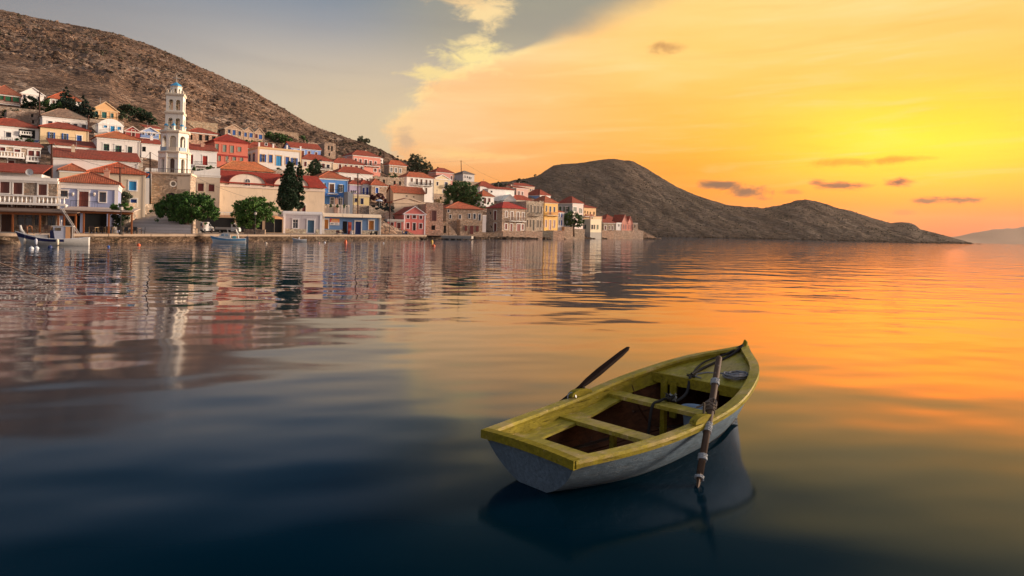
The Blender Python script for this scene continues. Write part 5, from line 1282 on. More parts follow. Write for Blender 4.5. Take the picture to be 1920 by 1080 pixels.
for (lab, x0, x1, y0, y1, c) in (('stone terrace wall under the blue shuttered white house', 478, 560, 315, 334, (.50, .42, .35)), ('stone retaining wall below the row house', 625, 690, 318, 331, (.50, .38, .29)), ('rough terrace wall under the pink house', 660, 722, 328, 337, (.50, .37, .28)),
                             ('stone terrace wall behind the wooden pole', 661, 694, 384, 399, (.50, .40, .31)), ('rubble terrace wall left of the pink quay house', 692, 737, 386, 403, (.46, .37, .29)), ('dry stone terrace wall below the dry bush', 794, 834, 379, 392, (.50, .37, .27)),
                             ('garden wall under the white house with two red doors', 354, 412, 319, 340, (.60, .52, .45)), ('terrace wall under the three gabled houses', 420, 500, 268, 276, (.52, .39, .29)), ('terrace wall under the white house with iron balcony', 184, 268, 290, 300, (.54, .46, .38)),
                             ('pale dry stone wall crossing the bare slope right of the bell tower', 348, 408, 225.5, 231, (.62, .45, .31)), ('short dry stone wall on the bare slope above the white house with blue shutters', 500, 560, 243, 247.5, (.48, .35, .25)),
                             ('low stone wall under the green shuttered house', -20, 84, 197, 207, (.46, .36, .28)), ('terrace wall under the apricot house', 168, 232, 222, 231, (.50, .40, .31)), ('terrace wall below the grey house on the skyline', 850, 905, 338, 350, (.46, .36, .27)),
                             ('stone wall under the arched white house', 176, 240, 249, 258, (.5, .42, .34)), ('rubble wall under the salmon house', 398, 470, 312, 325, (.46, .36, .28)), ('low wall above the large plain cream house', 700, 760, 345, 356, (.5, .38, .28)), ('terrace wall below the pale yellow gabled house', 800, 850, 362, 376, (.48, .36, .27))):
    H_('retaining_wall', lab, x0, x1, y1, y0, stone(c, scale=2.4), ('none',), yaw=36, d=1.2, cornice=False, trim=None, cat='wall', group='terrace walls of the village')
# outside stair of the stone house
P = at(838, 441, 217); P.z = 1.2; o = empty('outside_stair', P, radians(24), 'stone outside stair climbing the left of the stone waterfront house', 'stair')
for k in range(9): mb = MB(); mb.box(2.7 - .3 * k, -.9, -.5, 3.0 - .3 * k - .003, -.01, .33 * (k + 1)); mb.build('step', stone((.46, .35, .27), scale=2.4), o)
# ------------------------------------------------------------------ trees and plants
BARK = wood((.12, .085, .06), .9, 3, .3, axis=(4, 4, 1))
def leaves(name, mat, blobs, Y, lp, dens, parent, base, seed, thick=.85, clump=.34):
    """leaf faces gathered in clumps through the crown; blobs are (px, py, half width, half height) at depth Y"""
    rnd = random.Random(seed); vs, fs = [], []; mpp = Y / FOC
    ls = lp * mpp
    for (cx, cy, rx, ry) in blobs:
        C = at(cx, cy, Y) - base; RX, RZ = rx * mpp, ry * mpp; RY = max(min(RX, RZ * 1.6), RX * .55) * thick
        nc = max(7, int(dens * (rx * ry) / 13)); per = 30
        for _ in range(nc):
            while True:
                p = Vector((rnd.uniform(-1, 1), rnd.uniform(-1, 1), rnd.uniform(-1, 1)))
                if .25 < p.length < 1: break
            p = p * (p.length ** -.35) * .92; edge_ = rnd.random() < (.16 if clump > .28 else .04)
            if edge_: p = p.normalized() * rnd.uniform(1.0, 1.22)
            K = Vector((p.x * RX, p.y * RY, p.z * RZ)); cr = clump * (RX * RZ) ** .5 * (rnd.uniform(.3, .5) if edge_ else rnd.uniform(.4, 1.1))
            for _ in range(per // 2 if edge_ else per):
                d = Vector((rnd.gauss(0, 1), rnd.gauss(0, 1), rnd.gauss(0, .8)))
                d = d.normalized() * cr * rnd.uniform(.35, 1.0)
                q = C + K + d
                n = (d.normalized() * .7 + Vector((rnd.uniform(-1, 1), rnd.uniform(-1, 1), rnd.uniform(-.2, 1)))).normalized()
                a = n.orthogonal().normalized(); a = Matrix.Rotation(rnd.uniform(0, 6.3), 3, n) @ a; b = n.cross(a)
                w = ls * rnd.uniform(.5, 1.0); l = ls * rnd.uniform(.7, 1.3); k = len(vs)
                vs += [tuple(q - a * l), tuple(q - b * w * .5 + n * w * .1), tuple(q + a * l), tuple(q + b * w * .5 + n * w * .1)]
                fs.append((k, k + 1, k + 2, k + 3))
    me = bpy.data.meshes.new(name); me.from_pydata(vs, [], fs); me.materials.append(mat)
    return link(bpy.data.objects.new(name, me), parent)
def tree(name, label, cat, blobs, Y, bx, by, cols, lp=3.0, dens=1.0, trunk=3.0, group=None, seed=1, clump=.34, limbs=4, thick=.85):
    B = at(bx, by, Y); o = empty(name, B, 0, label, cat, group)
    leaves('crown' if trunk else 'foliage', leafmat(*cols), blobs, Y, lp, dens, o, B, seed, thick, clump)
    if trunk:
        rnd = random.Random(seed); mpp = Y / FOC; mb = MB(); top = min(blobs, key=lambda q: q[1])
        cz = sum(q[1] for q in blobs) / len(blobs); cx = sum(q[0] for q in blobs) / len(blobs)
        F = at(bx + (cx - bx) * .35, by - (by - max(q[1] for q in blobs)) * .9, Y) - B
        mb.tube([(0, 0, -.8), (trunk * mpp * .1, 0, 0), F * .5 + Vector((rnd.uniform(-.1, .1), 0, 0)), F], [trunk * mpp * 1.4, trunk * mpp, trunk * mpp * .8, trunk * mpp * .7], 8)
        for q in blobs[:limbs + 2]:
            e = at(q[0], q[1] - q[3] * .2, Y) - B; e.y += rnd.uniform(-1, 1) * q[2] * mpp * .3; m_ = (F + e) / 2 + Vector((0, 0, -.12 * (e - F).length)); mb.tube([F - Vector((0, 0, .2)), m_, e], [trunk * mpp * .55, trunk * mpp * .32, trunk * mpp * .1], 6)
        mb.build('trunk', BARK, o, smooth=True)
    return o
FIC = ((.014, .055, .010), (.075, .175, .026)); FIC2 = ((.030, .10, .015), (.13, .24, .04)); CYP = ((.010, .030, .012), (.022, .055, .018)); PIN = ((.010, .024, .016), (.022, .045, .026)); OLI = ((.045, .065, .03), (.085, .105, .05)); MID = ((.026, .078, .018), (.085, .165, .036))
tree('ficus_tree', 'broad flat topped dark green tree with whitewashed trunk in front of the tower base', 'tree', [(325, 393, 32, 24), (365, 388, 38, 25), (392, 396, 19, 20), (345, 376, 36, 14), (310, 391, 18, 20), (378, 376, 24, 12), (350, 406, 26, 14)], 109, 350, 433, FIC, 2.8, 1.5, 6.0, 'clipped trees on the quay', 1, .30, 6)
tree('ficus_tree', 'smaller brighter green round tree beside the street lamp and grey quay house', 'tree', [(475, 396, 36, 24), (458, 402, 22, 26), (506, 398, 16, 20), (482, 380, 24, 11), (452, 388, 14, 12), (470, 415, 20, 14)], 121, 477, 434, FIC2, 2.7, 1.6, 4.5, 'clipped trees on the quay', 2, .30, 5)
tree('cypress_tree', 'broad dark cypress standing in front of the church', 'tree', [(544, 318, 8, 16), (543, 330, 12, 17), (542, 344, 16, 18), (541, 358, 19, 18), (541, 372, 22, 18), (542, 384, 22, 12)], 142.5, 543, 400, CYP, 2.3, 4.6, 4.0, 'cypresses of the village', 3, .26)
tree('cypress_tree', 'thin ragged cypress with dry stems right beside the broad one', 'tree', [(561, 316, 4.5, 14), (562, 330, 6.5, 16), (562, 346, 7, 16), (562, 362, 9, 16), (561, 378, 10, 15)], 144, 560, 400, CYP, 2.2, 4.2, 3.4, 'cypresses of the village', 4, .27)
tree('cypress_tree', 'dense round topped dark cypress above the vivid blue house', 'tree', [(591, 313, 12, 15), (591, 322, 13, 11)], ground(591, 338), 591, 338, CYP, 2.4, 2.6, 2.5, 'cypresses of the village', 5, .40)
tree('cypress_tree', 'needle thin cypress on the ridge beside the tiny white house', 'tree', [(712.5, 289, 1.6, 5.5)], ground(712, 300), 712.5, 300, CYP, 1.4, 9, 1.0, 'cypresses of the village', 6, .5)
tree('cypress_tree', 'needle thin cypress on the ridge left of the airy tree', 'tree', [(745.5, 296, 1.5, 6.5)], ground(745, 306), 745.5, 306, CYP, 1.4, 9, 1.0, 'cypresses of the village', 7, .5)
tree('eucalyptus_tree', 'tall airy grey green tree on the skyline above the white balcony house', 'tree', [(779, 298, 14, 10), (790, 306, 14, 11), (771, 311, 13, 11), (798, 316, 13, 11), (783, 319, 16, 10), (766, 319, 9, 8)], ground(785, 332), 784, 334, OLI, 2.3, 2.0, 2.0, None, 8, .42, 6)
tree('bushy_tree', 'low bushy tree between airy tree and pink house on the skyline', 'tree', [(813, 323, 13, 9), (804, 327, 11, 7), (822, 328, 9, 7)], ground(813, 336), 813, 337, OLI, 2.3, 1.7, 1.5, None, 9, .4)
tree('broadleaf_tree', 'large dense green tree behind the orange roofed stone house', 'tree', [(865, 356, 31, 18), (850, 370, 22, 18), (885, 366, 21, 19), (862, 384, 31, 13), (843, 385, 16, 10), (895, 384, 14, 9)], 236, 866, 402, MID, 2.5, 1.8, 3.0, None, 10, .30, 6)
tree('quay_tree', 'dark bushy tree leaning over the sea wall near the cream house', 'tree', [(1074, 407, 18, 11), (1065, 413, 12, 11), (1085, 413, 11, 10), (1077, 419, 13, 8)], 284, 1076, 440, MID, 2.2, 2.2, 1.8, None, 11, .36, 4)
gP = 'pines and trees above the upper houses'
tree('pine_tree', 'tallest dark spired pine among the upper houses at the left', 'tree', [(123, 171, 5, 9), (124, 181, 10, 9), (124, 193, 18, 11), (130, 205, 25, 11)], ground(123, 214), 124, 216, PIN, 2.6, 2.2, 2.4, gP, 12, .38)
tree('pine_tree', 'second spired dark pine, left of the apricot house', 'tree', [(158, 187, 4, 7), (158, 197, 10, 8), (160, 208, 19, 10), (168, 218, 16, 8)], ground(160, 222), 159, 224, PIN, 2.6, 2.2, 2.2, gP, 13, .38)
tree('bushy_tree', 'green bushy tree left of the tall pine', 'tree', [(98, 195, 18, 11), (86, 203, 14, 10), (108, 204, 14, 10)], ground(98, 213), 98, 214, MID, 2.6, 2.0, 2.0, gP, 14)
tree('bushy_tree', 'dark rounded tree under the white neoclassical house', 'tree', [(60, 191, 16, 10), (52, 198, 13, 8)], ground(58, 206), 60, 206, CYP, 2.5, 2.2, 2.0, gP, 15)
def shrub(name, lab, blobs, cols, lp=2.3, dens=2.0, seed=0, dy=3, Y=None, g='shrubs among the houses'):
    cx = sum(q[0] for q in blobs) / len(blobs); yb = max(q[1] + q[3] for q in blobs)
    blobs = [(q[0], q[1] - q[3] * .1, q[2] * 1.2, q[3] * 1.2) for q in blobs]
    tree(name, lab, 'shrub', blobs, Y or ground(cx, yb - 1), cx, yb - 1, cols, lp, dens, 0, g, seed, .42)
shrub('shrub', 'large dark shrub in front of the roofless stone house at the left', [(30, 219, 20, 9), (16, 215, 9, 7), (44, 222, 10, 7)], CYP, 2.5, 2.2, 21)
shrub('shrub', 'dark tree mass behind the apricot house, left end', [(226, 212, 9, 12), (240, 206, 14, 8)], CYP, 2.5, 2.0, 22)
shrub('shrub', 'dark tree mass right of the apricot house on the slope', [(258, 214, 15, 9), (276, 222, 15, 8), (288, 229, 8, 5)], CYP, 2.5, 2.0, 23)
shrub('shrub', 'lighter olive bush beside the apricot house balcony', [(231, 224, 8, 8)], OLI, 2.4, 2.0, 24)
shrub('shrub', 'green tree clump right of the three gabled houses', [(510, 256, 13, 7), (522, 260, 14, 8), (536, 264, 11, 6)], MID, 2.4, 2.0, 25)
shrub('shrub', 'small green bush clump left of the pinkish ruin', [(566, 263, 8, 6), (572, 267, 7, 4)], MID, 2.3, 2.0, 26)
shrub('shrub', 'round dark bush alone on the ridge line', [(680, 262, 9, 5), (688, 265, 5, 3.5), (675, 264, 5, 3.5)], OLI, 1.8, 4.5, 27)
shrub('hedge', 'clipped hedge row below the three gabled houses', [(450, 263, 6, 3), (462, 265, 6, 3), (474, 267, 6, 3), (486, 268.5, 6, 3)], MID, 1.8, 2.6, 28)
shrub('shrub', 'leafy hedge on the veranda of the house at the left edge', [(40, 264, 10, 4), (55, 266, 8, 4)], MID, 2.0, 2.6, 29, Y=ground(30, 266) - 1.4)
shrub('shrub', 'garden shrubs right of the bell tower', [(370, 318, 8, 5), (396, 316, 9, 4), (384, 322, 8, 4)], MID, 2.2, 1.8, 30, Y=ground(352, 322) - 2)
shrub('shrub', 'dark shrub under the broken roofed stone house', [(520, 322, 9, 6), (512, 328, 7, 5)], CYP, 2.2, 2.2, 31)
shrub('bougainvillea', 'dark wine red bougainvillea over the terrace beside the yellow house', [(702, 368, 9, 6), (712, 371, 10, 6), (718, 378, 7, 6)], ((.05, .010, .016), (.11, .018, .03)), 2.2, 2.2, 32)
shrub('shrub', 'blue green dark shrub on rubble terrace left of the pink quay house', [(722, 389, 12, 5), (708, 388, 8, 4), (733, 393, 7, 5)], ((.010, .026, .026), (.022, .045, .04)), 2.2, 2.2, 33, Y=178)
shrub('shrub', 'rust brown dry bush below the white balcony house', [(806, 369, 12, 4), (820, 371, 12, 4)], ((.20, .07, .02), (.30, .12, .035)), 2.2, 2.4, 34)
shrub('shrub', 'pale dry grass bank above the roofless stone house', [(810, 377, 14, 4), (825, 379, 9, 3)], ((.30, .22, .10), (.42, .31, .15)), 2.0, 2.4, 35)
shrub('shrub', 'dark creeper mass beside the long white house on the right', [(940, 348, 12, 4), (952, 349, 9, 4), (932, 346, 8, 3)], CYP, 2.0, 2.4, 36)
shrub('shrub', 'low green shrub on wall under the tan stone house', [(738, 330, 10, 4), (726, 334, 8, 4)], MID, 2.0, 2.2, 37)
shrub('shrub', 'green creeper under the rose pink house', [(688, 315, 7, 5), (694, 320, 5, 4)], MID, 2.0, 2.2, 38)
shrub('shrub', 'leafy bush beside the weathered house behind the lamp post', [(234, 372, 11, 11), (226, 381, 9, 8)], OLI, 2.6, 2.0, 39, Y=101)
shrub('vine', 'bright green vine growing on the end of the orange pergola', [(222, 388, 12, 5), (236, 389, 10, 5), (214, 391, 8, 3)], FIC2, 2.6, 2.4, 40, Y=86)
shrub('shrub', 'dark climbing plant inside the end of the orange pergola', [(226, 407, 16, 6), (220, 420, 8, 10)], CYP, 2.6, 2.0, 41, Y=88)
shrub('shrub', 'green shrub right of the little porch house', [(920, 383, 7, 5), (905, 388, 6, 4)], MID, 2.0, 2.2, 42)
shrub('shrub', 'tiny dark tree on the flank of the far headland', [(1003, 329, 2.2, 1.8)], CYP, 1.3, 8, 43, Y=1400)
shrub('shrub', 'dark thicket on the headland above the peach house', [(976, 340, 6, 4), (983, 343, 5, 3)], CYP, 1.8, 3, 44, Y=430)
shrub('shrub', 'small green shrubs along the foot of the white house with blue shutters', [(520, 326, 6, 3), (575, 321, 7, 4)], MID, 2.0, 2.2, 45)
shrub('potted_plants', 'row of potted plants on the terrace above the grey quay house', [(608, 385, 4, 2.5), (620, 386, 3, 2), (634, 386.5, 4, 2.5), (646, 387, 3, 2)], MID, 1.6, 4, 46, Y=156.5)

# rocks and scrub of the slopes, uncountable
def rockpile(name, mat, places, seed):
    rnd = random.Random(seed); vs, fs = [], []
    base = bmesh.new(); bmesh.ops.create_icosphere(base, subdivisions=1, radius=1); bv = [v.co.copy() for v in base.verts]; bf = [[v.index for v in f.verts] for f in base.faces]; base.free()
    for (P, r) in places:
        k = len(vs); R = Matrix.Rotation(rnd.uniform(0, 6.3), 3, Vector((rnd.uniform(-1, 1), rnd.uniform(-1, 1), 1)).normalized()); sx, sy, sz = r * rnd.uniform(.7, 1.4), r * rnd.uniform(.7, 1.2), r * rnd.uniform(.4, .9)
        for v in bv:
            q = R @ (v * rnd.uniform(.7, 1.15)); vs.append((P[0] + q.x * sx, P[1] + q.y * sy, P[2] + q.z * sz))
        fs += [tuple(k + i for i in f) for f in bf]
    me = bpy.data.meshes.new(name); me.from_pydata(vs, [], fs); me.materials.append(mat)
    return tag(link(bpy.data.objects.new(name, me)), kind='stuff')
rnd = random.Random(8); pl = []
while len(pl) < 7000:
    px = rnd.uniform(-150, 900); yp, yr, zr = land_params(px); k = rnd.random() ** .8; Y = yp + (yr - yp) * k
    town = interp([(-100, .46), (300, .40), (500, .44), (600, .52), (700, .78), (760, .97), (900, 1.5)], px)
    if k < town * .92: continue
    if fbm((px - 960) / FOC * Y * .05, Y * .05, 14) < rnd.uniform(-.4, .3): continue
    z = zl(px, Y); pl.append((((px - 960) / FOC * Y, Y, z - .1), rnd.uniform(.25, 1.0) * (1.9 if rnd.random() < .08 else 1)))
rockpile('hillside_rocks', HILL, pl, 1)
pl = []
for _ in range(1100):
    px = rnd.uniform(790, 1236); P = shore_pt(px, rnd.gauss(.3, .9) * (1 + (px - 790) / 300), rnd.uniform(-.1, .35)); pl.append((P, rnd.uniform(.2, .75) * (1 + (px - 790) / 700)))
rockpile('shore_rocks', rockmat((.26, .18, .125), (.14, .095, .07), (.36, .27, .2), (.03, .028, .02), 2.0, 'shore_rock'), pl, 2)
pl = []
for _ in range(1600):
    px = rnd.uniform(1190, 1824); h_ = max(0, horizon(px) - interp(HR, px)); pl.append((((px - 960) / FOC * (HS + 4), HS + 4 + rnd.uniform(-3, 8), rnd.uniform(0, 2.0)), rnd.uniform(1.0, 3.2)))
rockpile('headland_shore_rocks', HEAD, pl, 3)
vs, fs = [], []
rnd = random.Random(5); n_ = 0
while n_ < 5200:
    far_ = n_ % 2
    if far_:
        px = rnd.uniform(900, 1800); h_ = max(0.0, horizon(px) - interp(HR, px)); yr = HS + 45 + h_ * 2.6; Y = HS + 8 + (yr - HS - 10) * rnd.random(); r = rnd.uniform(.5, 1.7); z = hz(px, Y)
        if fbm((px - 960) / FOC * Y * .02, Y * .02, 4) < rnd.uniform(-.25, .35): n_ += 1; continue
    else:
        px = rnd.uniform(-100, 800); yp, yr, zr = land_params(px); k = rnd.random() ** .8
        if k < interp([(-100, .46), (300, .40), (500, .44), (600, .52), (700, .78), (760, .97), (900, 1.5)], px): n_ += 1; continue
        Y = yp + (yr - yp) * k; z = zl(px, Y); r = rnd.uniform(.3, .9)
        if fbm((px - 960) / FOC * Y * .04, Y * .04, 4) < rnd.uniform(-.25, .35): n_ += 1; continue
    C = Vector(((px - 960) / FOC * Y, Y, z + r * .3)); n_ += 1
    for _ in range(12):
        d = Vector((rnd.gauss(0, 1), rnd.gauss(0, 1), rnd.gauss(.2, .7))).normalized(); q = C + d * r * rnd.uniform(.5, 1); a = d.orthogonal().normalized() * r * .45; b = d.cross(a); k = len(vs)
        vs += [tuple(q - a), tuple(q - b), tuple(q + a), tuple(q + b)]; fs.append((k, k + 1, k + 2, k + 3))
me = bpy.data.meshes.new('hillside_scrub'); me.from_pydata(vs, [], fs); me.materials.append(leafmat((.028, .03, .014), (.055, .05, .025))); tag(link(bpy.data.objects.new('hillside_scrub', me)), kind='stuff')
# ------------------------------------------------------------------ rowing boat in the foreground
def nspline(xs, ys):
    n = len(xs); h = [xs[i + 1] - xs[i] for i in range(n - 1)]
    al = [0.0] * n; l = [1.0] * n; mu = [0.0] * n; z = [0.0] * n; c = [0.0] * n
    for i in range(1, n - 1):
        al[i] = 3 * ((ys[i + 1] - ys[i]) / h[i] - (ys[i] - ys[i - 1]) / h[i - 1]); l[i] = 2 * (xs[i + 1] - xs[i - 1]) - h[i - 1] * mu[i - 1]; mu[i] = h[i] / l[i]; z[i] = (al[i] - h[i - 1] * z[i - 1]) / l[i]
    for j in range(n - 2, -1, -1): c[j] = z[j] - mu[j] * c[j + 1]
    def f(x):
        i = max(0, min(n - 2, sum(1 for q in xs if q < x) - 1)); d = x - xs[i]
        return ys[i] + ((ys[i + 1] - ys[i]) / h[i] - h[i] * (2 * c[i] + c[i + 1]) / 3) * d + c[i] * d * d + (c[i + 1] - c[i]) / (3 * h[i]) * d ** 3
    return f
LB = 4.263
fB = nspline([0, .2, .4, .6, .75, .88, .96, 1.0], [.619, .764, .832, .826, .678, .417, .138, .018]); fZ = nspline([0, .35, .7, 1], [.413, .467, .685, .965])
fW = nspline([0, .22, .52, .72, .95, 1], [.19, .45, .41, .27, .012, .008])
BO = empty('rowing_boat', (.19, 6.735, 0), radians(90 - 46.636), 'small wooden rowing boat with olive yellow gunwales floating in the foreground', 'rowing boat')
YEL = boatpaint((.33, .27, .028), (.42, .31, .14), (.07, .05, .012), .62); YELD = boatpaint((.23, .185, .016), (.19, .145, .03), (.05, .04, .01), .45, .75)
HUL = boatpaint((.12, .17, .22), (.075, .105, .135), (.02, .03, .04), .45, .55, (.8, 3, 3)); INB = boatpaint((.075, .028, .012), (.03, .014, .008), (.012, .008, .006), .7, .8); RAWW = wood((.085, .05, .032), .75, 9, .5, worn=(.22, .19, .16))
def rk(s, z): zs = fZ(s); return (-.10 + .30 * s) * (1 - z / zs) if z < zs else 0
def sec(s, n=9):
    """half section from keel to gunwale: (y, z)"""
    B, zs, w = fB(s), fZ(s), min(fW(s), fB(s)); out_ = [(0.0, -.16 if s < .9 else -.16 * (1 - s) / .1), (w * .6, -.08 if s < .9 else -.08 * (1 - s) / .1), (w, 0.0)]
    for k in range(1, n):
        t = k / (n - 1); c = (w + .72 * (B - w), .30 * zs); y = (1 - t) ** 2 * w + 2 * t * (1 - t) * c[0] + t * t * B; z = 2 * t * (1 - t) * c[1] + t * t * zs; out_.append((y, z))
    return out_
NS = 40
def shell(inset, top_drop, zmin):
    mb = MB(); rows = []
    for i in range(NS + 1):
        s = i / NS; row = []
        for (y, z) in sec(s):
            z2 = max(z, zmin) if zmin is not None else z
            row.append((s * LB - rk(s, z), max(0.0, y - inset), min(z2, fZ(s) - top_drop)))
        rows.append(row)
    n = len(rows[0])
    for sg in (1, -1):
        b = len(mb.v)
        for row in rows: mb.v += [(p[0], p[1] * sg, p[2]) for p in row]
        for i in range(NS):
            for j in range(n - 1):
                q = (b + i * n + j, b + i * n + j + 1, b + (i + 1) * n + j + 1, b + (i + 1) * n + j); mb.f.append(q if sg < 0 else q[::-1]); mb.mi.append(0)
    return mb, rows
mb, rows = shell(0, 0, None)
tr = [(p[0], p[1], p[2]) for p in rows[0]] + [(p[0], -p[1], p[2]) for p in rows[0][::-1]]
hull = mb.build('hull', HUL, BO, smooth=True, fix=True)
mb = MB(); mb.face([(p[0] - .002, p[1], p[2]) for p in tr]); trs = mb.build('transom', HUL, BO)
mb, rin = shell(.035, .01, -.02)
mb.face([(p[0] + .05, p[1], p[2]) for p in rin[0]] + [(p[0] + .05, -p[1], p[2]) for p in rin[0][::-1]])
mb.build('inner_planking', INB, BO, smooth=True)
mb = MB()
for i in range(2, NS - 3):
    s0, s1 = i / NS, (i + 1) / NS; w0, w1 = fW(s0) + .07, fW(s1) + .07
    mb.face([(s0 * LB, -w0, .045), (s1 * LB, -w1, .045), (s1 * LB, w1, .045), (s0 * LB, w0, .045)])
mb.build('bilge', boatpaint((.022, .014, .010), (.06, .045, .035), (.10, .085, .07), .5, .35), BO)
for y in (-.30, -.15, 0, .15, .30):
    mb = MB(); mb.box(.45, y - .06, .05, 2.9 - abs(y), y + .06, .072); mb.build('floor_board', INB, BO)
def rail(name, y0, y1, z0, z1, mat, s0=0.0, s1=1.0, side=1, n=40, parent=BO):
    """bar following the gunwale: offsets from the hull edge outwards (y) and from the sheer (z)"""
    mb = MB()
    for i in range(n + 1):
        s = s0 + (s1 - s0) * i / n; B, z = fB(s), fZ(s); e = 1e-3
        dB = (fB(min(1, s + e)) - fB(max(0, s - e))) / ((min(1, s + e) - max(0, s - e)) * LB); k = 1 / sqrt(1 + dB * dB); nx, ny = -dB * k, k
        for (o_, zz) in ((y0, z0), (y1, z0), (y1, z1), (y0, z1)):
            yy = B + o_ * ny
            mb.v.append((s * LB + o_ * nx, side * max(yy, .004), z + zz))
    for i in range(n):
        for j in range(4):
            a, b_ = i * 4 + j, i * 4 + (j + 1) % 4; mb.f.append((a, b_, b_ + 4, a + 4)); mb.mi.append(0)
    mb.f += [(0, 1, 2, 3), tuple(n * 4 + k for k in (3, 2, 1, 0))]; mb.mi += [0, 0]
    return mb.build(name, mat, parent)
def hull_y(s, z):
    p = sec(s, 24)
    for (y0, z0), (y1, z1) in zip(p, p[1:]):
        if z <= z1: return y0 + (y1 - y0) * (z - z0) / max(z1 - z0, 1e-6)
    return p[-1][0]
def bench(sd):
    mb = MB(); n = 24
    for i in range(n + 1):
        s = .02 + .56 * i / n; z = fZ(s) - .115; o = hull_y(s, z) - .045; w = .26 - .10 * max(0, (s - .3) / .3)
        x = s * LB - rk(s, z)
        mb.v += [(x, sd * (o - w), z - .028), (x, sd * o, z - .028), (x, sd * o, z), (x, sd * (o - w), z)]
    for i in range(n):
        for j in range(4): a, b_ = i * 4 + j, i * 4 + (j + 1) % 4; mb.f.append((a, b_, b_ + 4, a + 4)); mb.mi.append(0)
    mb.f += [(0, 1, 2, 3), tuple(n * 4 + k for k in (3, 2, 1, 0))]; mb.mi += [0, 0]
    mb.build('side_bench', YEL, BO)
def lining(sd):
    mb = MB(); n = 30
    for i in range(n + 1):
        s = .015 + .90 * i / n; x = s * LB
        for d in (-.012, -.06, -.11, -.175):
            z = fZ(s) + d; mb.v.append((x - rk(s, z), sd * (hull_y(s, z) - .062), z))
    for i in range(n):
        for j in range(3): a = i * 4 + j; mb.f.append((a, a + 4, a + 5, a + 1)); mb.mi.append(0)
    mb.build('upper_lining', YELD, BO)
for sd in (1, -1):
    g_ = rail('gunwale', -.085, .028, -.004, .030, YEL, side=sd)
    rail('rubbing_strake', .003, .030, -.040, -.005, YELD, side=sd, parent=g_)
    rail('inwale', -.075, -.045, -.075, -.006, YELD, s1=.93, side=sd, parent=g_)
    bench(sd)
    lining(sd)
B0, Z0 = fB(0), fZ(0)
mb = MB(); n = 12
for k in range(n):
    y0, y1 = -B0 - .02 + (2 * B0 + .04) * k / n, -B0 - .02 + (2 * B0 + .04) * (k + 1) / n; z = lambda y: Z0 + .014 + .02 * (1 - (y / B0) ** 2)
    mb.v += [(-.035, y0, z(y0) - .065), (.065, y0, z(y0) - .065), (.065, y0, z(y0) + .02), (-.035, y0, z(y0) + .02), (-.035, y1, z(y1) - .065), (.065, y1, z(y1) - .065), (.065, y1, z(y1) + .02), (-.035, y1, z(y1) + .02)]
    b = len(mb.v) - 8
    for q in ((0, 1, 5, 4), (1, 2, 6, 5), (2, 3, 7, 6), (3, 0, 4, 7)): mb.f.append(tuple(b + i for i in q)); mb.mi.append(0)
    if k == 0: mb.f.append((b + 3, b + 2, b + 1, b)); mb.mi.append(0)
    if k == n - 1: mb.f.append((b + 4, b + 5, b + 6, b + 7)); mb.mi.append(0)
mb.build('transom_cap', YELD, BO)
def plank(name, x0, x1, drop, th, mat, wfac=1.0, slant=0.0):
    s = (x0 + x1) / 2 / LB; z = fZ(s) - drop; mb = MB(); w0, w1 = hull_y(x0 / LB, z - th) - .035, hull_y(x1 / LB, z - th) - .035
    v = [(x0, -w0, z), (x1, -w1, z), (x1, w1, z), (x0, w0, z)]; mb.v = [(p[0], p[1], z - th) for p in v] + v; mb.f = [(3, 2, 1, 0), (4, 5, 6, 7), (0, 1, 5, 4), (1, 2, 6, 5), (2, 3, 7, 6), (3, 0, 4, 7)]; mb.mi = [0] * 6
    return mb.build(name, mat, BO), z, w0
plank('stern_deck', .04, .52, .085, .03, YEL)
t1, z1_, w1_ = plank('thwart', 1.24, 1.46, .098, .045, YEL); t2, z2_, w2_ = plank('thwart', 2.20, 2.42, .085, .045, YEL)
for (x, z) in ((1.35, z1_), (2.31, z2_)): mb = MB(); mb.box(x - .03, -.03, .05, x + .03, .03, z - .047); mb.build('thwart_post', YELD, BO)
# foredeck with its beam
mb = MB(); n = 16
for i in range(n + 1):
    x = 3.02 + (4.16 - 3.02) * i / n; s = x / LB; z = fZ(s) - .045; w = max(hull_y(s, z - .02) - .035, .008)
    for j in range(7): y = -w + 2 * w * j / 6; mb.v.append((x, y, z + .02 * (1 - (y / w) ** 2)))
for i in range(n):
    for j in range(6): a = i * 7 + j; mb.f.append((a, a + 7, a + 8, a + 1)); mb.mi.append(0)
mb.build('foredeck', YEL, BO, smooth=True)
s = 3.02 / LB; w = fB(s) - .055; z = fZ(s) - .03; mb = MB(); mb.box(2.985, -w, z - .11, 3.03, w, z + .012); mb.build('deck_beam', YELD, BO)
for y in (-.30, .30, .44): mb = MB(); mb.box(2.95, y - .045, .14, 2.983, y + .045, z - .06); mb.build('frame_post', YELD if y > 0 else INB, BO)
for x in (2.65,):
    for sg in (1, -1):
        s = x / LB; mb = MB(); pts = [(x, sg * (y - .05), max(zz, .03)) for (y, zz) in sec(s)[2:]]; pts[-1] = (x, pts[-1][1], pts[-1][2] - .06); mb.tube(pts, .022, 4); mb.build('rib', INB, BO)
mb = MB(); mb.tube([(LB * .975, 0, .80), (LB * .985, 0, .93), (LB * .997, 0, 1.0), (LB * 1.0, 0, 1.04), (LB * .995, 0, 1.07)], [.05, .05, .042, .032, .012], 8); mb.build('stem_head', YELD, BO, smooth=True)
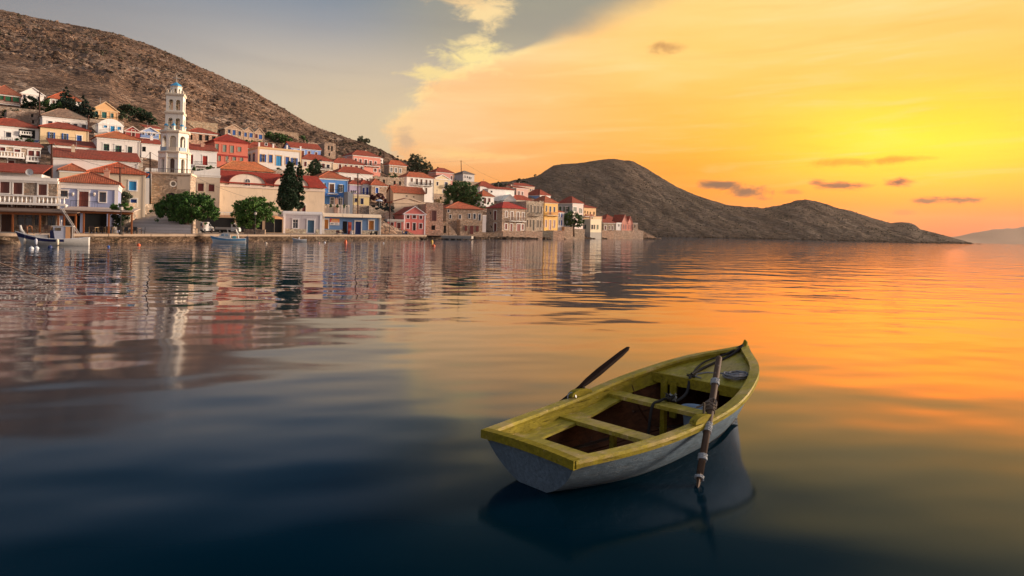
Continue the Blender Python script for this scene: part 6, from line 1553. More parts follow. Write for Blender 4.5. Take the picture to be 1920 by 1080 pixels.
# rowlock blocks
for (s, sg) in ((.405, 1), (.425, -1)):
    x, B, z = s * LB, fB(s), fZ(s); mb = MB(); N = 10
    pts = [(x + .19 * cos(pi * k / N), z + .03 + .075 * sin(pi * k / N) ** .7) for k in range(N + 1)]
    mb.prism(pts, sg * (B - .055), sg * (B + .025)); mb.build('rowlock_block', YELD, BO)
    mb = MB(); mb.bar((x + .05, sg * (B - .03), z), (x + .055, sg * (B - .03), z + .22 if sg < 0 else z + .13), .014); mb.build('thole_pin', plain((.10, .08, .06), .5, .5), BO)
def bw(x, y, z):                       # boat frame to world
    return BO.matrix_basis @ Vector((x, y, z))
bpy.context.view_layer.update()
# ---- oars
def oar(label, P, Q, blade, dims, mat):
    P, Q = Vector(P), Vector(Q); d = (Q - P).normalized(); L = (Q - P).length; o = empty('oar', P, 0, label, 'oar', 'oars of the rowing boat'); o.rotation_euler = d.to_track_quat('X', 'Z').to_euler()
    mb = MB(); x1 = L - blade; mb.tube([(-.02, 0, 0), (0, 0, 0), (x1 * .5, .004, 0), (x1, 0, 0)], [dims[0] * .8, dims[0] * .95, dims[0] * 1.05, dims[0]], 8); mb.build('shaft', mat, o, smooth=True)
    if dims[1]:
        mb = MB(); w, h = dims[1], .030; n = 8; prev = None
        prof = [(0, dims[0] * .9, dims[0] * .9), (.12, dims[0] * 1.1, .022), (.25, w * .85, .016), (.45, w, h), (.85, w * .8, h * .8), (.97, w * .55, h * .6), (1, w * .15, h * .3)]
        for (t, wy, hz_) in prof:
            x = x1 + blade * t; mb.v += [(x, -wy, 0), (x, 0, -hz_), (x, wy, 0), (x, 0, hz_)]
        for i in range(len(prof) - 1):
            for j in range(4): a, b = i * 4 + j, i * 4 + (j + 1) % 4; mb.f.append((a, b, b + 4, a + 4)); mb.mi.append(0)
        k = (len(prof) - 1) * 4; mb.f.append((k, k + 1, k + 2, k + 3)); mb.mi.append(0)
        bl = mb.build('blade', mat, o); bl.rotation_euler = (radians(75), 0, 0)
    return o, L, x1
DKW = wood((.013, .006, .005), .8, 8, .3, .08)
A_ = bw(.335 * LB, fB(.335) + .055, fZ(.335) - .01); T_ = at(1180, 651, 9.1)
A_ = A_ + (A_ - T_).normalized() * .42
oar('dark wooden oar pointing up and away over the far side of the boat', A_, T_, 1.12, (.024, .050), DKW)
Lw = at(1309, 908, 6.95); Up = at(1348, 672, 7.95)
o, L_, x1 = oar('rough grey brown oar hanging over the near side down into the water', Up, Lw + (Lw - Up).normalized() * .5, .62, (.036, .05), RAWW)
Ltot = (Lw - Up).length
RW = plain((.34, .36, .38), .9, name='rope_fibre'); RD = plain((.022, .020, .020), .9, name='rope_fibre'); RB = plain((.17, .13, .10), .9, name='rope_fibre')
def winding(t0, t1, r, mat, turns):
    mb = MB(); pts = []; N = turns * 10
    for k in range(N + 1):
        a = 2 * pi * k / 10; x = Ltot * (t0 + (t1 - t0) * k / N); rr = r + .004 * sin(k * 1.7); pts.append((x, rr * cos(a), rr * sin(a)))
    mb.tube(pts, .0085, 5); mb.build('rope_binding', mat, o)
winding(.19, .235, .042, RW, 4); winding(.40, .455, .046, RB, 5); winding(.55, .62, .043, RW, 6); winding(.79, .83, .042, RW, 4); winding(.945, .965, .042, RW, 2)
# ring and lashing at the rowlocks
mb = MB(); C = bw(.365 * LB, fB(.365) - .02, fZ(.365) + .04); mb.tube([C + Vector((.05 * cos(a) , .02 * sin(a), .055 * sin(a))) for a in [2 * pi * k / 12 for k in range(10)]], .009, 6)
tag(mb.build('rowlock_ring', plain((.25, .25, .26), .4, .8, name='galvanised')), 'bent grey metal rowlock ring on the far gunwale', 'rowlock')
mb = MB(); C = Up + (Lw - Up) * .43; pts = [C + Vector((.06 * cos(a), .05 * sin(a), .028 * sin(2 * a) + .004 * k)) for k, a in enumerate([2 * pi * k / 9 for k in range(22)])]; pts += [C + Vector((-.10, .02, .02)), C + Vector((-.15, .03, .0))]
mb.tube(pts, .011, 5); tag(mb.build('rope_lashing', RB), 'brown rope lashing tying the near oar to its thole pin', 'rope')
# ---- bucket, jug
bk = empty('bucket', bw(2.80, -.10, .075), .3, 'pale blue plastic bucket standing behind the middle thwart', 'bucket')
mb = MB(); N = 20; pr = [(.105, 0), (.115, .14), (.132, .29), (.15, .292), (.15, .315), (.137, .318), (.128, .29), (.10, .02), (.0, .02)]
for (r, z) in pr:
    for k in range(N): a = 2 * pi * k / N; mb.v.append((r * cos(a), r * sin(a), z))
for i in range(len(pr) - 1):
    for k in range(N): j = (k + 1) % N; mb.f.append((i * N + k, i * N + j, (i + 1) * N + j, (i + 1) * N + k)); mb.mi.append(0)
mb.build('body', plain((.30, .40, .52), .45, name='plastic'), bk, smooth=True)
mb = MB(); mb.tube([(.14 * cos(a), .14 * sin(a) * .3 - .12, .30 + .02 * sin(a)) for a in [pi * k / 10 for k in range(11)]], .006, 5); mb.build('handle', plain((.5, .5, .5), .4, .8), bk)
jg = empty('plastic_jug', bw(2.84, -.31, .075), .9, 'whitish plastic jug leaning by the near side under the foredeck', 'jug')
mb = MB(); mb.lathe([(.09, 0), (.10, .03), (.10, .22), (.075, .30), (.03, .34), (.03, .37)], 12); mb.build('body', plain((.36, .40, .42), .4, name='plastic'), jg, smooth=True)
mb = MB(); mb.lathe([(.033, .368), (.033, .395), (.01, .4)], 10); mb.build('cap', plain((.05, .12, .3), .4, name='plastic'), jg)
# ---- ropes
def deckz(x, y): s = x / LB; return fZ(s) - .045 + .02
mb = MB(); rnd = random.Random(3); pts = []
for k in range(150):
    a = 2 * pi * k / 17; r = .135 + .035 * sin(k * .21) + rnd.uniform(-.008, .008); x = 3.36 + r * cos(a) * 1.15 + .02 * sin(k * .1); y = -.36 + r * sin(a) * .8; pts.append((x, y, deckz(3.36, 0) - .012 + .05 * (k / 150) + rnd.uniform(0, .012)))
pts += [(3.36, -.12, deckz(3.3, 0) + .01), (3.30, .0, deckz(3.3, 0) + .01), (3.2, .10, deckz(3.2, 0) + .008), (3.12, .08, deckz(3.1, 0) + .008), (3.10, -.02, deckz(3.1, 0) + .008)]
mb.tube([bw(*p) for p in pts], .0105, 5); tag(mb.build('rope_coil', plain((.20, .20, .215), .9, name='rope_fibre')), 'coil of grey rope lying on the foredeck', 'rope')
def smooth_path(P, n=8):
    out_ = []
    for i in range(len(P) - 1):
        p0, p1, p2, p3 = P[max(i - 1, 0)], P[i], P[i + 1], P[min(i + 2, len(P) - 1)]
        for k in range(n):
            t = k / n; out_.append(.5 * (2 * p1 + (p2 - p0) * t + (2 * p0 - 5 * p1 + 4 * p2 - p3) * t * t + (3 * p1 - p0 - 3 * p2 + p3) * t ** 3))
    return out_ + [P[-1]]
mr = empty('mooring_rope', bw(4.1, 0, .9), 0, 'dark knotted mooring rope running from the bow over the foredeck to the middle thwart', 'rope')
inv = Matrix.Translation(-Vector(mr.location))
def rope(path, r, mat, name): mb = MB(); mb.tube(smooth_path([inv @ bw(*p) for p in path]), r, 6); return mb.build(name, mat, mr, smooth=True)
rope([(4.2, .0, 1.0), (3.95, .04, deckz(3.95, 0) + .02), (3.6, .10, deckz(3.6, 0) + .015), (3.3, .13, deckz(3.3, 0) + .02), (3.05, .10, deckz(3.05, 0) + .03), (2.9, .06, .52), (2.62, .03, .46), (2.42, .05, z2_ + .03), (2.31, .06, z2_ + .018), (2.2, .07, z2_ + .0), (2.16, .08, z2_ - .12), (2.15, .1, .1)], .018, RD, 'line')
rope([(4.2, .02, 1.0), (3.95, .10, deckz(3.95, 0) + .03), (3.62, .22, deckz(3.62, 0) + .02), (3.36, .20, deckz(3.36, 0) + .02), (3.14, .12, deckz(3.14, 0) + .03)], .013, RD, 'line')
for (x, y, z, m_, r) in ((3.1, .12, deckz(3.1, 0) + .03, RD, .032), (2.50, .02, z2_ + .05, RW, .035), (2.42, .0, z2_ + .06, RD, .04)):
    mb = MB(); rnd = random.Random(int(x * 100)); C = inv @ bw(x, y, z)
    pts = [C + Vector((rnd.gauss(0, r), rnd.gauss(0, r), rnd.gauss(0, r * .6))) for _ in range(9)]; mb.tube(smooth_path(pts, 5), .013, 5)
    for _ in range(6): d = Vector((rnd.gauss(0, 1), rnd.gauss(0, 1), rnd.gauss(0.2, .6))).normalized(); mb.bar(C, C + d * r * 2.2, .006, .003, 4)
    mb.build('knot', m_, mr, smooth=False)
# far left mooring line slanting into the water
mb = MB(); P, Qp = at(-260, 385, 25.5), at(101, 528, 28.6); Qp.z = -.03
mb.tube([P + (Qp - P) * (k / 14) - Vector((0, 0, .10 * sin(pi * k / 14))) for k in range(15)], .022, 6); tag(mb.build('mooring_line', plain((.26, .17, .12), .9, name='rope_fibre')), 'taut brown mooring line slanting into the water at the left edge', 'rope')

# ------------------------------------------------------------------ boats at the quay
def small_hull(L, B, sheer, wl, root, mat, bandmat=None, band=(0, 1), deckz_=None, deckmat=None, transom=.7, name='hull'):
    fz = nspline([0, .35, .7, 1], sheer); N = 24
    def fb(s): return B / 2 * min(1, transom + (1 - transom) * sin(min(1, s / .45) * pi / 2)) * (1 if s < .5 else max(.02, 1 - ((s - .5) / .5) ** 2.3))
    mb = MB(); K = 7
    for i in range(N + 1):
        s = i / N; b, z = fb(s), fz(s); xk = lambda zz: s * L - (.14 * L * .6 * s ** 4) * (1 - max(zz, 0) / z)
        for sg in (1, -1):
            for k in range(K):
                t = k / (K - 1); y = b * (wl * (1 - s ** 3) + (1 - wl * (1 - s ** 3)) * (1 - (1 - t) ** 1.9)); zz = -.25 + (z + .25) * t; mb.v.append((xk(zz), sg * y, zz))
    for i in range(N):
        for sg in range(2):
            for k in range(K - 1):
                a = i * 2 * K + sg * K + k; q = (a, a + 1, a + 1 + 2 * K, a + 2 * K); mb.f.append(q); mb.mi.append(1 if bandmat and k >= K - 3 and band[0] <= i / N <= band[1] else 0)
    mb.f.append(tuple(range(K)) + tuple(range(2 * K - 1, K - 1, -1))); mb.mi.append(0)
    hl = mb.build(name, [mat, bandmat or mat], root, smooth=False)
    dz = deckz_ or .25; mb = MB()
    for i in range(N):
        s0, s1 = i / N, (i + 1) / N; mb.face([(s0 * L * .985 + .02, -fb(s0) * .93, fz(s0) - dz), (s1 * L * .985 + .02, -fb(s1) * .93, fz(s1) - dz), (s1 * L * .985 + .02, fb(s1) * .93, fz(s1) - dz), (s0 * L * .985 + .02, fb(s0) * .93, fz(s0) - dz)])
    mb.build('deck', deckmat or mat, root)
    for sg in (1, -1):
        mb = MB(); mb.tube([(i / N * L, sg * fb(i / N), fz(i / N)) for i in range(N + 1)], .045, 5); mb.build('rail', plain((.70, .70, .72), .5), root)
    return fz, fb
P = at(167, 461, 73.0); P.z = 0
cq = empty('fishing_boat', P, radians(206), 'white wooden fishing boat with navy band and small wheelhouse moored at the left', 'fishing boat')
WH = plain((.62, .60, .57), .55); NAVY = plain((.012, .018, .09), .5)
fz, fb = small_hull(7.3, 2.1, [.98, .76, .92, 1.55], .45, cq, WH, NAVY, (.33, 1.0), .28, plain((.45, .42, .38)), .8)
k_ = 69.8 / FOC
mb = MB(); x0, x1 = 2.35, 3.35; mb.v = [(x0, -.75, .6), (x1, -.75, .6), (x1, .75, .6), (x0, .75, .6), (x0, -.75, 2.22), (x1 + .25, -.75, 2.22), (x1 + .25, .75, 2.22), (x0, .75, 2.22)]
mb.f = [(3, 2, 1, 0), (4, 5, 6, 7), (0, 1, 5, 4), (1, 2, 6, 5), (2, 3, 7, 6), (3, 0, 4, 7)]; mb.mi = [0] * 6; cab = mb.build('wheelhouse', plain((.50, .52, .62), .5), cq)
mb = MB(); mb.box(1.55, -.82, 2.225, x1 + .4, .82, 2.29); mb.build('roof', WH, cab)
for sg in (-1, 1): mb = MB(); mb.box(2.78, sg * .77 - .012, 1.72, 3.38, sg * .77 + .012, 2.08); mb.build('window', glassy((.08, .055, .03)), cab)
mb = MB(); mb.box(1.86, .76, .72, 2.33, .79, 2.2); mb.build('door', plain((.66, .34, .16), .5), cab)
for y in (-.75, .72):
    mb = MB(); mb.box(1.6, y, .6, 1.66, y + .05, 2.22); mb.build('post', WH, cab)
mb = MB(); mb.box(1.7, -.70, .6, 1.85, .70, 2.2); mb.build('open_back_shade', plain((.14, .10, .08), .6), cab)  # dark sheet painted for the shade inside the open back
mb = MB(); mb.box(4.1, -.5, .55, 5.3, .5, 1.18); mb.box(4.05, -.55, 1.182, 5.35, .55, 1.24); mb.build('engine_box', WH, cq)
mb = MB(); mb.box(3.4, -.55, .5, 3.9, .55, 1.75); mb.build('wheelhouse_hood', NAVY, cq)
mb = MB(); mb.tube([(6.4, 0, 1.2), (6.75, 0, 1.75), (6.85, 0, 2.25)], [.16, .15, .10], 8); mb.build('stem_post', WH, cq)
mb = MB(); mb.tube([(6.2, -.3, 1.3), (6.25, -.3, 2.1), (6.05, -.3, 2.25), (5.8, -.3, 2.1), (5.7, -.3, 1.4)], .07, 6); mb.build('bow_frame', wood((.34, .13, .05)), cq)
mb = MB(); mb.bar((2.9, 0, 2.29), (2.85, 0, 3.0), .03); mb.bar((2.87, 0, 2.8), (2.87, 0, 2.95), .08); mb.build('mast_lamp', WH, cab)
mb = MB(); mb.bar((5.0, .3, 1.2), (4.2, .3, 1.9), .03); mb.bar((5.6, -.2, 1.3), (5.0, -.2, 1.95), .03); mb.build('fishing_gear', wood((.30, .12, .06)), cq)
for (x, c, lab) in ((6.3, (.66, .60, .50), 'cream fender near the bow of the fishing boat'), (5.15, (.5, .52, .6), 'white fender with navy end on the fishing boat side'), (3.05, (.68, .60, .46), 'cream fender amidships below the wheelhouse')):
    s = x / 7.3; Pw = P + Matrix.Rotation(radians(206), 3, 'Z') @ (Vector((x, fb(s) + .13, max(.38, fz(s) - .85))) * .88)
    f_ = empty('fender', Pw, 0, lab, 'fender', 'fenders on the fishing boat'); mb = MB(); mb.lathe([(.05, -.3), (.13, -.22), (.14, .2), (.08, .30), (.03, .36)], 8); mb.build('body', plain(c, .5, name='plastic'), f_, smooth=True)
    mb = MB(); mb.bar((0, 0, .34), (0, .1, .75), .012); mb.build('cord', RW, f_)
cq.scale = (.88,) * 3
P = at(461, 455, 100); P.z = 0
mo = empty('motor_boat', P, radians(199), 'light blue and white motorboat with canopy moored before the parked vehicles', 'motor boat')
fz, fb = small_hull(4.75, 1.8, [.66, .56, .66, .92], .5, mo, plain((.74, .82, .88), .4), plain((.12, .36, .64), .4), (0, 1), .16, WH, .85)
mb = MB(); mb.v = [(2.0, -.62, .5), (3.9, -.4, .62), (3.9, .4, .62), (2.0, .62, .5), (2.2, -.52, 1.42), (3.2, -.34, 1.32), (3.2, .34, 1.32), (2.2, .52, 1.42)]
mb.f = [(3, 2, 1, 0), (4, 5, 6, 7), (0, 1, 5, 4), (1, 2, 6, 5), (2, 3, 7, 6), (3, 0, 4, 7)]; mb.mi = [0] * 6; cb_ = mb.build('cuddy', WH, mo)
for k in range(2): mb = MB(); x = 2.35 + .55 * k; mb.prism([(x, .92), (x + .42, .94), (x + .36, 1.2), (x + .06, 1.24)], .60 - .10 * k, .585 - .10 * k); mb.build('window', glassy((.10, .16, .22)), cb_)
mb = MB()
for (a, b_) in (((.95, .55, .55), (1.35, .6, 1.9)), ((1.35, .6, 1.9), (2.5, .5, 1.88)), ((.95, -.55, .55), (1.35, -.6, 1.9)), ((1.35, -.6, 1.9), (2.5, -.5, 1.88)), ((1.35, -.6, 1.9), (1.35, .6, 1.9)), ((2.3, .5, .6), (2.5, .5, 1.88)), ((2.3, -.5, .6), (2.5, -.5, 1.88))): mb.bar(a, b_, .05)
mb.build('canopy_frame', plain((.5, .47, .44)), mo)
mb = MB(); mb.v = [(1.0, -.6, 1.25), (2.6, -.55, 1.8), (2.6, .55, 1.8), (1.0, .6, 1.25), (1.4, -.6, 1.98), (2.5, -.5, 1.94), (2.5, .5, 1.94), (1.4, .6, 1.98)]; mb.f = [(4, 5, 6, 7), (0, 4, 7, 3), (1, 2, 6, 5)]; mb.mi = [0] * 3; mb.build('canopy', plain((.70, .66, .60), .8), mo)
mb = MB(); mb.box(-.35, -.18, .1, .0, .18, .95); mb.box(-.3, -.06, -.3, -.1, .06, .098); mb.build('outboard_motor', plain((.05, .06, .08), .4), mo)
mb = MB(); mb.box(1.3, .2, .45, 1.8, .5, .95); mb.build('seat', plain((.12, .45, .50), .5), mo)
P = at(575, 453.2, 116.5); P.z = 0
dg = empty('dinghy', P, radians(198), 'tiny white dinghy moored in front of the grey quay house', 'dinghy')
fz, fb = small_hull(2.35, 1.1, [.42, .36, .42, .62], .5, dg, plain((.52, .55, .58), .5), None, (0, 1), .12, plain((.14, .14, .15)), .8)
for x in (.7, 1.45): mb = MB(); mb.box(x, -.46, .28, x + .2, .46, .33); mb.build('thwart', WH, dg)
mb = MB(); mb.bar((1.3, -.1, .35), (1.2, -.1, .75), .12, .08, 6); mb.build('engine_cover', plain((.6, .6, .6)), dg)
def buoy(label, px, py, r, c, tall=False):
    Y = CAM_H * FOC / max(4, (py - horizon(px))); P = at(px, py, Y); P.z = 0; r = r * Y / FOC
    o = empty('buoy', P, 0, label, 'buoy', 'mooring buoys'); mb = MB(); k = 2.2 if tall else 1
    mb.lathe([(r * .3, -r * .8), (r * .8, -r * .4 * k), (r, r * .1), (r * .85, r * .6 * k), (r * .4, r * .95 * k), (r * .12, r * 1.05 * k)], 10); mb.build('float', plain(c, .45, name='plastic'), o, smooth=True)
    mb = MB(); mb.tube([(r * .25 * cos(a), 0, r * 1.05 * k + r * .25 + r * .25 * sin(a)) for a in [2 * pi * j / 8 for j in range(9)]], r * .07, 4); mb.build('ring', plain((.3, .3, .3)), o)
OR_ = (.70, .12, .03); WB_ = (.66, .68, .72)
buoy('left white buoy of the pair before the fishing boat', 59, 466.5, 4.2, WB_); buoy('right white buoy of the pair before the fishing boat', 69, 466, 4, WB_)
buoy('navy blue buoy under the fishing boat wheelhouse', 94, 464, 4, (.015, .03, .12)); buoy('small blue buoy between fishing boat and orange buoy', 203.5, 463, 2.6, (.03, .10, .35))
buoy('orange buoy left of the motorboat, before the steps', 260, 460, 3.4, OR_); buoy('small pale buoy right of the motorboat', 499, 456.5, 2.2, (.6, .5, .4)); buoy('upright red orange buoy before the blue shop house', 648, 455.5, 2.8, OR_, True)
buoy('white buoy before the orange boarded window', 609, 455, 1.8, WB_); buoy('pinkish buoy left of the white one', 598, 456, 1.8, (.6, .3, .25)); buoy('yellow buoy near the low concrete jetty', 810, 455, 2.4, (.70, .42, .06), True); buoy('orange buoy just nearer than the yellow one', 813, 461.5, 3.4, OR_)
buoy('tiny white buoy before the pink quay house', 719, 456, 1.5, WB_)
# ------------------------------------------------------------------ vehicles
def wheel(x, y, r, w, parent):
    mb = MB(); N = 14
    b = [(x + r * cos(2 * pi * k / N), r + r * sin(2 * pi * k / N)) for k in range(N)]; mb.prism(b, y, y + w); wl = mb.build('wheel', plain((.02, .02, .022), .8, name='rubber'), parent)
    mb = MB(); b = [(x + r * .58 * cos(2 * pi * k / N), r + r * .58 * sin(2 * pi * k / N)) for k in range(N)]; yy = y - .012 if y < 0 else y + w; mb.prism(b, yy, yy + .012); mb.build('rim', plain((.35, .35, .36), .35, .7), wl)
def slab(mb, prof, y0, y1, inset=.0):
    """car body: side profile, narrower towards the top"""
    zm = max(p[1] for p in prof); n = len(prof); b = len(mb.v)
    def k(z): return inset * max(0, (z - zm * .5) / (zm * .5))
    mb.v += [(p[0], y0 + k(p[1]), p[1]) for p in prof] + [(p[0], y1 - k(p[1]), p[1]) for p in prof]
    mb.f += [tuple(b + i for i in range(n)), tuple(b + n + i for i in range(n))[::-1]]; mb.mi += [0, 0]
    for i in range(n): j = (i + 1) % n; mb.f.append((b + i, b + n + i, b + n + j, b + j)); mb.mi.append(0)
CARW = plain((.80, .79, .78), .3, 0, .5, name='car_paint'); CARG = glassy((.015, .017, .02)); TAIL = plain((.45, .02, .015), .3, name='lamp_lens'); BLK = plain((.02, .02, .022), .6, name='rubber')
def van(px, py, Y, rz, label, s=1.0):
    P = at(px, py, Y); P.z = 1.09; o = empty('van', P, rz, label, 'van', 'vans parked by the dark shopfronts'); o.scale = (s, s, s)
    prof = [(0, .32), (0, 1.05), (.06, 1.72), (.25, 1.84), (2.35, 1.84), (2.62, 1.74), (3.25, 1.12), (3.95, .98), (4.12, .80), (4.15, .32)]
    mb = MB(); slab(mb, prof, -.86, .86, .10); bd = mb.build('body', CARW, o)
    mb = MB(); mb.box(-.035, -.66, 1.12, -.003, .66, 1.62); mb.build('rear_window', CARG, o)
    for sg in (-1, 1):
        mb = MB(); mb.prism([(2.28, 1.12), (3.02, 1.12), (2.62, 1.64), (2.28, 1.66)], sg * .835, sg * .85); mb.build('side_window', CARG, o)
        mb = MB(); mb.box(-.03, sg * .78 - .06, .85, -.003, sg * .78 + .06, 1.25); mb.build('tail_light', TAIL, o)
        mb = MB(); mb.box(4.1, sg * .62 - .14, .72, 4.17, sg * .62 + .14, .92); mb.build('headlight', plain((.6, .6, .58), .15, name='lamp_lens'), o)
        mb = MB(); mb.box(2.75, sg * .9 - .06, 1.1, 2.9, sg * .9 + .06, 1.28); mb.build('mirror', BLK, o)
    mb = MB(); mb.v = [(2.68, -.72, 1.70), (3.24, -.80, 1.15), (3.24, .80, 1.15), (2.68, .72, 1.70), (2.66, -.72, 1.715), (3.26, -.8, 1.16), (3.26, .8, 1.16), (2.66, .72, 1.715)]; mb.v = [(p[0] + .02, p[1], p[2] + .02) for p in mb.v]; mb.f = [(0, 1, 2, 3), (7, 6, 5, 4), (0, 4, 5, 1), (2, 6, 7, 3)]; mb.mi = [0] * 4; mb.build('windscreen', CARG, o)
    mb = MB(); mb.box(-.09, -.84, .30, -.004, .84, .52); mb.build('rear_bumper', BLK, o)
    mb = MB(); mb.box(-.06, -.26, .62, -.003, .26, .73); mb.build('number_plate', plain((.7, .7, .68)), o)
    for x in (.75, 3.3):
        for y in (-.88, .68): wheel(x, y, .31, .2, o)
    return o
van(371, 436, 119.5, radians(88), 'white van seen from behind, parked right of the broad green tree')
van(358, 433, 125, radians(85), 'white van mostly hidden behind the nearer white van and the tree')
P = at(406, 435.5, 123); P.z = 1.09; o = empty('pickup_truck', P, radians(8), 'small white flatbed truck parked before the dark shopfronts', 'truck')
mb = MB(); mb.box(0, -.75, .62, 2.55, .75, .70); mb.box(0, -.77, .70, 2.55, -.73, 1.02); mb.box(0, .73, .70, 2.55, .77, 1.02); mb.box(0, -.729, .702, .04, .729, 1.02); mb.build('flatbed', plain((.50, .46, .42), .5), o)
mb = MB(); slab(mb, [(2.6, .32), (2.6, 1.78), (3.05, 1.80), (3.45, 1.45), (3.85, .95), (3.98, .75), (3.98, .32)], -.72, .72, .08); mb.build('cab', CARW, o)
for sg in (-1, 1):
    mb = MB(); mb.prism([(2.85, 1.1), (3.48, 1.1), (3.28, 1.5), (2.9, 1.62)], sg * .70, sg * .715); mb.build('side_window', CARG, o)
    mb = MB(); mb.box(3.95, sg * .5 - .1, .62, 4.0, sg * .5 + .1, .8); mb.build('headlight', plain((.6, .6, .58), .15, name='lamp_lens'), o)
mb = MB(); mb.v = [(3.10, -.58, 1.74), (3.47, -.62, 1.42), (3.83, -.64, 1.0), (3.83, .64, 1.0), (3.47, .62, 1.42), (3.10, .58, 1.74)]; mb.v = [(p[0] + .03, p[1], p[2] + .02) for p in mb.v]; mb.f = [(0, 1, 4, 5), (1, 2, 3, 4)]; mb.mi = [0, 0]; mb.build('windscreen', CARG, o)
mb = MB(); mb.box(.2, -.3, .42, 2.59, .3, .618); mb.build('chassis', BLK, o)
for x, ys in ((.75, (-.78, .6)), (3.35, (-.74, .56))):
    for y in ys: wheel(x, y, .27, .18, o)
def scooter(px, py, Y, rz, label, c, c2):
    P = at(px, py, Y); P.z = 1.09; o = empty('scooter', P, rz, label, 'scooter', 'scooters parked on the quay')
    for x in (0, 1.25): wheel(x, -.06, .24, .12, o)
    mb = MB(); slab(mb, [(-.25, .45), (-.2, .72), (.45, .74), (.55, .40), (.95, .32), (1.02, .95), (1.10, .95), (1.16, .34), (1.0, .20), (.45, .2), (.1, .3)], -.16, .16, .03); mb.build('body', plain(c, .35, name='car_paint'), o)
    mb = MB(); mb.box(-.22, -.14, .745, .5, .14, .84); mb.build('seat', BLK, o)
    mb = MB(); mb.bar((1.22, 0, .3), (1.0, 0, 1.08), .035); mb.bar((.95, -.34, 1.08), (.95, .34, 1.08), .025); mb.build('handlebar', plain((.2, .2, .2), .4, .6), o)
    mb = MB(); mb.box(1.06, -.15, .8, 1.2, .15, 1.12); mb.build('front_shield', plain(c2, .35, name='car_paint'), o)
scooter(706, 440, 153.5, radians(182), 'black and cream scooter parked at the right end of the blue shop house', (.02, .02, .022), (.5, .48, .42)); scooter(632, 438.5, 151, radians(10), 'dark red scooter left of the black doorway of the blue shop house', (.10, .03, .025), (.2, .12, .1)); scooter(762, 439.5, 188, radians(184), 'blue scooter parked before the pink quay house', (.03, .07, .22), (.4, .42, .5))
# red crates and goods outside the shop
P = at(652.5, 439, 153); P.z = 1.09; o = empty('drinks_cabinet', P, radians(24), 'tall red drinks stand beside the open shop door', 'drinks stand'); w = 6.5 * 146 / FOC
mb = MB(); mb.box(0, 0, 0, w, .5, 2.7); mb.build('cabinet', plain((.42, .05, .025), .4), o)
for k in range(4): mb = MB(); mb.box(.05, -.04, .15 + .64 * k, w - .05, -.002, .62 + .64 * k); mb.build('shelf_panel', plain((.50, .12, .06) if k % 2 else (.30, .03, .02), .4), o)
P = at(658.5, 439.5, 153); P.z = 1.09; mb = MB(); mb.box(-.25, -.2, 0, .25, .2, .35); mb.box(-.2, -.16, .352, .2, .16, .8); o = mb.build('ice_cream_bin', plain((.55, .50, .52), .5), loc=P); tag(o, 'small white bin standing right of the red drinks stand', 'bin')

# ------------------------------------------------------------------ poles, lamps, wires
POLE = wood((.075, .030, .020), .8, 3, .3, axis=(5, 5, .6))
def pole(label, px, y0, y1, Y, r=.13, arms=(), lean=0.0):
    P = at(px, y1, Y); T = at(px + lean, y0, Y); o = empty('utility_pole', P, 0, label, 'pole', 'wooden utility poles'); L = T - P
    mb = MB(); mb.bar(-L.normalized() * 1.2, L, r, r * .72, 8); mb.build('shaft', POLE, o)
    for (f, w) in arms: mb = MB(); c = L * f; mb.box(c.x - w, c.y - .05 - r, c.z - .05, c.x + w, c.y + .05 - r, c.z + .05); mb.build('crossarm', POLE, o)
    for k in (-1, 1):
        if arms: c = L * arms[0][0]; mb = MB(); mb.lathe([(.05, 0), (.06, .08), (.03, .16)], 6, c.x + k * arms[0][1] * .85, c.y - r); q = mb.build('insulator', plain((.3, .2, .15), .3), o); q.location.z = c.z + .05
    return T
T97 = pole('thick brown pole rising behind the restaurant roof', 97, 270, 372, 96, .16, ((.99, .5),)); T225 = pole('brown pole in front of the weathered house', 225, 314, 391, 100, .14, ((.985, .75),)); T282 = pole('tall bare brown pole left of the bell tower', 281.5, 285, 396, 121, .15)
pole('brown pole among the upper trees at the left', 74, 172, 232, ground(74, 234), .17, ((.96, .5),)); pole('dark pole at the right end of the wide white house', 165.5, 216, 270, ground(166, 272), .17, ((.97, .4),))
T671 = pole('tall dark pole before the lilac house', 671, 324, 404, 156, .17, ((.985, .5),)); T731 = pole('dark pole left of the large cream house', 731, 346, 402, 176, .17, ((.98, .5),)); T866 = pole('tall thin pole on the skyline beside the pale grey house', 865.5, 301, 347, ground(866, 347), .24, ((.97, .6),), -1)
pole('thin pole above the rose pink house', 681, 283, 318, ground(681, 322), .16, ((.97, .4),)); pole('pale pole beside the narrow stone ruin', 627, 262, 297, ground(627, 299), .2, ((.97, .4),)); pole('short pole on the blue house with broad red roof', 1011, 351, 369, 300, .14); pole('dark pole before the little porch house', 903.5, 357, 384, 236, .14); pole('thin pole below the headland right of the pale grey house', 1096, 366, 400, 350, .16, ((.97, .4),))
def wire(label, A, B, sag, r=.022):
    mb = MB(); mb.tube([A + (B - A) * (k / 12) - Vector((0, 0, 4 * sag * (k / 12) * (1 - k / 12))) for k in range(13)], r, 4); tag(mb.build('power_line', plain((.03, .025, .025), .7, name='cable')), label, 'cable', 'overhead cables')
wire('cable sagging from the thick brown pole to the pole of the weathered house', T97, T225, .8); wire('cable from the weathered house pole to the bare pole left of the tower', T225, T282, .9); wire('cable from the bare pole to the church front', T282, at(470, 372, 138), .8); wire('cable between the two dark poles by the lilac house', T671, T731, .8)
wire('thin cable leaving the skyline pole towards the left', T866, at(700, 300, 300), 1.2, .03); wire('thin cable leaving the skyline pole towards the right', T866, at(985, 352, 300), 2.0, .03)
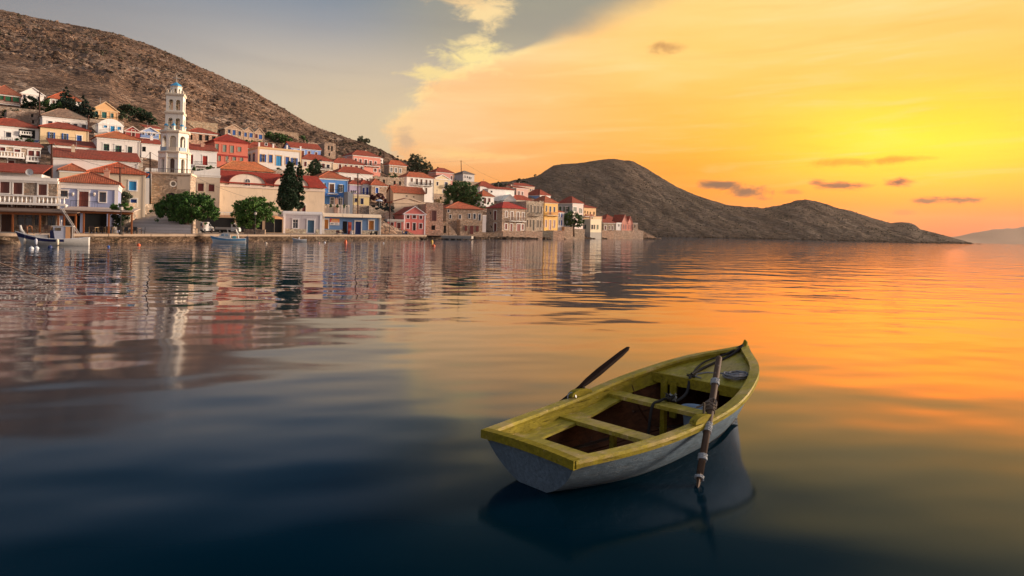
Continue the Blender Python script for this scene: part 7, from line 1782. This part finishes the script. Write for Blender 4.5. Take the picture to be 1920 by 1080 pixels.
def lamp(label, px, y0, y1, Y, heads=1, zb=1.09):
    P = at(px, y1, Y); P.z = zb if zb is not None else P.z; h = at(px, y0, Y).z - P.z; o = empty('street_lamp', P, 0, label, 'street lamp', 'street lamps along the quay'); m_ = plain((.03, .028, .028), .5, .4, name='cast_iron')
    mb = MB(); mb.lathe([(.16, 0), (.14, .3), (.07, .45), (.055, h * .55), (.045, h - .5)], 8); mb.build('post', m_, o)
    for k in range(heads):
        x = 0 if heads == 1 else (-.5, 0, .5)[k]
        mb = MB(); mb.lathe([(.05, h - .5), (.20, h - .42), (.24, h - .15), (.14, h - .03)], 8, x); mb.build('lantern', plain((.50, .46, .42), .25, name='lamp_lens'), o)
        mb = MB(); mb.lathe([(.27, h - .03), (.20, h + .06), (.03, h + .14)], 8, x); mb.build('lantern_cap', m_, o)
        if x: mb = MB(); mb.bar((0, 0, h - .7), (x, 0, h - .5), .03); mb.build('arm', m_, o)
lamp('street lamp standing before the orange pergola', 226, 387, 437, 82); lamp('street lamp in front of the bright green round tree', 478, 397.5, 437, 116); lamp('street lamp before the pink quay house wing', 730, 408, 441, 178); lamp('triple headed street lamp right of the vivid blue house', 662, 358, 404, 157, 3, None)
# solar panel mast
P = at(68, 282, 130); o = empty('solar_lamp', P, 0, 'small solar panel on a mast above the white balustrades', 'solar panel'); mb = MB(); mb.bar((0, 0, -1), (0, 0, 1.6), .05); mb.build('mast', plain((.2, .2, .2)), o)
mb = MB(); mb.v = [(-.45, -.3, 1.5), (.45, -.3, 1.5), (.45, .3, 1.9), (-.45, .3, 1.9), (-.45, -.3, 1.55), (.45, -.3, 1.55), (.45, .3, 1.95), (-.45, .3, 1.95)]; mb.f = [(3, 2, 1, 0), (4, 5, 6, 7), (0, 1, 5, 4), (1, 2, 6, 5), (2, 3, 7, 6), (3, 0, 4, 7)]; mb.mi = [0] * 6; mb.build('panel', plain((.02, .035, .10), .2, name='solar_cell'), o)
# low planters and the white canopy on the terrace
rnd = random.Random(2)
def planter(label, px0, px1, py, Y, h):
    P = at(px0, py, Y); P.z = 1.09; w = (px1 - px0) * Y / FOC; o = empty('stone_planter', P, radians(12), label, 'planter', 'rubble planters round the quay trees'); m_ = stone((.42, .31, .23), scale=3.0)
    for r in range(2):
        x = 0
        while x < w - .1:
            k = rnd.uniform(.25, .5); mb = MB(); bm_w = min(k, w - x) - .02; z0 = r * h / 2
            mb.box(x, rnd.uniform(-.05, .02), z0, x + bm_w, .9, z0 + h / 2 - .015 + rnd.uniform(-.02, .03)); mb.build('stone', m_, o); x += k
planter('rubble stone planter at the foot of the broad dark tree', 335, 366, 436, 106.5, .75); planter('rubble stone planter at the foot of the bright round tree', 457, 495, 437, 117.5, .8)
P = at(711, 384, 172); o = empty('parasol', P, 0, 'pale blue and white parasol among the dark terrace shrubs', 'parasol'); mb = MB(); mb.lathe([(1.0, .9), (.55, 1.25), (.03, 1.45)], 10); mb.build('canopy', plain((.50, .55, .66), .7), o); mb = MB(); mb.bar((0, 0, -.6), (0, 0, 1.4), .03); mb.build('mast', plain((.5, .5, .5)), o)
P = at(514, 436, 130); P.z = 1.09; o = empty('parasol', P, 0, 'orange parasol edge beside the grey quay house', 'parasol'); mb = MB(); mb.lathe([(1.7, 2.75), (.9, 3.15), (.04, 3.4)], 8); mb.build('canopy', plain((.66, .30, .12), .7), o); mb = MB(); mb.bar((0, 0, 0), (0, 0, 3.35), .04); mb.build('mast', plain((.3, .25, .2)), o)
# ------------------------------------------------------------------ evening air over the strait
mb = MB(); mb.box(-9000, -300, -1, 9000, 9000, 330)
m = bpy.data.materials.new('evening_air'); m.use_nodes = True; t = m.node_tree; t.nodes.remove(t.nodes['Principled BSDF'])
pv = nd(t, 'ShaderNodeVolumePrincipled'); pv.inputs['Color'].default_value = (1.0, .80, .62, 1); pv.inputs['Density'].default_value = 3.4e-5; pv.inputs['Anisotropy'].default_value = .3
t.links.new(pv.outputs[0], t.nodes['Material Output'].inputs['Volume'])
tag(mb.build('haze', m), kind='stuff')
